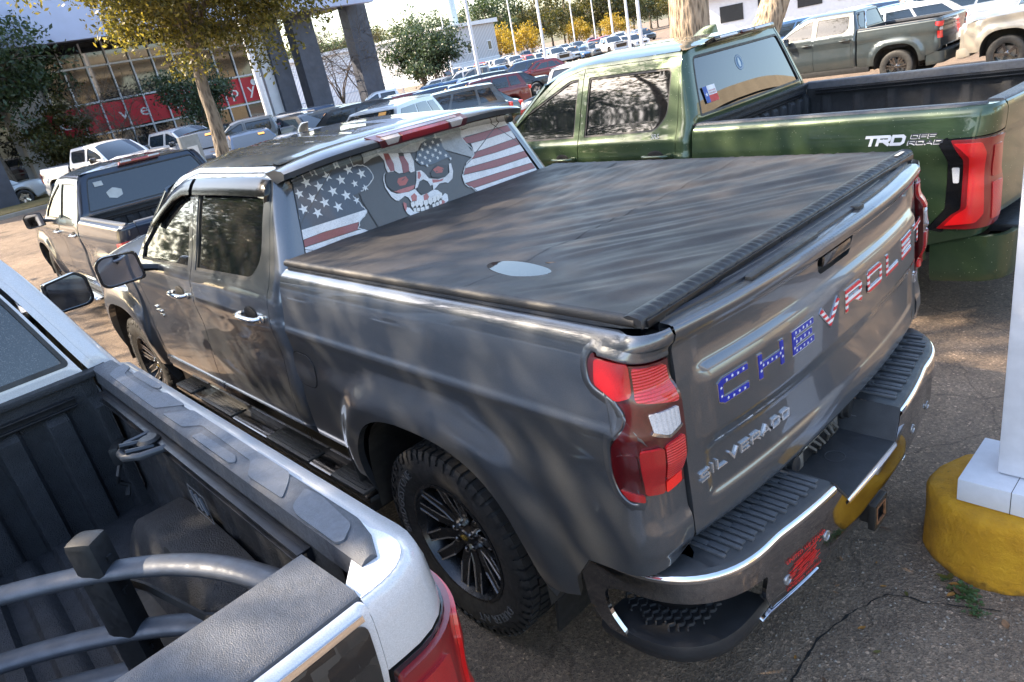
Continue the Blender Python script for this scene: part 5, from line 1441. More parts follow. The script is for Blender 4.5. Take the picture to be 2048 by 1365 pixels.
def stretch(T, z0, k):
    """raise everything of a cab above z0"""
    done = set()
    def go(o):
        if o.type == 'MESH' and o.data.name not in done:
            done.add(o.data.name)
            for v in o.data.vertices:
                if v.co.z > z0: v.co.z = z0+(v.co.z-z0)*k
        for c in o.children: go(c)
    for c in T.children:
        if not c.name.startswith('wheel'): go(c)
def well_h(x, y, xc=0., yi=.60, top=.27):
    """wheel-housing bump over the bed floor, height above the floor"""
    fx = max(0, 1-abs((x-xc)/.50)**3.2)**.5; fy = float(sst(y, yi-.02, yi+.10)); return top*fx**.8*fy
def bed_interior(T, xf, xr, yi, zf, zr, mat, cap=None, capw=.085, capmat=None, full=True, well=True, xw=0.):
    """open load bed: ribbed floor, side walls, front wall, wheel housings, rail caps, cargo rails"""
    B = empty('load_bed'); B.parent = T
    # floor with wheel housings moulded in
    bm = bmesh.new(); ys = np.linspace(-yi, yi, 121); xs = np.linspace(xf, xr, 60); G = []
    for x in xs:
        row = []
        for y in ys:
            ph = ((y+10) % .118)/.118; rib = .030*float(sst(ph, .10, .18)*(1-sst(ph, .60, .68))) if abs(y) < .60 else 0
            if x > xf-.03 or x < xr+.05: rib = 0
            h = well_h(x, abs(y), xw) if well else 0
            row.append(bm.verts.new((x, y, zf+max(rib if h < .01 else 0, h))))
        G.append(row)
    for a, b in zip(G, G[1:]):
        for j in range(len(ys)-1): bm.faces.new((a[j], b[j], b[j+1], a[j+1]))
    fl = bmobj('bed_floor', bm, mat, B, 50)
    # front wall with vertical flutes
    bm = bmesh.new(); ys = np.linspace(-yi, yi, 260); rows = []
    for y in ys:
        ph = ((y+10+.03) % .150)/.150; r_ = .032*float(sst(ph, .12, .20)*(1-sst(ph, .62, .72)))
        rows.append([bm.verts.new((xf-(0 if z > zr-.09 else r_)-.0, y, z)) for z in (zf-.01, zf+.03, zr-.12, zr-.085, zr-.012)])
    for a, b in zip(rows, rows[1:]):
        for j in range(4): bm.faces.new((a[j], b[j], b[j+1], a[j+1]))
    fw = bmobj('front_wall', bm, mat, B, 40)
    bm = bmesh.new(); bx(bm, (xf+.02, 0, zr-.006), (.07, 2*yi+.12, .022), bev=.006); bmobj('front_rail_cap', bm, mat, fw, 30)
    for sg in (1, -1):
        # side wall with pressed panels
        bm = bmesh.new(); xs = np.linspace(xf, xr, 150); rows = []
        for x in xs:
            ph = ((x+10+.06) % .27)/.27; r_ = .012*float(sst(ph, .05, .12)*(1-sst(ph, .80, .87)))
            rows.append([bm.verts.new((x, sg*(yi+a), z)) for a, z in ((0, zf-.01), (0, zf+.05), (.0+r_, zf+.07), (.01+r_, zr-.14), (.01, zr-.12), (.012, zr-.005))])
        for a, b in zip(rows, rows[1:]):
            for j in range(5): bm.faces.new((a[j], b[j], b[j+1], a[j+1]))
        sw = bmobj('side_wall', bm, mat, B, 40)
        if full:     # cargo rail on the side wall
            bm = bmesh.new()
            for dz in (.0, .026): bx(bm, ((xf+xr)/2+.02, sg*(yi-.006), zr-.085+dz), (xf-xr-.20, .028, .007), bev=.002)
            bx(bm, ((xf+xr)/2+.02, sg*(yi+.004), zr-.072), (xf-xr-.20, .012, .034)); bmobj('cargo_rail', bm, plain('rail_black_metal', (.022, .024, .03), .35, .5, .2, 20), B, 30)
    if full:
        bm = bmesh.new()
        for dz in (.0, .026): bx(bm, (xf-.012, 0, zr-.085+dz), (.028, 2*yi-.16, .007), bev=.002)
        bx(bm, (xf-.002, 0, zr-.072), (.012, 2*yi-.16, .034)); bmobj('cargo_rail', bm, MATS['rail_black_metal'], B, 30)
    return B
def cleat(parent, loc, rz):
    """movable tie-down: ring cleat clamped on the cargo rail"""
    c = empty('tie_down_cleat', loc, rz); c.parent = parent; m = plain('cleat_metal', (.05, .055, .065), .38, .3, .2, 30)
    bm = bmesh.new(); bx(bm, (0, 0, 0), (.04, .035, .045), bev=.006)
    tube(bm, [(-.075, .02, .01), (-.062, -.045, .014), (-.02, -.075, .012), (.02, -.075, .012), (.062, -.045, .014), (.075, .02, .01)], .011, 8)
    tube(bm, [(-.03, .0, .012), (-.03, -.068, .03)], .007, 6); tube(bm, [(.03, .0, .012), (.03, -.068, .03)], .007, 6)
    bmobj('cleat_body', bm, m, c, 45)
    bm = bmesh.new(); lathe(bm, [(.030, .016), (.032, .022), (.024, .030), (.001, .030)], 20, 'z'); bmobj('cleat_knob', bm, BLK, c, 40)
    return c

def tundra_cab_surf(): return cab_surf()
def other_pickup(name, loc, rz, label, body, zr=1.40, lamp='tundra', cover=False, glass=GLS, rearglass=None, k_up=1.0, wheelstyle='multi', hiw=False, rim=None, face=None, step=.05, wheelR=.41, floor=True, capmat=None, arms=True, group='parked pickup trucks', xr=-1.02, capd=.093, bumpermat=None, rc=(.15, .18), bow=.045):
    T = empty(name, loc, rz, label, 'pickup truck', group)
    ztop = zr
    dz = zr-ZR
    def shp(P): return [(a if a < 1.2 else a+dz, b) for a, b in P]
    pr = [(.35, -.10), (.50, -.035), (.60, -.008), (.75, .008), (.95, .006), (1.08, -.006), (1.15, .002), (1.20, .0), (1.26, -.008), (zr-.07, -.022), (zr-.03, -.03), (zr-.012, -.045), (zr-.002, -.088), (zr, -.095)]
    re = [(.60, -.05), (.70, -.02), (.80, .0), (.95, .0), (1.05, -.012), (1.18, -.012), (1.26, .004), (zr-.05, .010), (zr-.012, .004), (zr, -.012)]
    dx = xr+1.02; bed = Surf(xr, .985, rc, bow, pr, re, pickup_feat(), xf=6.0)
    cab = cab_surf()
    S = lambda x: -x
    pickup_cab(T, cab, body, glass, rearglass, step=step, hi=step < .07, trims=bumpermat or body)
    if abs(k_up-1) > .001: stretch(T, 1.3, k_up)
    sT = bed.s_of_y(.79); zt = zr-.002
    if lamp == 'tundra':
        lp = [(S(-.80+dx), zr-.155, .01), (S(-.74+dx), zr-.18, .02), (S(-.80+dx), zr-.29, .02), (S(-.80+dx), zr-.57, .02), (S(-.70+dx), zr-.70, .02), (S(-.80+dx), zr-.72, .03)]
        top, bot = zr-.150, zr-.70
    elif lamp == 'chevy':
        lp = [(S(-.910+dx), 1.35, .03), (S(-.885+dx), 1.32, .03), (S(-.892+dx), 1.26, .03), (S(-.985+dx), 1.22, .02), (S(-.98+dx), 1.15, .03), (S(-.94+dx), 1.11, .03), (S(-.94+dx), 1.0, .05), (S(-1.0+dx), .93, .03)]
        top, bot = 1.34, .94
    else:
        lp = [(S(-.86+dx), zr-.18, .03), (S(-.83+dx), zr-.26, .03), (S(-.90+dx), zr-.46, .03)]
        top, bot = zr-.13, zr-.47
    lpr = rpoly(lp, .02)
    ar = arch_pts(AX, .42, .53, .545, .50)
    out = [(S(.905), .50), (S(.905), zt), (sT, zt), (sT, top)] + lpr + [(sT, bot), (sT, .70), (S(-.9), .66), (S(-.70), .60), (S(-.70), .50)] + ar
    for mi in (False, True):
        bp = panel('bed_side', out, bed, body, T, (), step, .03, mirror=mi)
        lf = [(sT-.003, top-.003)]+lpr+[(sT-.003, bot+.003)]
        L0 = panel('tail_lamp', shrink(lf, .003), bed, BLKG if lamp == 'tundra' else REDD, T, (), .03, .03, off=.004, mirror=mi)
        if lamp == 'tundra':
            c = rpoly([(S(-.815+dx), zr-.172), (sT-.012, zr-.172), (sT-.012, bot+.02), (S(-.76+dx), bot+.012), (S(-.84+dx), bot+.10), (S(-.885+dx), bot+.13), (S(-.885+dx), zr-.28), (S(-.85+dx), zr-.235)], .015)
            panel('red_lens', c, bed, lens('tundra_red', (.20, .002, .004), scale=200), L0, (), .02, .012, off=.016, mirror=mi)
            panel('light_band', shrink(rpoly([(S(-.83+dx), zr-.19), (S(-.965+dx), zr-.19), (S(-.985+dx), zr-.25), (S(-.985+dx), bot+.10), (S(-.95+dx), bot+.05), (S(-.80+dx), bot+.03), (S(-.86+dx), bot+.10), (S(-.91+dx), bot+.14), (S(-.91+dx), zr-.27), (S(-.87+dx), zr-.225)], .012), .002), bed, lens('band_red', (.62, .006, .008), scale=200), L0, (), .02, .008, off=.024, mirror=mi)
            c2 = rpoly([(S(-1.03+dx), zr-.22), (sT-.035, zr-.22), (sT-.035, zr-.40), (S(-1.03+dx), zr-.40)], .01)
            panel('inner_lens', rpoly([(S(-1.03+dx), zr-.43), (sT-.035, zr-.43), (sT-.035, bot+.06), (S(-1.03+dx), bot+.06)], .01), bed, REDR, L0, (), .02, .008, off=.022, mirror=mi)
            panel('inner_lens', c2, bed, REDL, L0, (), .02, .008, off=.022, mirror=mi)
            c3 = rpoly([(S(-.825+dx), zr-.33), (S(-.865+dx), zr-.33), (S(-.865+dx), zr-.42), (S(-.835+dx), zr-.42)], .008)
            panel('side_marker', c3, bed, CLR, L0, (), .02, .004, off=.010, mirror=mi)
        elif lamp == 'chevy':
            panel('red_lens', rpoly([(S(-.915+dx), 1.33), (sT-.02, 1.33), (sT-.02, 1.22), (S(-.99+dx), 1.22), (S(-.91+dx), 1.26)], .01), bed, REDB, L0, (), .03, .01, off=.014, mirror=mi)
            panel('red_lens', rpoly([(S(-.965+dx), 1.12), (sT-.02, 1.12), (sT-.02, .96), (S(-.97+dx), .96)], .01), bed, REDB, L0, (), .03, .01, off=.014, mirror=mi)
            panel('reverse_lens', rpoly([(bed.s_of_y(.93), 1.20), (sT-.02, 1.20), (sT-.02, 1.14), (bed.s_of_y(.93), 1.14)], .01), bed, CLR, L0, (), .03, .01, off=.016, mirror=mi)
        else:
            panel('red_lens', rpoly([(S(-.885+dx), top-.04), (sT-.02, top-.02), (sT-.02, bot+.02), (S(-.93+dx), bot+.05)], .02), bed, REDR, L0, (), .03, .01, off=.014, mirror=mi)
    s0, s1 = sT+.006, bed.s_of_y(-.82)-.006
    tail_ = panel('tailgate', rpoly([(s0, zt), (s0, .76), (s1, .76), (s1, zt)], .01), bed, body, T, (), step*.8, .05, extra_v=(1.05, 1.18, 1.26))
    if not cover:
        # painted corners behind the caps
        for sg in (1, -1):
            bm = bmesh.new(); us = np.linspace(.84-dx, sT, 16); o_ = [bed(np.array([u]), np.array([zt]))[0] for u in us]
            pl = [(p[0], sg*p[1], zt+.001) for p in o_]+[(-.965+dx, sg*.79, zt+.001), (-.90+dx, sg*.845, zt+.001)]
            bm.faces.new([bm.verts.new(p) for p in pl]); bmobj('corner_cap', bm, body, T, 30)
        # rail caps following the outer edge; tailgate cap
        cm = capmat or CAPM
        for sg in (1, -1):
            bm = bmesh.new(); rows = []
            for x in np.linspace(.90, -.95+dx, 30):
                yo = .985-.082
                if x < -.86+dx: yo -= (-.86+dx-x)*.45
                rows.append([bm.verts.new((x, sg*(yo+.004), zt-.006)), bm.verts.new((x, sg*(yo-.002), zt+.009)), bm.verts.new((x, sg*(yo-.010), zt+.013)), bm.verts.new((x, sg*.842, zt+.011)), bm.verts.new((x, sg*.832, zt+.004)), bm.verts.new((x, sg*.830, zt-.045)), bm.verts.new((x, sg*.846, zt-.05))])
            for a, b in zip(rows, rows[1:]):
                for j in range(6): bm.faces.new((a[j], b[j], b[j+1], a[j+1]))
            bm.faces.new(rows[0]); bm.faces.new(rows[-1][::-1])
            bmobj('rail_cap', bm, cm, T, 40)
        bm = bmesh.new(); rows = []
        for u in np.linspace(s0, s1, 30):
            e = bed(np.array([u]), np.array([zt]))[0]
            rows.append([bm.verts.new((e[0]+a, e[1]*(1-.01*b), z)) for a, b, z in ((-.001, 0, zt-.02), (.004, 0, zt+.004), (.012, 0, zt+.010), (capd-.008, 1, zt+.012), (capd, 1, zt+.004), (capd+.002, 1, zt-.03), (capd-.008, 1, zt-.06), (capd-.008, 1, .90))])
        for a, b in zip(rows, rows[1:]):
            for j in range(7): bm.faces.new((a[j], b[j], b[j+1], a[j+1]))
        bm.faces.new(rows[0]); bm.faces.new(rows[-1][::-1])
        bmobj('tailgate_cap', bm, cm, tail_, 40)
        bm = bmesh.new()
        for sg in (1, -1): bx(bm, (-.96+dx, sg*.855, (zt+.88)/2-.02), (.09, .05, zt-.88), bev=.01)
        bmobj('corner_post', bm, body, T, 30)
        bed_interior(T, .895, xr+.075+max(0, capd-.093), .822, .86, zt, LINER, full=True, xw=AX)
    # wheels
    for x in (AX, 3.745):
        for sg in (1, -1): wheel('wheel', T, (x, sg*.845, wheelR), wheelstyle, wheelR, .275, .25, sg, hiw, rim, face)
    for sg in (1, -1): housing(T, 0, sg)
    for sg in (1, -1): mirror_part(T, (2.72, sg*1.13, 1.37), sg, BLKG, .235, .20, True, yaw=-10*sg)
    for i, d in enumerate([c for c in T.children if c.name.startswith(('rear_door', 'front_door'))]):
        if '.' in d.name or True:
            sg = 1 if (sum(v.co.y for v in d.data.vertices) > 0) else -1; rear = d.name.startswith('rear_door')
            door_handle(d, cab, S(1.24 if rear else 2.24), 1.205, sg, body if lamp != 'old' else CHR)
    # rear bumper, simple but with its three sections
    bm = bmesh.new()
    bsf = Surf(-1.13, .97, (.2, .22), .04, [(.3, -.04), (.45, 0), (.66, .0)], [(.3, -.04), (.45, 0), (.66, .0)], xf=1)
    bmp = rpoly([(S(-.72), .665), (bsf.s_of_y(.45), .665), (bsf.s_of_y(.40), .60), (bsf.s_of_y(-.40), .60), (bsf.s_of_y(-.45), .665), (float(bsf.s_of_y(-.72)), .665), (float(bsf.s_of_y(-.72)), .42), (bsf.s_of_y(.6), .42), (S(-.72), .36)], .02)
    rbm = bumpermat or body
    panel('rear_bumper', bmp, bsf, rbm, T, (), .04, .04)
    panel('rear_bumper_end', rpoly([(S(-.72), .665), (bsf.s_of_y(.70), .665), (bsf.s_of_y(.70), .42), (S(-.72), .36)], .02), bsf, rbm, T, (), .04, .04, mirror=True, off=.001)
    bm = bmesh.new(); bx(bm, (-1.03, 0, .655), (.18, 1.5, .05), bev=.01); bx(bm, (-.98, 0, .50), (.06, 1.4, .2), bev=.01); bmobj('bumper_step', bm, BLK, T, 30)
    return T, bed, cab, tail_

def build_white():
    body = paint('white_paint', (.54, .55, .58), .0, .35, dust=.25, coatr=.05)
    Tn, b, c, tl = other_pickup('pickup_truck', (-.20, 2.60, 0), 0, 'white pickup with open empty bed and black rail caps at the near left edge', body, 1.40, 'tundra', xr=-.955, capd=.185, rc=(.20, .17), bow=.02, rearglass=tinted('rear_glass_dusty', (.01, .012, .014), .1, dust=.5, dustcol=(.4, .4, .4)), step=.035, hiw=False, k_up=1.04)
    # inlaid step pads of the right rail cap
    pads = [[(.54, 1.72), (.57, 1.675), (.50, 1.672), (.46, 1.70), (.42, 1.708), (.16, 1.706), (.10, 1.68), (-.06, 1.682), (.02, 1.742), (.50, 1.738)], [(.41, 1.69), (.42, 1.668), (.18, 1.668), (.165, 1.68), (.20, 1.69), (.39, 1.692)],
            [(-.05, 1.742), (-.125, 1.682), (-.71, 1.684), (-.745, 1.705), (-.79, 1.742), (-.63, 1.745), (-.57, 1.712), (-.25, 1.706), (-.20, 1.740)], [(-.285, 1.746), (-.295, 1.724), (-.51, 1.722), (-.54, 1.735), (-.53, 1.746)],
            [(-.80, 1.695), (-.86, 1.690), (-1.0, 1.705), (-1.03, 1.74), (-1.02, 1.752), (-.87, 1.752), (-.835, 1.742)]]
    rcs = [o for o in Tn.children if o.name.startswith('rail_cap')]
    for mi, rc in ((-1, rcs[0]), (1, rcs[1])):
        for pd in pads:
            bm = bmesh.new(); pl = [(x+.22, (y-2.585)*mi) for x, y in rpoly(pd, .012)]
            if mi < 0: pl = pl[::-1]
            prism(bm, pl, 1.398+.009, 1.398+.0148); bmobj('step_pad', bm, CAPM2, rc, 25)
    bedp = [o for o in Tn.children if o.name.startswith('load_bed')][0]
    cleat(bedp, (.32-.12, -.79, 1.325), R(0)+math.pi); cleat(bedp, (.865, -.42, 1.325), R(-90))
    # corner bracket with a hook, embossed outlet plate on the side wall
    bm = bmesh.new(); bx(bm, (.80, -.79, 1.12), (.09, .04, .07), rot('Z', -35), bev=.015); tube(bm, [(.80, -.775, 1.08), (.775, -.75, 1.05), (.80, -.745, 1.02), (.80, -.77, .99), (.775, -.75, .965)], .009, 6); bmobj('corner_hook', bm, BLK, bedp, 40)
    bm = bmesh.new(); o = rpoly([(.05, 1.16), (.05, 1.25), (-.08, 1.25), (-.08, 1.16)], .01); i_ = shrink(o, .006)
    a = [bm.verts.new((x, -.806, z)) for x, z in o]; b2 = [bm.verts.new((x, -.806, z)) for x, z in i_]
    for k in range(len(o)): bm.faces.new((a[k], a[(k+1) % len(o)], b2[(k+1) % len(o)], b2[k]))
    for k in range(3): bx(bm, (.03-.035*k, -.806, 1.205), (.018, .004, .05), rot('Y', 20))
    bmobj('outlet_outline', bm, plain('grey_print', (.10, .11, .13), .6), bedp, 30)
    # triangular pocket pressed in the right wheel housing
    bm = bmesh.new(); prism(bm, [(-.10, -.66), (.02, -.69), (-.02, -.74)], 1.126, 1.1262); bmobj('pocket', bm, DARK, bedp, 30)
    tg_ = [o for o in Tn.children if o.name.startswith('tailgate')][0]
    gm, nt, b_ = _mat('patterned_garnish'); v = N(nt, 'ShaderNodeTexVoronoi', distance='CHEBYCHEV', ins={'Scale': 26}); nt.links.new(N(nt, 'ShaderNodeTexCoord').outputs['Object'], v.inputs['Vector'])
    nt.links.new(ramp(nt, v.outputs['Color'], [(.3, (.012, .012, .013)), (.75, (.05, .048, .045))]), b_.inputs['Base Color']); b_.inputs['Roughness'].default_value = .25; b_.inputs['Coat Weight'].default_value = .4
    panel('garnish', rpoly([(b.s_of_y(.775), 1.372), (b.s_of_y(.775), 1.02), (b.s_of_y(-.775), 1.02), (b.s_of_y(-.775), 1.372)], .02), b, gm, tg_, (), .04, .004, off=.005)
    panel('garnish_trim', [(b.s_of_y(.775), 1.384), (b.s_of_y(.775), 1.374), (b.s_of_y(-.775), 1.374), (b.s_of_y(-.775), 1.384)], b, CHR, tg_, (), .04, .004, off=.006)
    # silver shim strip and tailgate gap, black patterned garnish
    bsf = b
    # cargo extender: two U rails of oval aluminium tube in black uprights
    E = empty('bed_extender', (-.10, 2.60, .055), 0, 'grey tubular bed extender with black uprights standing in the white pickup bed', 'bed extender')
    al = plain('anodised_tube', (.085, .095, .115), .50, .5, .15, 20, .1, 200)
    def half(z, bm, sgy, gap0, gap1):
        pts = [(-.90, .79), (-.80, .785), (-.66, .76), (-.50, .70), (-.36, .60), (-.24, .46), (-.13, .30), (-.07, .15), (-.05, 0)]
        c_ = []
        for a_, b_ in zip(pts, pts[1:]):
            for t in (0, .25, .5, .75): c_.append((a_[0]+(b_[0]-a_[0])*t, a_[1]+(b_[1]-a_[1])*t))
        c_.append(pts[-1]); q = np.array(c_)
        for _ in range(6): w_ = q.copy(); w_[1:-1] = (q[:-2]+2*q[1:-1]+q[2:])/4; q = w_
        tube(bm, [(x, -sgy*y, z) for x, y in q], .030, 12, .62, up=(0, 0, 1))
    for z in (1.215, 1.045, .93):
        bm = bmesh.new()
        full = []
        half(z, bm, 1, 0, 0); half(z, bm, -1, 0, 0)
        bmobj('rail_tube', bm, al, E, 50)
    for (x, y, a) in ((-.300, -.535, 40), (-.300, .535, -40)):
        bm = bmesh.new(); bx(bm, (x, y, 1.06), (.070, .062, .50), rot('Z', a), bev=.016)
        for z in (1.25, 1.16, 1.0, .92): 
            bx(bm, (x-.0, y, z), (.082, .014, .014), rot('Z', a))
        bmobj('upright', bm, plain('upright_black', (.010, .011, .013), .5, 0, .25, 30), E, 35)
    bm = bmesh.new(); tube(bm, [(-.19, -.54, 1.15), (-.30, -.60, 1.12), (-.48, -.66, 1.08), (-.62, -.74, 1.07)], .006, 6, 2.2); bmobj('strap', bm, plain('black_webbing', (.012, .012, .013), .8), E, 40)
    return Tn
def build_green():
    body = paint('green_paint', (.034, .062, .028), .45, .30, specks=.16, speckcol=(.5, .52, .40), dust=.35, dustcol=(.3, .33, .2))
    Tn, b, c, tl = other_pickup('pickup_truck', (.10, -3.43, -.03), R(-.5), 'green pickup with open black bed and round seal in its rear window', body, 1.405, 'tundra', glass=tinted('clearish_glass', thru=.10), rearglass=tinted('rear_glass_clean', (.004, .005, .006), .04, rough=.01), k_up=1.10, step=.035, wheelstyle='multi', hiw=False)
    S = lambda x: -x
    # sporty decal on the side: white outline lettering
    dec = plain('decal_white', (.62, .63, .66), .45); drk = plain('decal_dark', (.03, .035, .05), .45)
    bp = [o for o in Tn.children if o.name.startswith('bed_side')][0]
    def FD(u, v, d):
        uu = u+v*.25; p = b(np.array([.33+uu]), np.array([1.215+v]))[0]; return (p[0], p[1]+.003+d, p[2])
    bm = bmesh.new()
    for i, ch in enumerate('TRD'): letter_bm(bm, ch, i*.082-(.01 if i else 0), 0, .080, .062, .017, 0, .0015+.0003*i, FD)
    bmobj('decal_lettering', bm, dec, bp, 30)
    bm = bmesh.new()
    for i, ch in enumerate('OFF'): letter_bm(bm, ch, .262+i*.046, .036, .042, .026, .007, 0, .0015, FD)
    for i, ch in enumerate('ROAD'): letter_bm(bm, ch, .255+i*.047, .002, .044, .026, .007, 0, .0015, FD)
    bmobj('decal_lettering', bm, drk, bp, 30)
    bm = bmesh.new()
    for i, ch in enumerate('OFF'): letter_bm(bm, ch, .259+i*.046, .033, .042, .026, .008, 0, .0006, FD)
    for i, ch in enumerate('ROAD'): letter_bm(bm, ch, .252+i*.047, -.002, .044, .026, .008, 0, .0006, FD)
    bmobj('decal_outline', bm, dec, bp, 30)
    me = text_mesh('SR5', .05, .001); d = [o for o in Tn.children if o.name.startswith('rear_door')][0]
    map_mesh(me, lambda a, b_, c_: (lambda p: (p[0], p[1]+.004, p[2]))(c(np.array([S(1.25)+a]), np.array([1.33+b_]))[0])); obj('trim_lettering', me, dec, d)
    # stickers inside the rear window
    rw = [o for o in Tn.children if o.name.startswith('rear_wall')][0]
    def FW(y, z, d): zz = 1.3+(z-1.3)/1.10; return (.923+.14*(zz-1.42)/.42-d, y, z)
    def poly(nm, pts, mat, d, par):
        bm = bmesh.new(); bm.faces.new([bm.verts.new(FW(a, b_, d)) for a, b_ in pts]); return bmobj(nm, bm, mat, par, 30)
    z0, y0 = 1.52, .66
    f0 = poly('flag_sticker', [(y0, z0), (y0, z0+.12), (y0-.17, z0+.12), (y0-.17, z0)], plain('sticker_white', (.7, .7, .72), .5), 0, rw)
    poly('blue_field', [(y0, z0), (y0, z0+.12), (y0-.055, z0+.12), (y0-.055, z0)], plain('sticker_blue', (.03, .09, .35), .5), .0012, f0)
    poly('red_bar', [(y0-.055, z0), (y0-.055, z0+.05), (y0-.17, z0+.05), (y0-.17, z0)], red_ := plain('sticker_red2', (.5, .03, .03), .5), .0012, f0)
    poly('sticker_star', star(y0-.028, z0+.06, .02), MATS['sticker_white'], .0024, f0)
    bm = bmesh.new()
    for zz in (z0+.076, z0+.058):
        for k in range(6): yk = y0-.068-.016*k; bm.faces.new([bm.verts.new(FW(yk-a, zz+b_, .0022)) for a, b_ in ((0, 0), (0, .011), (.009+.002*(k % 2), .011), (.009+.002*(k % 2), 0))])
    bmobj('sticker_print', bm, plain('faded_red', (.5, .28, .28), .6), f0, 30)
    ring = [(.06+.055*math.cos(a), 1.735+.06*math.sin(a)) for a in np.linspace(0, 2*math.pi, 28, endpoint=False)]
    s0_ = poly('round_seal', ring, plain('seal_blue', (.06, .16, .30), .5), 0, rw)
    bm = bmesh.new()
    for k in range(28):
        a0, a1 = k*2*math.pi/28, (k+.55)*2*math.pi/28; bm.faces.new([bm.verts.new(FW(.06+r_*.92*math.cos(a), 1.735+r_*math.sin(a), .0012)) for r_, a in ((.055, a0), (.055, a1), (.046, a1), (.046, a0))])
    bm.faces.new([bm.verts.new(FW(.06+a, 1.735+b_, .0014)) for a, b_ in ((-.012, -.034), (.012, -.034), (.018, .0), (.006, .036), (-.006, .036), (-.018, .0))])
    bmobj('seal_print', bm, plain('seal_pale', (.5, .58, .62), .5), s0_, 30)
    # high brake light on the rear edge of the roof with chrome trim, shark fin
    bm = bmesh.new(); bx(bm, (1.02, 0, 1.945), (.10, .90, .035), rot('Y', 18), bev=.012); hb = bmobj('high_brake_light', bm, BLKG, Tn, 30)
    for y in (-.26, .26):
        bm = bmesh.new(); bx(bm, (.985, y, 1.950), (.05, .24, .02), rot('Y', 30), bev=.006); bmobj('clear_lens', bm, CLR, hb, 30)
    bm = bmesh.new(); bx(bm, (.98, 0, 1.952), (.05, .16, .02), rot('Y', 30), bev=.006); bmobj('red_lens', bm, REDD, hb, 30)
    bm = bmesh.new(); rows = []
    for k in range(6):
        t = k/5; z = 1.985+.065*math.sin(t*1.57); w_ = .035*(1-t)+.002; rows.append([bm.verts.new((1.22+.02*t, 0, z)), bm.verts.new((1.32-.05*t, w_, z)), bm.verts.new((1.46-.16*t, 0, z)), bm.verts.new((1.32-.05*t, -w_, z))])
    for a, b_ in zip(rows, rows[1:]):
        for j in range(4): bm.faces.new((a[j], a[(j+1) % 4], b_[(j+1) % 4], b_[j]))
    bm.faces.new(rows[-1]); bmobj('roof_aerial', bm, body, Tn, 50)
    return Tn
def build_blue():
    body = paint('dark_blue_paint', (.006, .014, .034), .4, .3, dust=.03)
    Tn, b, c, tl = other_pickup('pickup_truck', (6.75, -.60, gz(6.75, -.6)), R(-1.2), 'dark blue pickup with wheeled-up tyres and badge sticker parked nose to nose beyond the grey one', body, 1.40, 'old', wheelstyle='five', wheelR=.42, rearglass=tinted('rear_glass_blue', (.006, .010, .016), .05, rough=.02), step=.06)
    Tn['label'] = 'dark blue pickup with silver badge sticker on its back glass, directly beyond the grey one'
    rw = [o for o in Tn.children if o.name.startswith('rear_wall')][0]
    def FW(y, z, d): return (.923+.14*(z-1.42)/.42-d, y, z)
    bm = bmesh.new(); bm.faces.new([bm.verts.new(FW(a, b_, .002)) for a, b_ in ((.42, 1.52), (.50, 1.545), (.51, 1.61), (.46, 1.635), (.42, 1.65), (.38, 1.635), (.33, 1.61), (.34, 1.545))]); bmobj('shield_sticker', bm, plain('shield_silver', (.42, .44, .44), .4), rw, 30)
    bm = bmesh.new(); bm.faces.new([bm.verts.new(FW(a, b_, .002)) for a, b_ in ((.50, 1.70), (.50, 1.755), (.60, 1.755), (.60, 1.70))]); bmobj('paper_sticker', bm, MATS['shield_silver'], rw, 30)
    bm = bmesh.new(); bx(bm, (1.02, 0, 1.895), (.08, .50, .03), rot('Y', 15), bev=.01); hb = bmobj('high_brake_light', bm, REDL, Tn, 30)
    for y in (-.17, .17):
        bm = bmesh.new(); bx(bm, (.99, y, 1.905), (.05, .13, .02), rot('Y', 20), bev=.006); bmobj('clear_lens', bm, CLR, hb, 30)
    bm = bmesh.new()
    for sg in (1, -1): bx(bm, (2.0, sg*1.03, .42), (2.2, .14, .05), bev=.02)
    bmobj('side_step', bm, CHR, Tn, 30)
    return Tn
def build_grey2():
    body = paint('slate_paint', (.045, .060, .068), .5, .32, dust=.3)
    Tn, b, c, tl = other_pickup('pickup_truck', (5.13, -18.76, -.488), R(-.4), 'dark slate pickup with red tail lamps parked beyond the green one at the top right', body, 1.41, 'chevy', wheelstyle='multi', face=plain('bright_alloy', (.55, .55, .56), .25, .85), step=.06)
    bm = bmesh.new(); tube(bm, [(.86, .55, 1.41), (.88, .52, 1.6), (.95, .40, 1.80), (.96, .30, 1.82)], .025, 8); bmobj('sport_bar', bm, CHR, Tn, 40)
    return Tn
T, tail, bed, cab, rg, rw, doors = build_hero()
hero_details(T, tail, bed, cab, rg, rw, doors)
build_white(); build_green(); build_blue(); build_grey2()
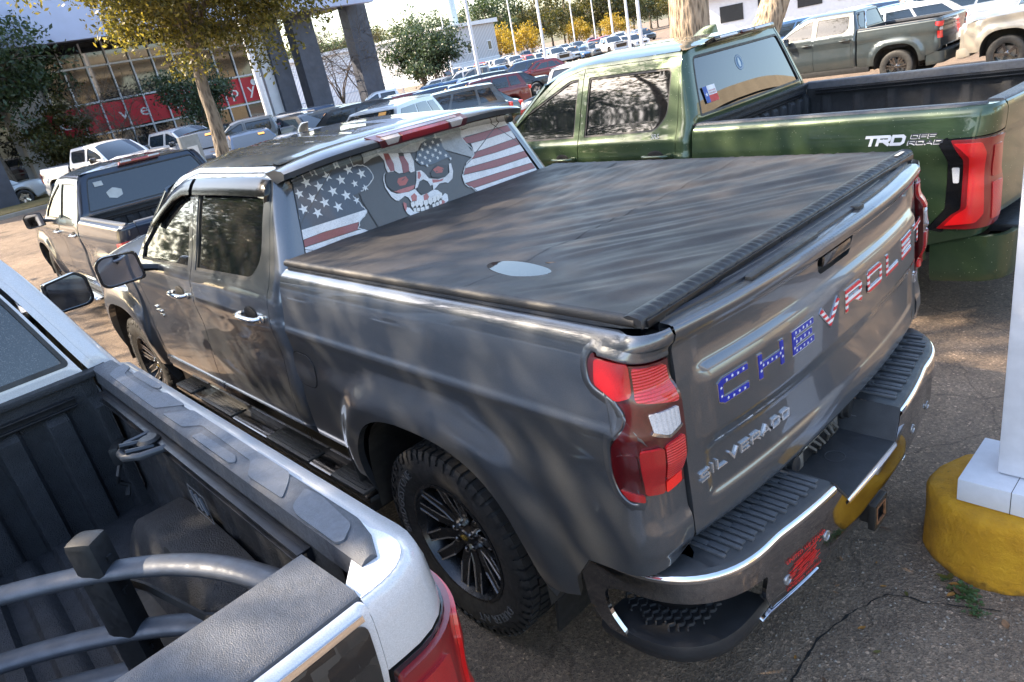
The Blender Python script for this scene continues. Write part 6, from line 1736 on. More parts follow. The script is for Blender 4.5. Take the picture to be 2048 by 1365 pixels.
# ---------------------------------------------------------------- ground
def asphalt():
    m, nt, b = _mat('asphalt'); tc = N(nt, 'ShaderNodeTexCoord')
    big = noise_fac(nt, .35, 5, tc.outputs['Object']); mid = noise_fac(nt, 3.2, 7, tc.outputs['Object'], .7)
    v = N(nt, 'ShaderNodeTexVoronoi', ins={'Scale': 95}); nt.links.new(tc.outputs['Object'], v.inputs['Vector'])
    v2 = N(nt, 'ShaderNodeTexVoronoi', ins={'Scale': 210}); nt.links.new(tc.outputs['Object'], v2.inputs['Vector'])
    base = ramp(nt, mid, [(.25, (.150, .116, .090)), (.5, (.215, .168, .130)), (.75, (.285, .226, .176))])
    bb = ramp(nt, big, [(.3, (.62, .61, .62)), (.7, (1.2, 1.15, 1.08))])
    m1 = N(nt, 'ShaderNodeMixRGB', blend_type='MULTIPLY'); m1.inputs[0].default_value = 1; nt.links.new(base, m1.inputs[1]); nt.links.new(bb, m1.inputs[2])
    st = ramp(nt, v.outputs['Color'], [(.0, (.35, .35, .36)), (.55, (.9, .88, .85)), (.86, (1.5, 1.42, 1.3)), (.95, (3.0, 2.8, 2.6))])
    m2 = N(nt, 'ShaderNodeMixRGB', blend_type='MULTIPLY'); m2.inputs[0].default_value = .6; nt.links.new(m1.outputs[0], m2.inputs[1]); nt.links.new(st, m2.inputs[2])
    st2 = ramp(nt, v2.outputs['Color'], [(.0, (.5, .5, .5)), (.9, (1.3, 1.3, 1.3)), (.97, (3.4, 3.2, 3.0))])
    m3 = N(nt, 'ShaderNodeMixRGB', blend_type='MULTIPLY'); m3.inputs[0].default_value = .6; nt.links.new(m2.outputs[0], m3.inputs[1]); nt.links.new(st2, m3.inputs[2])
    # oil-dark stains
    sn = ramp(nt, noise_fac(nt, .9, 3, tc.outputs['Object']), [(.58, (1, 1, 1)), (.70, (.48, .48, .50))])
    m4 = N(nt, 'ShaderNodeMixRGB', blend_type='MULTIPLY'); m4.inputs[0].default_value = 1; nt.links.new(m3.outputs[0], m4.inputs[1]); nt.links.new(sn, m4.inputs[2])
    # fine cracks
    vc = N(nt, 'ShaderNodeTexVoronoi', feature='DISTANCE_TO_EDGE', ins={'Scale': 1.1}); 
    mp = N(nt, 'ShaderNodeMixRGB', blend_type='ADD'); mp.inputs[0].default_value = .35; nt.links.new(tc.outputs['Object'], mp.inputs[1])
    ns = N(nt, 'ShaderNodeTexNoise', ins={'Scale': 2.5, 'Detail': 6}); nt.links.new(tc.outputs['Object'], ns.inputs['Vector']); nt.links.new(ns.outputs['Color'], mp.inputs[2]); nt.links.new(mp.outputs[0], vc.inputs['Vector'])
    cr = ramp(nt, vc.outputs['Distance'], [(.0, (.45, .45, .45)), (.010, (1, 1, 1))])
    m5 = N(nt, 'ShaderNodeMixRGB', blend_type='MULTIPLY'); m5.inputs[0].default_value = .7; nt.links.new(m4.outputs[0], m5.inputs[1]); nt.links.new(cr, m5.inputs[2])
    nt.links.new(m5.outputs[0], b.inputs['Base Color']); b.inputs['Roughness'].default_value = .85; b.inputs['Specular IOR Level'].default_value = .35
    h = N(nt, 'ShaderNodeMath', operation='ADD'); nt.links.new(v.outputs['Distance'], h.inputs[0]); nt.links.new(v2.outputs['Distance'], h.inputs[1])
    p = bump(nt, b, h.outputs[0], .9, .006); return m
ASP = asphalt()
def ground_mesh():
    xs = np.concatenate([np.linspace(-400, -12, 10), np.linspace(-11, 45, 113), np.linspace(50, 1500, 24)])
    ys = np.concatenate([np.linspace(-1500, -40, 24), np.linspace(-38, 12, 101), np.linspace(14, 500, 10)])
    vs = [(x, y, gz(x, y)+.35*float(sst(x-y, 105, 260))) for x in xs for y in ys]; n = len(ys)
    fs = [(i*n+j, (i+1)*n+j, (i+1)*n+j+1, i*n+j+1) for i in range(len(xs)-1) for j in range(n-1)]
    o = pyobj('ground', vs, fs, ASP, None, 80); tag(o, 'worn grey brown asphalt of the sloping parking lot', 'ground', kind='structure')
ground_mesh()
def ground_at(px, D_):
    """bearing seen at a picture column on the horizon, at a plan distance"""
    a = R(-39.436)-math.atan((px-1024)/1404.85/ .9)*.985
    return CAMLOC.x+D_*math.cos(a), CAMLOC.y+D_*math.sin(a)
def patch_ground(name, pts, mat, z=.004, label=None):
    bm = bmesh.new(); vs = [bm.verts.new((x, y, gz(x, y)+z)) for x, y in pts]; bm.faces.new(vs)
    o = bmobj(name, bm, mat, None, 30); tag(o, label, 'paving', kind='structure'); return o
# ---------------------------------------------------------------- trees
BARK = None
def bark_mat(name, c0, c1, sc=6):
    if name in MATS: return MATS[name]
    m, nt, b = _mat(name); tc = N(nt, 'ShaderNodeTexCoord'); mp = N(nt, 'ShaderNodeMapping'); mp.inputs['Scale'].default_value = (1, 1, .22); nt.links.new(tc.outputs['Object'], mp.inputs[0])
    v = N(nt, 'ShaderNodeTexVoronoi', ins={'Scale': sc*3.2}); nt.links.new(mp.outputs[0], v.inputs['Vector'])
    n = noise_fac(nt, sc*2, 7, mp.outputs[0], .7)
    mx = N(nt, 'ShaderNodeMath', operation='MULTIPLY'); nt.links.new(v.outputs['Distance'], mx.inputs[0]); nt.links.new(n, mx.inputs[1])
    nt.links.new(ramp(nt, mx.outputs[0], [(.05, c0), (.33, c1)]), b.inputs['Base Color']); b.inputs['Roughness'].default_value = .9
    bump(nt, b, mx.outputs[0], 1, .06); MATS[name] = m; return m
def leaf_mat(name, cols, trans=.35):
    if name in MATS: return MATS[name]
    m, nt, b = _mat(name); oi = N(nt, 'ShaderNodeNewGeometry')
    f = ramp(nt, oi.outputs['Random Per Island'], [(i/(len(cols)-1), c) for i, c in enumerate(cols)])
    nt.links.new(f, b.inputs['Base Color']); b.inputs['Roughness'].default_value = .45; b.inputs['Specular IOR Level'].default_value = .5
    tr = N(nt, 'ShaderNodeBsdfTranslucent'); 
    g = N(nt, 'ShaderNodeMixRGB', blend_type='MULTIPLY'); g.inputs[0].default_value = 1; nt.links.new(f, g.inputs[1]); g.inputs[2].default_value = (1.9, 1.75, .85, 1); nt.links.new(g.outputs[0], tr.inputs[0])
    mx = N(nt, 'ShaderNodeMixShader'); mx.inputs[0].default_value = trans; nt.links.new(b.outputs[0], mx.inputs[1]); nt.links.new(tr.outputs[0], mx.inputs[2]); nt.links.new(mx.outputs[0], nt.nodes['Material Output'].inputs[0])
    MATS[name] = m; return m
def branches(bm, p, d, L, r_, depth, rng, tips, spread=.6, up=.15, seg=6, lim=None):
    pts = [p]; q = p.copy(); dd = d.copy(); k = 4
    for i in range(k):
        dd = (dd+Vector((rng.uniform(-1, 1), rng.uniform(-1, 1), rng.uniform(-.6, 1)+up))*.16).normalized(); q = q+dd*L/k; pts.append(q.copy())
        if depth <= 1 : tips.append(q.copy())
    tube(bm, pts, [r_*(1-.42*i/k) for i in range(k+1)], max(4, seg), cap=False)
    if depth == 0: tips.append(q); return
    n = rng.choice((2, 3, 3)) if depth > 1 else 3
    for i in range(n):
        ax = Vector((rng.uniform(-1, 1), rng.uniform(-1, 1), rng.uniform(-.4, .6))).normalized()
        nd = (dd+ax*spread).normalized(); st = pts[rng.choice((2, 3, 4))] if i else pts[4]
        branches(bm, st, nd, L*rng.uniform(.62, .82), r_*.56, depth-1, rng, tips, spread, up, seg-1)
def leaves_mesh(name, centers, n, size, rad, rng, flat=.8, asp=.45):
    """small folded leaves scattered in clumps about the twig ends"""
    V = []; Fc = []
    cs = np.array([tuple(c) for c in centers]); nr = np.random.default_rng(rng.randrange(10**6))
    idx = nr.integers(0, len(cs), n); off = nr.normal(size=(n, 3))*rad*np.array([1, 1, flat])*.55
    P = cs[idx]+off; a = nr.normal(size=(n, 3)); a /= np.linalg.norm(a, axis=1, keepdims=True); b = nr.normal(size=(n, 3)); b -= a*(a*b).sum(1, keepdims=True); b /= np.linalg.norm(b, axis=1, keepdims=True)
    s = size*nr.uniform(.6, 1.3, (n, 1)); a = a*s; b = b*s*asp
    Vt = np.stack([P-a, P+b, P+a, P-b], 1).reshape(-1, 3)
    me = bpy.data.meshes.new(name); me.vertices.add(n*4); me.vertices.foreach_set('co', Vt.astype(np.float32).ravel())
    me.loops.add(n*4); me.loops.foreach_set('vertex_index', np.arange(n*4, dtype=np.int32)); me.polygons.add(n)
    me.polygons.foreach_set('loop_start', np.arange(0, n*4, 4, dtype=np.int32)); me.update(calc_edges=True)
    return me
def tree(name, loc, H, crown_r, trunk_r, label, cols, seed=1, nleaf=9000, lsize=.09, clump=.35, bark=((.05, .04, .032), (.20, .165, .13)), lean=(0, 0), trunk_h=.38, group=None, multi=1, trans=.35, cat='tree', matn=None, nclump=70, zlo=None, bare=False, twig=3, top=None, off=(0, 0)):
    """trunk, limbs growing out to leaf clumps that fill an uneven crown"""
    rng = random.Random(seed); t = empty(name, loc, 0, label, cat, group); th = H*trunk_h; zlo = th*.92 if zlo is None else zlo
    zc, rz = (H+zlo)/2, (H-zlo)/2; cl = []
    while len(cl) < nclump:
        v = Vector((rng.uniform(-1, 1), rng.uniform(-1, 1), rng.uniform(-1, 1)))
        if not .35 < v.length < 1: continue
        lump = 1+.28*noise.noise(v*2.2+Vector((seed, 0, 0)))
        cl.append(Vector((v.x*crown_r*lump+off[0], v.y*crown_r*lump+off[1], zc+v.z*rz*lump)))
    bm = bmesh.new(); tips = []
    for k in range(multi):
        a = k*6.28/max(1, multi); base = Vector((.25*math.cos(a), .25*math.sin(a), -.15)) if multi > 1 else Vector((0, 0, -.15))
        d0 = Vector((lean[0]+(.35*math.cos(a) if multi > 1 else 0), lean[1]+(.35*math.sin(a) if multi > 1 else 0), 1)).normalized(); pts = [base]; q = base.copy()
        for i in range(8):
            q = q+(d0+Vector((rng.uniform(-.10, .10), rng.uniform(-.10, .10), 0)))*th/8; pts.append(q.copy())
        tube(bm, pts, [trunk_r*(1.5 if i == 0 else 1.15-.055*i) for i in range(9)], 18, cap=False)
        mine = [c for n_, c in enumerate(cl) if n_ % multi == k]; nl = 5 if multi == 1 else 3; limbs = []
        for i in range(nl):
            a2 = i*6.28/nl+rng.uniform(-.5, .5); f = rng.uniform(.45, .62); zt_ = zc+rz*rng.uniform(-.25, .45); e = Vector((off[0]+crown_r*f*math.cos(a2), off[1]+crown_r*f*math.sin(a2), zt_)); L = []
            s0 = pts[-1-rng.choice((0, 0, 1))]; c1 = s0+d0*(e-s0).length*.35
            for u in range(9):
                w_ = u/8; p = s0*(1-w_)**2+c1*2*w_*(1-w_)+e*w_*w_; p += Vector((rng.uniform(-1, 1), rng.uniform(-1, 1), rng.uniform(-1, 1)))*crown_r*.02*(u > 0); L.append(p)
            tube(bm, L, [trunk_r*.62*(1-.75*u/8) for u in range(9)], 8, cap=False); limbs += L[2:]
        for c in mine:
            s0 = min(limbs, key=lambda p: (p-c).length+.4*abs(p.z-c.z)); n_ = 5; pp = []
            mid = s0.lerp(c, .5)+Vector((rng.uniform(-1, 1), rng.uniform(-1, 1), rng.uniform(-.3, 1)))*(c-s0).length*.18
            for u in range(n_+1): w_ = u/n_; pp.append(s0*(1-w_)**2+mid*2*w_*(1-w_)+c*w_*w_)
            tube(bm, pp, [max(.008, trunk_r*.16*(1-.8*u/n_)) for u in range(n_+1)], 5, cap=False); tips.append(c); tips.append(pp[-2])
            for q_ in range(twig):
                e = c+Vector((rng.gauss(0, 1), rng.gauss(0, 1), rng.gauss(.2, .8)))*clump*(1.1 if not bare else 1.6); st = pp[rng.choice((2, 3, 4))]; tube(bm, [st, st.lerp(e, .5)+Vector((rng.uniform(-1, 1), rng.uniform(-1, 1), rng.uniform(-1, 1)))*clump*.2, e], [max(.005, trunk_r*.05), .006, .003], 4, cap=False); tips.append(e)
    bmobj('trunk', bm, bark_mat('bark_%s' % (matn or name), *bark), t, 60)
    if nleaf:
        me = leaves_mesh('crown', tips, nleaf, lsize, clump, rng, .75); obj('crown', me, leaf_mat('leaf_%s' % (matn or name), cols, trans), t)
    return t
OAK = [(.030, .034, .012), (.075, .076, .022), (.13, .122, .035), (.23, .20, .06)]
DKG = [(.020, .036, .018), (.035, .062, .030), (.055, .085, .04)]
OLV = [(.030, .040, .015), (.055, .062, .020), (.09, .09, .03), (.12, .10, .035)]
tree('live_oak', (15.7, -4.55, gz(15.7, -4.6)), 7.4, 3.3, .17, 'sunlit yellow green oak with a slender leaning trunk in front of the dealership', OAK, 5, 60000, .062, .42, lean=(.05, -.10), trunk_h=.50, zlo=3.6, trans=.5, matn='sunlit', nclump=120, off=(.2, -.7))
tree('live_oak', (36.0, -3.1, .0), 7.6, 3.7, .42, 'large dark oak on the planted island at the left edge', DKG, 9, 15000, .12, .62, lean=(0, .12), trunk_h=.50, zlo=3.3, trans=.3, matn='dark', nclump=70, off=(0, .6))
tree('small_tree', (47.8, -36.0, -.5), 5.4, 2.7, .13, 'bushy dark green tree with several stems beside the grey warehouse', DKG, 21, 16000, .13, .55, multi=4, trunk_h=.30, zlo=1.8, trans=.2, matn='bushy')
tree('bare_tree', (38.2, -22.2, -.45), 6.4, 3.0, .09, 'leafless twiggy tree between the two dark columns', OLV, 33, 260, .05, .5, multi=3, trunk_h=.22, zlo=2.0, bark=((.06, .045, .035), (.16, .12, .09)), matn='bare', bare=True, twig=8, nclump=90)
tree('bare_tree', (35.0, -7.8, 0), 4.4, 2.0, .07, 'leafless shrub like tree before the red banner', OLV, 35, 200, .05, .4, multi=3, trunk_h=.22, zlo=1.4, bark=((.06, .045, .035), (.16, .12, .09)), matn='bare', bare=True, twig=7, nclump=50)
tree('small_tree', (36.0, -5.9, 0), 3.6, 1.5, .07, 'small green tree with yellow tips at the left end of the banner', OLV, 41, 6000, .09, .35, trunk_h=.35, matn='olive', nclump=30)
tree('small_tree', (33.5, -11.3, 0), 4.4, 1.6, .09, 'dark rounded tree right of the leaning oak trunk before the banner', DKG, 43, 8000, .08, .36, trunk_h=.38, matn='bushy', nclump=36)
# the big oak beyond the green pickup: two thick trunks, crowns overhead
tree('live_oak', (6.0, -10.2, -.30), 13.0, 6.0, .36, 'thick furrowed live oak trunk behind the green pickup, left of two', OAK, 61, 26000, .07, .6, lean=(-.04, .05), trunk_h=.6, zlo=8.6, bark=((.085, .065, .045), (.42, .33, .24)), trans=.4, matn='pale')
tree('live_oak', (6.6, -12.6, -.36), 13.0, 5.5, .30, 'thick furrowed live oak trunk behind the green pickup, right of two and leaning', OAK, 67, 20000, .07, .6, lean=(-.20, -.42), trunk_h=.55, zlo=8.4, bark=((.085, .065, .045), (.42, .33, .24)), trans=.4, matn='pale', off=(-1, -2))
# oaks standing beside the camera on the sunny side; they throw the dappled shade
tree('live_oak', (3.9, 7.9, 0), 8.4, 2.35, .28, 'live oak beside the row of pickups, nearest', OAK, 71, 7800, .085, .50, trunk_h=.50, zlo=4.4, trans=.3, matn='pale', nclump=55, off=(-.5, -2.3), lean=(.02, -.14))
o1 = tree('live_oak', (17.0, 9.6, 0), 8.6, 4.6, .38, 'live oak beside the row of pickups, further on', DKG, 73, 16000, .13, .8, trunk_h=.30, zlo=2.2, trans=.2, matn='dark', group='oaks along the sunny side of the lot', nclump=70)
tree('live_oak', (7.6, 6.4, 0), 9.6, 2.3, .30, 'unseen live oak added to shade the green pickup, leaning over the row', OAK, 75, 4500, .085, .5, trunk_h=.55, zlo=6.4, trans=.3, matn='pale', nclump=45, off=(-.9, -3.8), lean=(-.05, -.25))  # out-of-view oak added so that its crown shades the green pickup
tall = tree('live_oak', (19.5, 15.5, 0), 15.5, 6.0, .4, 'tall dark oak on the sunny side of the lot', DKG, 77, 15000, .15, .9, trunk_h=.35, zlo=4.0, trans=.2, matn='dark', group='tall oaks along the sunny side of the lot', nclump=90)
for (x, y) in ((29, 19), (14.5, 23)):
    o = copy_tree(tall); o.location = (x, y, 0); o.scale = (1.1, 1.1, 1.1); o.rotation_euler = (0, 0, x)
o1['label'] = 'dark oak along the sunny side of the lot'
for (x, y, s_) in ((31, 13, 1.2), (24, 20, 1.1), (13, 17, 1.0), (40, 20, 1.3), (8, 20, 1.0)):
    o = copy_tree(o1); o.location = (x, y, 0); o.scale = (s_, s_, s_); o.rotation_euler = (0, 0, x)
# far trees beyond the lot
def far_trees():
    protos = [tree('far_tree', (150, -140, -.2), 11, 6, .30, 'olive far tree', OLV, 81, 4200, .30, 1.1, trunk_h=.3, matn='far', nclump=40),
              tree('far_tree', (160, -150, -.2), 13, 7, .30, 'dark far tree', DKG, 83, 4200, .32, 1.2, trunk_h=.3, matn='fardark', nclump=40),
              tree('far_tree', (140, -150, -.2), 7, 4.0, .2, 'golden far tree', [(.16, .13, .02), (.30, .22, .03), (.42, .30, .05)], 85, 3600, .26, .8, trunk_h=.2, matn='golden', trans=.4, nclump=40)]
    lab = ['olive brown tree in the hazy row beyond the far parking lot', 'dark green tree in the hazy row beyond the far parking lot', 'golden yellow round tree at the edge of the far parking lot']
    rng = random.Random(5); first = [True]*3
    spots = []
    for k in range(34):
        px = 870+k*17+rng.uniform(-6, 6); D_ = rng.uniform(175, 235); spots.append((px, D_, rng.choice((0, 0, 1)), rng.uniform(.75, 1.25)))
    spots += [(1105, 150, 2, .9), (1150, 165, 2, .8), (1240, 170, 2, .7), (700, 150, 0, .8), (640, 160, 1, .9), (760, 170, 0, 1.0), (810, 160, 1, 1.0), (1300, 165, 2, .7)]
    for px, D_, k, s in spots:
        x, y = ground_at(px, D_)
        o = protos[k] if first[k] else copy_tree(protos[k]); first[k] = False
        o.location = (x, y, .0); o.scale = (s, s, s*rng.uniform(.85, 1.1)); o.rotation_euler = (0, 0, rng.uniform(0, 6)); o['label'] = lab[k]; o['group'] = ['olive trees beyond the lot', 'dark trees beyond the lot', 'golden trees by the lot'][k]
far_trees()
# ---------------------------------------------------------------- dealership building
WALLW = plain('white_render', (.62, .63, .66), .7, 0, .06, 3)
COLD = plain('slate_cladding', (.055, .062, .085), .55, 0, .2, 2.5)
FASC = plain('fascia_panel', (.42, .48, .66), .5, 0, .04, 2)
FR = plain('white_frame', (.60, .62, .66), .4)
def building():
    Bd = empty('dealership_building', (38, -10, 0), 0, 'dealership with tall dark glass front, red banner and deep slate canopy', 'building')
    def P(c): return (c[0]-38, c[1]+10, c[2])
    x0 = 38.0
    bm = bmesh.new(); bx(bm, P((44, -7.5, 3.6)), (11.6, 20, 7.0)); bmobj('wall', bm, WALLW, Bd, 30)
    shop = tinted('shop_glass', (.012, .014, .018), 0, rough=.04, dust=.15)
    bm = bmesh.new(); bx(bm, P((x0+.12, -11.5, 3.2)), (.10, 10.6, 6.3)); bmobj('glass_front', bm, shop, Bd, 30)
    bm = bmesh.new()
    for k in range(11): bx(bm, P((x0, -6.3-1.03*k, 3.15)), (.10, .07, 6.2))
    for z in (.2, 2.15, 3.60, 5.2): bx(bm, P((x0-.004, -11.5, z)), (.10, 10.5, .08))
    bmobj('mullions', bm, FR, Bd, 30)
    # wide white piers at either end
    for y, w_ in ((-5.1, 1.3), (-17.2, .9)):
        bm = bmesh.new(); bx(bm, P((x0-.2, y, 3.2)), (.8, w_, 6.4), bev=.02); bmobj('pier', bm, WALLW, Bd, 30)
    bm = bmesh.new(); bx(bm, P((x0+.1, -1.2, 3.0)), (.12, 6.0, 5.8)); bmobj('glass_front', bm, shop, Bd, 30)
    bm = bmesh.new()
    for k in range(7): bx(bm, P((x0+.02, 1.5-1.0*k, 3.0)), (.06, .06, 5.8))
    for z in (1.2, 2.6, 4.2): bx(bm, P((x0+.016, -1.2, z)), (.06, 6.0, .06))
    bmobj('mullions', bm, plain('bronze_frame', (.10, .09, .085), .4), Bd, 30)
    # red banner behind the mullions with white lower-case words
    bm = bmesh.new(); bx(bm, P((x0+.055, -11.3, 2.88)), (.012, 10.9, 1.25)); bn = bmobj('banner', bm, plain('banner_red', (.50, .018, .030), .6, 0, .08, 1), Bd, 30)
    bn['label'] = 'long red banner reading drive happy in white letters'
    me = text_mesh('drive happy', 1.05, .004, 2.05); w_ = max(v.co.x for v in me.vertices)-min(v.co.x for v in me.vertices); k = 10.0/w_
    map_mesh(me, lambda a, b, c: (P((x0+.044+c, 0, 0))[0], P((0, -11.3-a*k, 0))[1], 2.62+b*.80)); obj('banner_lettering', me, plain('banner_white', (.8, .8, .8), .6), bn)
    bm = bmesh.new(); r = bmesh.ops.create_circle(bm, cap_ends=True, segments=24, radius=.17)
    for v in bm.verts: v.co = Vector((P((x0+.044, 0, 0))[0], P((0, -16.35, 0))[1]+v.co.x, 3.2+v.co.y))
    bmobj('banner_dot', bm, MATS['banner_white'], bn, 30)
    # canopy: tall pale fascia over a dark soffit, on raked slate columns
    bm = bmesh.new(); bx(bm, P((35.2, -9.0, 8.2)), (.5, 28.8, 4.2), bev=.03); bmobj('fascia', bm, FASC, Bd, 30)
    bm = bmesh.new(); bx(bm, P((37.6, -9.0, 6.55)), (4.5, 28.4, .5)); bmobj('soffit', bm, plain('soffit_dark', (.030, .034, .045), .6), Bd, 30)
    for i, (xb, yb, xt, yt, w_) in enumerate(((37.6, -17.85, 37.6, -17.85, 1.0), (37.0, -19.45, 37.0, -19.45, 1.3), (37.0, -23.15, 37.0, -23.15, 1.35), (34.0, -2.0, 34.0, -2.0, 1.6))):
        bm = bmesh.new(); c = []
        for (x, y, z, s_) in ((xb, yb, -.6, 1.0), (xt, yt, 6.6, 1.0)):
            c.append([bm.verts.new(P((x+a*.45, y+b*w_/2*s_, z))) for a, b in ((-1, -1), (1, -1), (1, 1), (-1, 1))])
        for k in range(4): bm.faces.new((c[0][k], c[0][(k+1) % 4], c[1][(k+1) % 4], c[1][k]))
        bm.faces.new(c[0][::-1]); bm.faces.new(c[1]); bmobj('column', bm, COLD, Bd, 30)
building()
def warehouse():
    m, nt, b = _mat('ribbed_metal'); tc = N(nt, 'ShaderNodeTexCoord'); wv = N(nt, 'ShaderNodeTexWave', wave_type='BANDS', bands_direction='DIAGONAL', ins={'Scale': .9}); nt.links.new(tc.outputs['Object'], wv.inputs['Vector'])
    nt.links.new(ramp(nt, wv.outputs['Fac'], [(.3, (.33, .33, .36)), (.6, (.42, .42, .45))]), b.inputs['Base Color']); b.inputs['Roughness'].default_value = .5
    m2, nt, b = _mat('white_ribbed_metal'); tc = N(nt, 'ShaderNodeTexCoord'); wv = N(nt, 'ShaderNodeTexWave', wave_type='BANDS', bands_direction='DIAGONAL', ins={'Scale': 1.5}); nt.links.new(tc.outputs['Object'], wv.inputs['Vector'])
    nt.links.new(ramp(nt, wv.outputs['Fac'], [(.3, (.55, .58, .66)), (.6, (.70, .73, .78))]), b.inputs['Base Color']); b.inputs['Roughness'].default_value = .5
    Wh = empty('warehouse', (95, -83, -.5), 0, 'pale grey ribbed metal warehouse with white base band and a tall flue', 'building')
    # end wall faces the camera between the two picture edges
    A = Vector((93.8, -75.1, 0)); B = Vector((97.4, -90.2, 0)); d = (B-A).normalized(); n = Vector((d.y, -d.x, 0)); O = Vector((95, -83, 0)); L = (B-A).length
    if n.dot(Vector((-2, 2, 0))-A) > 0: n = -n      # n points away from the camera
    def Q(t, z, back=0): p = A+d*t*L+n*back-O; return (p.x, p.y, z)
    def quadbox(nm, t0, t1, z0, z1a, z1b, b0, b1, mat, par):
        bm = bmesh.new(); a = [bm.verts.new(Q(t0, z0, b0)), bm.verts.new(Q(t1, z0, b0)), bm.verts.new(Q(t1, z1b, b0)), bm.verts.new(Q(t0, z1a, b0))]; c = [bm.verts.new(Q(t0, z0, b1)), bm.verts.new(Q(t1, z0, b1)), bm.verts.new(Q(t1, z1b, b1)), bm.verts.new(Q(t0, z1a, b1))]
        bm.faces.new(a); bm.faces.new(c[::-1])
        for k in range(4): bm.faces.new((a[k], a[(k+1) % 4], c[(k+1) % 4], c[k]))
        return bmobj(nm, bm, mat, par, 30)
    wl = quadbox('wall', 0, 1, 2.2, 7.6, 7.9, 0, 30, m, Wh)
    quadbox('base_band', -.0, 1.0, 0, 2.2, 2.2, -.15, 30, WALLW, Wh)
    quadbox('roof', -.03, 1.03, 7.6, 8.0, 8.3, -.6, 31, WALLW, Wh)
    for t in (.40, .80):
        f = quadbox('window', t, t+.085, 3.3, 4.9, 4.9, -.06, 0, FR, Wh); quadbox('pane', t+.012, t+.073, 3.45, 4.75, 4.75, -.09, -.06, GLF, f)
    bm = bmesh.new(); p = Vector(Q(.62, 8.2, 4)); lathe(bm, [(.75, p.z), (.75, p.z+4.8), (.95, p.z+4.8), (.95, p.z+5.3), (.7, p.z+5.3)], 20, 'z', (p.x, p.y, 0)); bmobj('flue', bm, plain('galvanised', (.38, .45, .52), .35, .6), Wh, 40)
    W2 = empty('storage_shed', (70, -50, -.5), 0, 'long low white ribbed metal shed behind the dark columns', 'building')
    bm = bmesh.new(); c = Vector((*ground_at(705, 74), 3.0)); bx(bm, (c.x-70, c.y+50, 2.6), (9, 21, 5.2), rot('Z', -32)); bmobj('wall', bm, m2, W2, 30)
    bm = bmesh.new(); bx(bm, (c.x-70, c.y+50, 5.35), (9.8, 21.6, .3), rot('Z', -32)); bmobj('roof', bm, WALLW, W2, 30)
    # low white sales office at the far right
    _x, _y = ground_at(1700, 84)
    W3 = empty('sales_office', (_x, _y, -.5), 0, 'low white office with dark windows at the top right behind the oak', 'building')
    bm = bmesh.new(); bx(bm, (0, 0, 1.9), (6, 26, 3.8), rot('Z', -60)); w3 = bmobj('wall', bm, WALLW, W3, 30)
    for k in range(7):
        off = rot('Z', -60) @ Vector((-3.03, -11+3.6*k, 1.8)); bm = bmesh.new(); bx(bm, off, (.08, 2.2, 1.5), rot('Z', -60)); f = bmobj('window', bm, BLK, W3, 30)
    bm = bmesh.new(); bx(bm, (0, 0, 4.0), (8, 28, .6), rot('Z', -60), taper=.8); bmobj('roof', bm, plain('faded_red_roof', (.38, .16, .15), .7), W3, 30)
warehouse()
# ---------------------------------------------------------------- light poles
def pole(x, y, z0, H, r_, label, heads=0, mat=None, group='white light poles'):
    t = empty('light_pole', (x, y, z0), 0, label, 'light pole', group); m = mat or plain('pole_white', (.66, .66, .68), .45, 0, .08)
    bm = bmesh.new(); lathe(bm, [(r_*1.1, 0), (r_*1.1, .4), (r_*.8, .42), (r_*.55, H), (.01, H)], 12, 'z'); bmobj('shaft', bm, m, t, 40)
    for k in range(heads):
        a = k*2*math.pi/max(1, heads)+.6; bm = bmesh.new(); tube(bm, [(0, 0, H-.1), (.9*math.cos(a), .9*math.sin(a), H+.15)], .05, 6); bx(bm, (1.1*math.cos(a), 1.1*math.sin(a), H+.18), (.7, .45, .16), rot('Z', math.degrees(a)), bev=.03); bmobj('lamp_head', bm, plain('lamp_head_grey', (.3, .32, .36), .4), t, 30)
PL = [(697, 32, 9, .20, 0, 'white pole between the dark canopy columns'), (872, 75, 11, .13, 2, 'white twin headed lamp pole above the bushy green tree'), (1062, 48, 13, .15, 0, 'tall white pole left of the green pickup roof'), (1018, 80, 11, .12, 0, 'white pole at the right end of the grey warehouse'),
      (1178, 62, 13, .15, 0, 'tall white pole above the white and blue far pickups'), (1130, 95, 12, .12, 0, 'thinner white pole left of the golden tree'), (1232, 110, 14, .12, 0, 'thin white pole over the far red pickup'), (1268, 120, 14, .12, 0, 'thin white pole right of the far red pickup'),
      (1298, 90, 14, .15, 0, 'white pole second left of the oak trunk'), (1325, 70, 14, .16, 0, 'white pole just left of the oak trunk'), (1345, 55, 14, .16, 1, 'white pole partly behind the oak trunk')]
for px, D_, H, r_, hd, lb in PL:
    x, y = ground_at(px, D_); pole(x, y, gz(x, y), H, r_, lb, hd)
for px, D_, lb in ((1090, 190, 'brown timber utility pole above the olive trees'), (1222, 185, 'brown timber utility pole in the far tree row')):
    x, y = ground_at(px, D_); t = empty('utility_pole', (x, y, -.2), .4, lb, 'utility pole', 'timber utility poles'); bm = bmesh.new(); lathe(bm, [(.22, 0), (.15, 17), (.01, 17)], 8, 'z'); bx(bm, (0, 0, 16.2), (.15, 2.6, .15)); bmobj('pole_shaft', bm, plain('timber_pole', (.12, .09, .07), .8), t, 30)
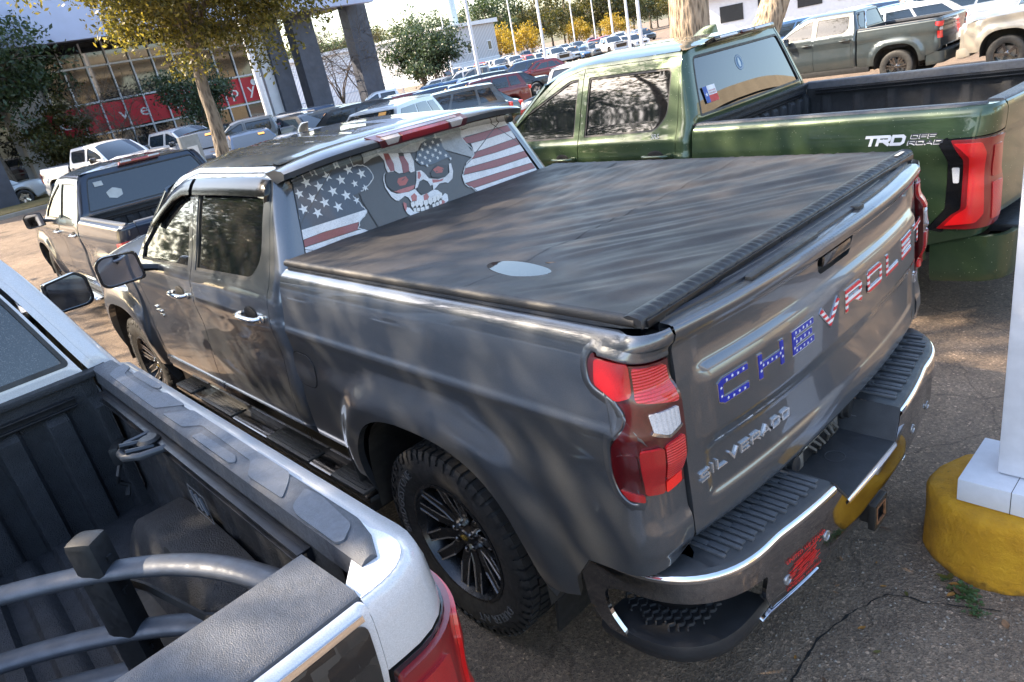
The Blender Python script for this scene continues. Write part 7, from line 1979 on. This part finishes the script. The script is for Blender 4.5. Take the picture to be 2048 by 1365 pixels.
# chain link fence by the far lot
def fence():
    t = empty('chain_fence', (0, 0, 0), 0, 'chain link fence with posts along the far side of the lot', 'fence'); m = plain('galvanised', (.38, .45, .52), .35, .6)
    pts = [ground_at(px, D_) for px, D_ in ((560, 42), (640, 44), (740, 48), (860, 56), (930, 70))]+[ground_at(px, D_) for px, D_ in ((1000, 118), (1060, 124), (1120, 132), (1180, 150))]
    bm = bmesh.new(); n = 0
    for a, b in zip(pts, pts[1:]):
        if a == pts[4]: continue
        A = Vector((*a, gz(*a))); B = Vector((*b, gz(*b))); k = int((B-A).length/3); 
        for z in (2.0, .1): tube(bm, [A+Vector((0, 0, z)), B+Vector((0, 0, z))], .03, 5)
        for i in range(k+1): 
            p = A.lerp(B, i/max(1, k)); tube(bm, [p, p+Vector((0, 0, 2.1))], .04, 5)
        for i in range(k*6):
            p = A.lerp(B, i/(k*6)); q = A.lerp(B, min(1, (i+4)/(k*6))); tube(bm, [p+Vector((0, 0, .1)), q+Vector((0, 0, 2.0))], .006, 3, cap=False); tube(bm, [q+Vector((0, 0, .1)), p+Vector((0, 0, 2.0))], .006, 3, cap=False)
    bmobj('fence_mesh', bm, m, t, 30)
fence()
# ---------------------------------------------------------------- planter island and kerb on the left
def island():
    m, nt, b = _mat('leaf_litter'); nt.links.new(ramp(nt, noise_fac(nt, 9, 8, rough=.8), [(.3, (.07, .05, .02)), (.5, (.22, .16, .06)), (.7, (.40, .30, .10))]), b.inputs['Base Color']); b.inputs['Roughness'].default_value = .95; bump(nt, b, noise_fac(nt, 20, 6), .8, .08)
    pts = rpoly([(29.5, .5), (30.2, -4.6), (36.8, -4.8), (37.0, 4.0), (29.8, 4.0)], 1.0)
    bm = bmesh.new(); prism(bm, pts, -.1, .16); o = bmobj('planter_bed', bm, m, None, 30); tag(o, 'planted island strewn with golden leaf litter', 'planter bed', kind='structure')
    bm = bmesh.new(); prism(bm, grow(pts, .25), -.1, .13); o = bmobj('kerb', bm, plain('kerb_concrete', (.34, .31, .27), .8, 0, .15, 3), None, 30); tag(o, 'concrete kerb round the planted island', 'kerb', kind='structure')
    rng = random.Random(2); 
    t = empty('monument_sign', (19.3, -5.3, gz(19.3, -5.3)), .5, 'small leaning grey sign board with a white notice on it', 'sign')
    bm = bmesh.new(); bx(bm, (0, 0, .85), (.10, .75, 1.7), bev=.01); s = bmobj('sign_board', bm, plain('sign_grey', (.22, .23, .24), .5), t, 30)
    bm = bmesh.new(); bx(bm, (-.055, 0, 1.15), (.012, .42, .5)); bmobj('notice', bm, WALLW, s, 30)
island()
# ---------------------------------------------------------------- overpass behind the camera (seen in the glass and paint)
def overpass():
    m, nt, b = _mat('tan_stone'); tc = N(nt, 'ShaderNodeTexCoord'); br = N(nt, 'ShaderNodeTexBrick', ins={'Scale': 1.2, 'Color1': (.42, .34, .22, 1), 'Color2': (.36, .29, .19, 1), 'Mortar': (.25, .20, .14, 1), 'Mortar Size': .012})
    mp = N(nt, 'ShaderNodeMapping'); mp.inputs['Rotation'].default_value = (R(90), 0, R(0)); nt.links.new(tc.outputs['Object'], mp.inputs[0]); nt.links.new(mp.outputs[0], br.inputs['Vector']); nt.links.new(br.outputs[0], b.inputs['Base Color']); b.inputs['Roughness'].default_value = .85
    t = empty('overpass', (-21, -50, -.3), 0, 'tan stone motorway overpass behind the parking lot', 'bridge')
    con = plain('overpass_concrete', (.42, .36, .27), .8, 0, .12, .6)
    for k in range(6):
        y = -42+17*k
        bm = bmesh.new(); prof = [(-1.5, 0), (1.5, 0), (1.5, 5.0), (2.1, 6.6), (4.0, 7.8), (4.0, 8.6), (-4.0, 8.6), (-4.0, 7.8), (-2.1, 6.6), (-1.5, 5.0)]
        prism(bm, prof, -1.0, 1.0, lambda u, v, d: (d-3, y+u, v)); bmobj('pier', bm, m, t, 30)
    for xo in (-3,):
        bm = bmesh.new()
        for j in range(5): bx(bm, (-2+1.0*j+xo, 0, 9.2), (.6, 95, 1.2))
        bx(bm, (xo, 0, 10.0), (6, 95, .4)); bx(bm, (2.8+xo, 0, 10.6), (.4, 95, 1.1)); bx(bm, (-2.8+xo, 0, 10.6), (.4, 95, 1.1)); bmobj('deck', bm, con, t, 30)
overpass()
# ---------------------------------------------------------------- yellow base with white post
def yellow_base():
    m, nt, b = _mat('yellow_concrete_paint')
    n = noise_fac(nt, 7, 8, rough=.7); c = ramp(nt, n, [(.25, (.46, .21, .008)), (.5, (.68, .33, .010)), (.75, (.80, .42, .016))])
    sc = ramp(nt, noise_fac(nt, 26, 7, rough=.75), [(.30, (.22, .20, .17)), (.36, (1, 1, 1))]); mx = N(nt, 'ShaderNodeMixRGB', blend_type='MULTIPLY'); mx.inputs[0].default_value = .55; nt.links.new(c, mx.inputs[1]); nt.links.new(sc, mx.inputs[2])
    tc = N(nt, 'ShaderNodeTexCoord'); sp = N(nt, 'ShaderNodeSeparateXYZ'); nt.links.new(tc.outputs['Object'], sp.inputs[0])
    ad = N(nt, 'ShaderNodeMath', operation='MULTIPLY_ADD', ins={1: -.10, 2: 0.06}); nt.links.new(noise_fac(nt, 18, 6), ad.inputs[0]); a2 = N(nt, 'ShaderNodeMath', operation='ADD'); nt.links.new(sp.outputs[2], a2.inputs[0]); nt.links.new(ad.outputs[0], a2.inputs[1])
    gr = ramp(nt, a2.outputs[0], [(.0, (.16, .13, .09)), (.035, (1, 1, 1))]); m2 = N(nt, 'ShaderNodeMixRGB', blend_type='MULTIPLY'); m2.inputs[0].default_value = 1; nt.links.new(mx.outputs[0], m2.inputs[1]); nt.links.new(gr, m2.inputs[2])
    nt.links.new(m2.outputs[0], b.inputs['Base Color']); b.inputs['Roughness'].default_value = .55; p = bump(nt, b, noise_fac(nt, 22, 9, rough=.75), 1.0, .03)
    cx, cy, r_ = -1.505, -.555, .268
    t = empty('pole_base', (cx, cy, 0), 0, 'round concrete base painted yellow under the white post', 'pole base')
    bm = bmesh.new(); prof = [(r_+.012, -.01), (r_+.005, .03), (r_, .12), (r_-.004, .22), (r_-.008, .245), (r_-.022, .264), (r_-.05, .272), (.15, .276), (.001, .278)]
    rings = lathe(bm, prof, 96, 'z')
    for v in bm.verts:
        q = noise.noise(Vector((v.co.x*6, v.co.y*6, v.co.z*7)))*.011+noise.noise(v.co*19)*.007; rr = math.hypot(v.co.x, v.co.y)
        if rr > .1: v.co.x *= 1+q/rr; v.co.y *= 1+q/rr
        v.co.z += q*.3
    bmobj('base_drum', bm, m, t, 50)
    wp = plain('white_post_paint', (.60, .62, .68), .5, 0, .08, 14, .15, 60)
    m3, nt, b = _mat('chipped_white_paint'); n = noise_fac(nt, 22, 8, rough=.7); nt.links.new(ramp(nt, n, [(.27, (.40, .23, .03)), (.30, (.55, .57, .62)), (.8, (.64, .66, .72))]), b.inputs['Base Color']); b.inputs['Roughness'].default_value = .5; bump(nt, b, n, .3, .005)
    pt = empty('square_post', (cx, cy, .277), 0, 'square white steel post on a boxed plinth at the right edge', 'post')
    bm = bmesh.new(); bx(bm, (-.040, .0, .047), (.33, .33, .094), rot('Z', 0), bev=.004); pl = bmobj('plinth', bm, m3, pt, 30)
    bm = bmesh.new(); bx(bm, (-.045, .0, .047), (.002, .332, .0955)); bmobj('plinth_joint', bm, DARK, pl, 30)
    bm = bmesh.new(); bx(bm, (-.075, -.03, 2.85), (.20, .20, 5.5), bev=.010); bmobj('post_shaft', bm, wp, pt, 30)
yellow_base()
# weeds, leaves and grit near the yellow base
def weeds():
    rng = random.Random(12)
    G1 = plain('weed_green', (.035, .075, .022), .5, 0, .35, 40)
    for i, (x, y, n, s, lb) in enumerate(((-1.47, -.20, 60, .014, 'low green clover like weed with dead leaves beside the yellow base'), (-1.535, -.13, 26, .009, 'tiny tuft of weed in a crack below the yellow base'))):
        bm = bmesh.new()
        for k in range(n):
            a = rng.uniform(0, 6.28); r_ = abs(rng.gauss(0, .035 if i == 0 else .02)); cx, cy, cz = r_*math.cos(a)*1.4, r_*math.sin(a), rng.uniform(.004, .03); ss = s*rng.uniform(.6, 1.3)
            for q in range(3):
                b_ = a+q*2.09+rng.uniform(-.3, .3); d = Vector((math.cos(b_), math.sin(b_), rng.uniform(-.1, .5)))*ss; e = Vector((-math.sin(b_), math.cos(b_), 0))*ss*.45
                c = Vector((cx, cy, cz)); bm.faces.new([bm.verts.new(p) for p in (c, c+d*.6+e, c+d, c+d*.6-e)])
        o = bmobj('weed', bm, G1, None, 60, (x, y, 0)); tag(o, lb, 'weed')
    spots = [(-1.44, -.24, .06, 30), (-1.41, -.26, .05, 100), (-1.46, -.19, .06, 150), (-1.50, -.22, .055, 200), (-1.44, -.17, .045, 70), (-1.39, -.24, .05, 10), (-1.53, -.12, .04, 50), (-1.62, -.13, .05, 120), (-1.42, .35, .03, 20), (-1.30, .85, .035, 80), (-1.05, .98, .04, 140), (-.98, 1.02, .035, 20), (-1.25, .15, .035, 60), (-1.5, .62, .03, 10), (-1.12, -.42, .05, 10), (-1.15, 1.25, .03, 70), (-.4, 1.25, .03, 10)]
    desc = ['amber', 'pale', 'dark brown', 'curled brown']
    mats = [plain('leaf_'+d, c, .7, 0, .3, 50) for d, c in zip(('amber', 'pale', 'darkbrown', 'curled'), ((.30, .14, .03), (.34, .26, .17), (.10, .055, .03), (.22, .12, .06)))]
    spots += [(rng.uniform(-1.7, -.9), rng.uniform(-.3, 1.4), rng.uniform(.012, .03), rng.uniform(0, 360)) for _ in range(34)]
    spots = [q for q in spots if math.hypot(q[0]+1.505, q[1]+.555) > .29]
    for i, (x, y, s, a) in enumerate(spots):
        o = leaf('dead_leaf', (x, y, .006+.008*(i % 3 if i < 7 else 0)), s, a, 'dead leaf lying on the asphalt behind the grey pickup', mats[i % 4]); o['group'] = 'dead leaves on the asphalt'
        o['label'] = 'dead leaf lying on the asphalt behind the grey pickup'
    bm = bmesh.new(); pts = [(-1.16, .52), (-1.15, .30), (-1.185, .12), (-1.26, -.06), (-1.40, -.10), (-1.62, -.20)]; q_ = []
    for a_, b_ in zip(pts, pts[1:]):
        for k in range(8): t_ = k/8; x_, y_ = a_[0]+(b_[0]-a_[0])*t_, a_[1]+(b_[1]-a_[1])*t_; q_.append((x_+.012*noise.noise(Vector((x_*20, y_*20, 0))), y_+.012*noise.noise(Vector((x_*20, y_*20, 5))), rng.uniform(.002, .006)))
    for a_, b_ in zip(q_, q_[1:]): bm.faces.new([bm.verts.new(v_) for v_ in ((a_[0]-a_[2], a_[1]-a_[2], .0055), (b_[0]-b_[2], b_[1]-b_[2], .0055), (b_[0]+b_[2], b_[1]+b_[2], .0055), (a_[0]+a_[2], a_[1]+a_[2], .0055))])
    o = bmobj('ground_crack', bm, DARK, None, 30); tag(o, 'dark winding crack in the asphalt at the lower right', 'ground crack', kind='structure')
    # loose light stones
    bm = bmesh.new(); 
    for k in range(900):
        x, y = -1.0-rng.random()*.85, rng.uniform(-.35, 1.35); s = rng.choice((.003, .004, .005, .007))*rng.uniform(.6, 1.2)
        if math.hypot(x+1.505, y+.555) < .28: continue
        vs = [bm.verts.new((x+s*math.cos(t)*rng.uniform(.7, 1), y+s*math.sin(t)*rng.uniform(.7, 1), .001)) for t in (0, 1.3, 2.5, 3.8, 5.1)]; tp = bm.verts.new((x, y, s*.8))
        for q in range(5): bm.faces.new((vs[q], vs[(q+1) % 5], tp))
    o = bmobj('grit', bm, plain('grit_stone', (.22, .19, .16), .8, 0, .5, 90), None, 20); tag(o, 'loose grit and small stones on the asphalt', 'grit', kind='stuff')
    st = bmesh.new(); bmesh.ops.create_icosphere(st, subdivisions=1, radius=.008); o = bmobj('pebble', st, WALLW, None, 60, (-1.55, .30, .006)); tag(o, 'single white pebble on the asphalt behind the pickup', 'pebble')
weeds()
# ---------------------------------------------------------------- other vehicles of the lot
def car_proto(kind, col, name, metal=.3):
    """sedan, hatch or suv: lofted body with arches, panes, lamps, wheels"""
    T = empty(name); body = paint('car_%s' % name+'_%.2f_%.2f_%.2f' % col, col, metal, .32, dust=.25)
    L, W_, H = {'sedan': (4.7, .90, 1.45), 'suv': (4.7, .93, 1.70), 'hatch': (4.4, .90, 1.55), 'van': (5.0, .95, 1.75)}[kind]
    hs = L/2
    hood = {'sedan': .78, 'suv': .98, 'hatch': .85, 'van': .95}[kind]; belt = {'sedan': .92, 'suv': 1.08, 'hatch': .98, 'van': 1.05}[kind]
    # stations from the front (x = +hs) to the rear: x, half width, deck height
    st = [(hs, .62, hood-.28), (hs-.03, .74, hood-.18), (hs-.15, .84, hood-.05), (hs-.5, .89, hood+.02), (hs-1.0, .90, hood+.08), (hs-1.35, .90, belt), (0, .90, belt+.01), (-hs+1.1, .90, belt+.03), (-hs+.7, .895, belt+(.06 if kind == 'sedan' else .03)), (-hs+.3, .87, belt+(.05 if kind == 'sedan' else 0)), (-hs+.08, .82, belt+(-.02)), (-hs, .72, belt-.2)]
    xs = np.linspace(hs, -hs, 56); SX = np.array([s[0] for s in st])[::-1]; fw = spl([(s[0], s[1]*W_/.9) for s in st[::-1]]); fh = spl([(s[0], s[2]) for s in st[::-1]])
    bm = bmesh.new(); G = []; wx = (hs-.90, -hs+.95)
    for x in xs:
        w_ = float(fw(x)); h = float(fh(x)); zb = .26+.12*float(sst(abs(x), hs-.5, hs)); row = []
        arch = 0
        for xc in wx:
            if abs(x-xc) < .40: arch = max(arch, .33+math.sqrt(max(0, .40**2-(x-xc)**2)))
        zb2 = max(zb, arch)
        for (a, z) in ((.93, zb2), (.985, zb2+.06), (1.0, max(.62, zb2+.08)), (.99, max(h-.16, zb2+.10)), (.965, h-.05), (.90, h), (.5, h+.025), (0, h+.035)):
            row.append((x, w_*a, z))
        G.append([bm.verts.new(p) for p in row]+[bm.verts.new((p[0], -p[1], p[2])) for p in row[-2::-1]])
    for a, b in zip(G, G[1:]):
        for j in range(len(a)-1): bm.faces.new((a[j], a[j+1], b[j+1], b[j]))
    bm.faces.new(G[0]); bm.faces.new(G[-1][::-1])
    bo = bmobj('body', bm, body, T, 32)
    # greenhouse
    xf0, xf1 = hs-1.25, hs-2.0; xr1, xr0 = {'sedan': (-hs+1.55, -hs+.85), 'suv': (-hs+.45, -hs+.18), 'hatch': (-hs+.9, -hs+.25), 'van': (-hs+.35, -hs+.12)}[kind]
    wb_, wt_ = W_*.885, W_*.68
    def gp(t, v, sg, off=0):      # t 0..1 front to rear along the side, v 0..1 belt to roof
        xb = xf0+(xr0-xf0)*t; xt = xf1+(xr1-xf1)*t; x = xb+(xt-xb)*v
        z0_ = float(fh(x))-.01 if v < .01 else belt; z = (belt-.01)+(H-.05-belt)*v**.92+(.045*math.sin(math.pi*t) if v > .9 else .02*v*math.sin(math.pi*t)); y = wb_+(wt_-wb_)*v**1.3
        return Vector((x, sg*(y+off), z))
    bm = bmesh.new(); nT, nV = 16, 6; R_ = []
    for i in range(nT+1):
        t = i/nT; row = [gp(t, v/nV, 1) for v in range(nV+1)]; rz_ = row[-1].z; row += [Vector((row[-1].x, wt_*k, rz_+.035*(1-k*k))) for k in (.85, .5, 0, -.5, -.85)]
        row += [gp(t, v/nV, -1) for v in range(nV, -1, -1)]; R_.append([bm.verts.new(p) for p in row])
    for a, b in zip(R_, R_[1:]):
        for j in range(len(a)-1): bm.faces.new((a[j], b[j], b[j+1], a[j+1]))
    bm.faces.new(R_[0]); bm.faces.new(R_[-1][::-1]); bmobj('roof', bm, body, bo, 45)
    def side(nm, t0, t1, v0, v1, sg):
        bm = bmesh.new(); A = [[bm.verts.new(gp(t0+(t1-t0)*i/6, v0+(v1-v0)*j/4, sg, .008)) for j in range(5)] for i in range(7)]
        for a, b in zip(A, A[1:]):
            for j in range(4): bm.faces.new((a[j], b[j], b[j+1], a[j+1]))
        return bmobj(nm, bm, GLF, bo, 50)
    for sg in (1, -1):
        e = .97 if kind != 'sedan' else .90
        side('side_window', .10, .44, .10, .86, sg); side('side_window', .47, .74, .10, .86, sg)
        if kind != 'sedan': side('quarter_window', .77, .93, .14, .82, sg)
        else: side('quarter_window', .77, .86, .14, .75, sg)
    def endglass(nm, t, dx):
        bm = bmesh.new(); A = []
        for i in range(5):
            v = .08+.82*i/4; l = gp(t, v, 1); A.append([bm.verts.new((l.x+dx, l.y*(.90)*k, l.z+dx*.2*0+.012)) for k in (1, .5, 0, -.5, -1)])
        for a, b in zip(A, A[1:]):
            for j in range(4): bm.faces.new((a[j], b[j], b[j+1], a[j+1]))
        return bmobj(nm, bm, GLF, bo, 50)
    endglass('windscreen', 0, .015); endglass('rear_window', 1, -.015)
    l_ = gp(0, .80, 1); bm = bmesh.new(); bm.faces.new([bm.verts.new((gp(0, v_, 1).x+.030, y_, gp(0, v_, 1).z+.022)) for v_, y_ in ((.72, .22), (.72, .42), (.84, .42), (.84, .22))]); bmobj('price_sticker', bm, plain('sticker_orange', (.75, .35, .08), .6), bo, 30)
    # lamps, grille, plate, bumper strips, mirrors
    for sg in (1, -1):
        bm = bmesh.new(); bx(bm, (hs-.16, sg*W_*.74, hood-.10), (.20, .30, .13), rot('Z', -sg*30), bev=.03); bmobj('headlight', bm, CLR, T, 30)
        bm = bmesh.new(); bx(bm, (-hs+.09, sg*W_*.76, belt-.12), (.14, .30, .17), rot('Z', sg*22), bev=.03); bmobj('tail_lamp', bm, REDB, T, 30)
        bm = bmesh.new(); bx(bm, (xf0-.22, sg*(W_+.07), belt+.05), (.11, .17, .12), bev=.03); bmobj('door_mirror', bm, body, T, 40)
    bm = bmesh.new(); bx(bm, (hs-.03, 0, hood-.22), (.10, 1.05, .20), bev=.03); bmobj('grille', bm, BLKG, T, 30)
    bm = bmesh.new(); bx(bm, (hs-.02, 0, .40), (.12, 1.3, .14), bev=.04); bx(bm, (-hs+.02, 0, .42), (.12, 1.4, .22), bev=.04); bmobj('bumper_trim', bm, BLK, T, 30)
    bm = bmesh.new(); bx(bm, (0, 0, .33), (L-1.2, W_*1.7, .16)); bmobj('floor_pan', bm, DARK, T, 30)
    for x in wx:
        for sg in (1, -1): wheel('wheel', T, (x, sg*(W_-.115), .335), 'five', .335, .22, .23, sg, False, plain('dark_well', (.02, .02, .02), .5), plain('bright_alloy', (.55, .55, .56), .25, .85))
    return T
PROTO = {}
COLS = {'white': (.72, .72, .74), 'silver': (.42, .44, .47), 'grey': (.10, .115, .13), 'dark': (.012, .016, .024), 'navy': (.02, .045, .10), 'blue': (.05, .12, .25), 'red': (.48, .02, .02), 'maroon': (.12, .01, .015), 'sand': (.36, .33, .28), 'teal': (.10, .17, .22)}
def put(kind, colr, x, y, rz, label, group=None, z=None):
    key = (kind, colr)
    nm = {'sedan': 'parked_sedan', 'suv': 'parked_suv', 'hatch': 'parked_hatchback', 'van': 'parked_minivan', 'pickup': 'parked_pickup'}[kind]
    cat = {'sedan': 'sedan', 'suv': 'suv', 'hatch': 'hatchback', 'van': 'minivan', 'pickup': 'pickup truck'}[kind]
    if key in PROTO: T = copy_tree(PROTO[key])
    else:
        T = car_proto(kind, COLS[colr], nm) if kind != 'pickup' else simple_pickup(nm, COLS[colr]); PROTO[key] = T
    T.location = (x, y, gz(x, y) if z is None else z); T.rotation_euler = (0, 0, R(rz)); T['label'] = label; T['category'] = cat
    if group: T['group'] = group
    elif 'group' in T.keys(): del T['group']
    return T
def simple_pickup(nm, col):
    body = paint('pickup_%.2f_%.2f_%.2f' % col, col, .2, .32, dust=.25)
    T, b, c, t = other_pickup(nm, (0, 0, 0), 0, 'pickup', body, 1.38, 'old', glass=GLF, rearglass=GLF, wheelstyle='five', step=.14, group=None)
    # fuller nose for pickups seen from the front
    bm = bmesh.new(); prism(bm, rpoly([(-.93, .62), (.93, .62), (.90, 1.10), (.78, 1.18), (-.78, 1.18), (-.90, 1.10)], .06), 4.55, 4.70, lambda u, v, d: (d, u, v)); bmobj('nose_panel', bm, body, T, 30)
    bm = bmesh.new(); prism(bm, rpoly([(-.55, .72), (.55, .72), (.62, 1.06), (-.62, 1.06)], .05), 4.70, 4.73, lambda u, v, d: (d, u, v)); bmobj('front_grille', bm, BLKG, T, 30)
    for sg in (1, -1):
        bm = bmesh.new(); prism(bm, rpoly([(sg*.64, .92), (sg*.90, .90), (sg*.88, 1.10), (sg*.66, 1.12)][::sg], .02), 4.70, 4.74, lambda u, v, d: (d, u, v)); bmobj('front_lamp', bm, CLR, T, 30)
    bm = bmesh.new(); bx(bm, (4.68, 0, .52), (.22, 1.84, .22), bev=.06); bmobj('front_bumper_bar', bm, body, T, 30)
    return T
put('sedan', 'silver', 34.6, -2.6+.9, 88, 'silver blue sedan seen side on behind the dark oak trunk at the left edge')
w1 = put('pickup', 'white', 29.8, -4.6, 200, 'white pickup facing the camera with a dark grille, left of two white trucks')
me = text_mesh('TOYOTA', .12, .004); map_mesh(me, lambda a, b, c: (4.74+c, a, .93+b)); obj('grille_lettering', me, plain('letter_grey', (.25, .25, .26), .4), w1)
put('pickup', 'silver', 30.4, -7.6, 200, 'silver pickup facing the camera right of the white one')
put('suv', 'dark', 24.5, -7.6, 150, 'black suv with a paper in its window beside the grey sign board')
put('sedan', 'navy', 21.5, -8.0, 165, 'navy sedan under the leaning oak trunk')
put('suv', 'dark', 22.5, -10.8, 185, 'black suv facing the camera in front of the banner end')
put('pickup', 'navy', 25.5, -14.6, 80, 'navy pickup parked side on before the dark columns')
put('sedan', 'silver', 14.4, -6.2, 145, 'silver sedan directly beyond the grey pickup roof')
put('suv', 'silver', 13.2, -7.8, 120, 'silver grey suv with wide rear window beyond the grey pickup roof')
put('suv', 'dark', 15.4, -9.6, 125, 'black suv partly hidden behind the silver grey suv')
put('suv', 'grey', 16.2, -11.6, 60, 'grey blue suv with roof rails seen from behind')
put('hatch', 'teal', 17.6, -13.6, 60, 'teal hatchback beside the grey blue suv')
put('pickup', 'white', 10.2-1.0, -8.7-1.6, -62, 'white pickup with orange windscreen sticker left of the green pickup')
put('suv', 'white', 1.2, -21.6, 215, 'white suv behind the slate pickup at the top right corner')
put('pickup', 'sand', -.95, -18.9, 0, 'pale silver pickup nose filling the top right corner')
put('sedan', 'blue', 9.5, -24.5, 205, 'light blue sedan beyond the slate pickup cab')
put('suv', 'white', 6.5, -24.5, 205, 'white suv beyond the slate pickup bed')
# rows on the big lot
rng = random.Random(17)
rows = [((600, 30), (1010, 25), 12, 60), ((700, 36), (1080, 34), 11, 60), ((880, 44), (1130, 42), 9, 55), ((980, 58), (1200, 56), 9, 50), ((1000, 100), (1180, 92), 8, 150), ((1020, 118), (1240, 116), 11, 150), ((1130, 90), (1350, 84), 12, 150), ((1140, 140), (1350, 138), 14, 60), ((1200, 112), (1360, 112), 9, 150)]
names = {'white': 'white', 'silver': 'silver', 'grey': 'grey', 'dark': 'black', 'navy': 'navy', 'red': 'red', 'maroon': 'maroon', 'blue': 'blue'}
where = ['in the nearest row beyond the trucks', 'in the second row of the lot', 'in the third row of the lot', 'in the row left of the green roof', 'in the fenced row by the warehouse', 'in the far fenced row', 'in the row under the white poles', 'in the furthest row before the trees', 'in the far row near the oak trunk']
for ri, ((p0, d0), (p1, d1), n, rz) in enumerate(rows):
    for k in range(n):
        t = (k+.5*rng.random())/n; px = p0+(p1-p0)*t; D_ = d0+(d1-d0)*t
        x, y = ground_at(px, D_)
        if math.hypot(x-9.2, y+10.3) < 5.5 or math.hypot(x-16.5, y+12) < 5 or math.hypot(x-39.8, y+22.8) < 2: continue
        kd = rng.choice(('suv', 'suv', 'sedan', 'pickup', 'hatch')); cl = rng.choice(('white', 'white', 'silver', 'grey', 'dark', 'navy', 'blue', 'red', 'silver', 'maroon') if ri > 1 else ('silver', 'grey', 'dark', 'white', 'navy', 'grey', 'maroon'))
        if kd == 'hatch' and cl not in ('red', 'maroon', 'white'): kd = 'suv'
        put(kd, cl, x, y, rz+rng.uniform(-4, 4), '%s %s %s' % (names[cl], {'suv': 'suv', 'sedan': 'sedan', 'pickup': 'pickup', 'hatch': 'hatchback'}[kd], where[ri]), '%s %s cars %s' % (names[cl], kd, where[ri]))
for i, (px, D_, kd, cl, rz) in enumerate(((1530, 36, 'suv', 'white', 25), (1585, 34, 'suv', 'blue', 28), (1640, 33, 'sedan', 'silver', 30), (1700, 35, 'suv', 'navy', 28), (1760, 34, 'hatch', 'blue', 30), (1830, 36, 'suv', 'white', 28), (1900, 33, 'suv', 'silver', 28))):
    x, y = ground_at(px, D_); put(kd, cl, x, y, rz, '%s %s in the short row beyond the slate pickup, %s from the left' % ('white silver blue navy'.split()[['white', 'silver', 'blue', 'navy'].index(cl)], 'suv' if kd == 'suv' else 'car', ['first', 'second', 'third', 'fourth', 'fifth', 'sixth', 'seventh'][i]))
x, y = ground_at(1262, 88); put('pickup', 'red', x, y, -60, 'bright red pickup alone in the open middle of the far lot')
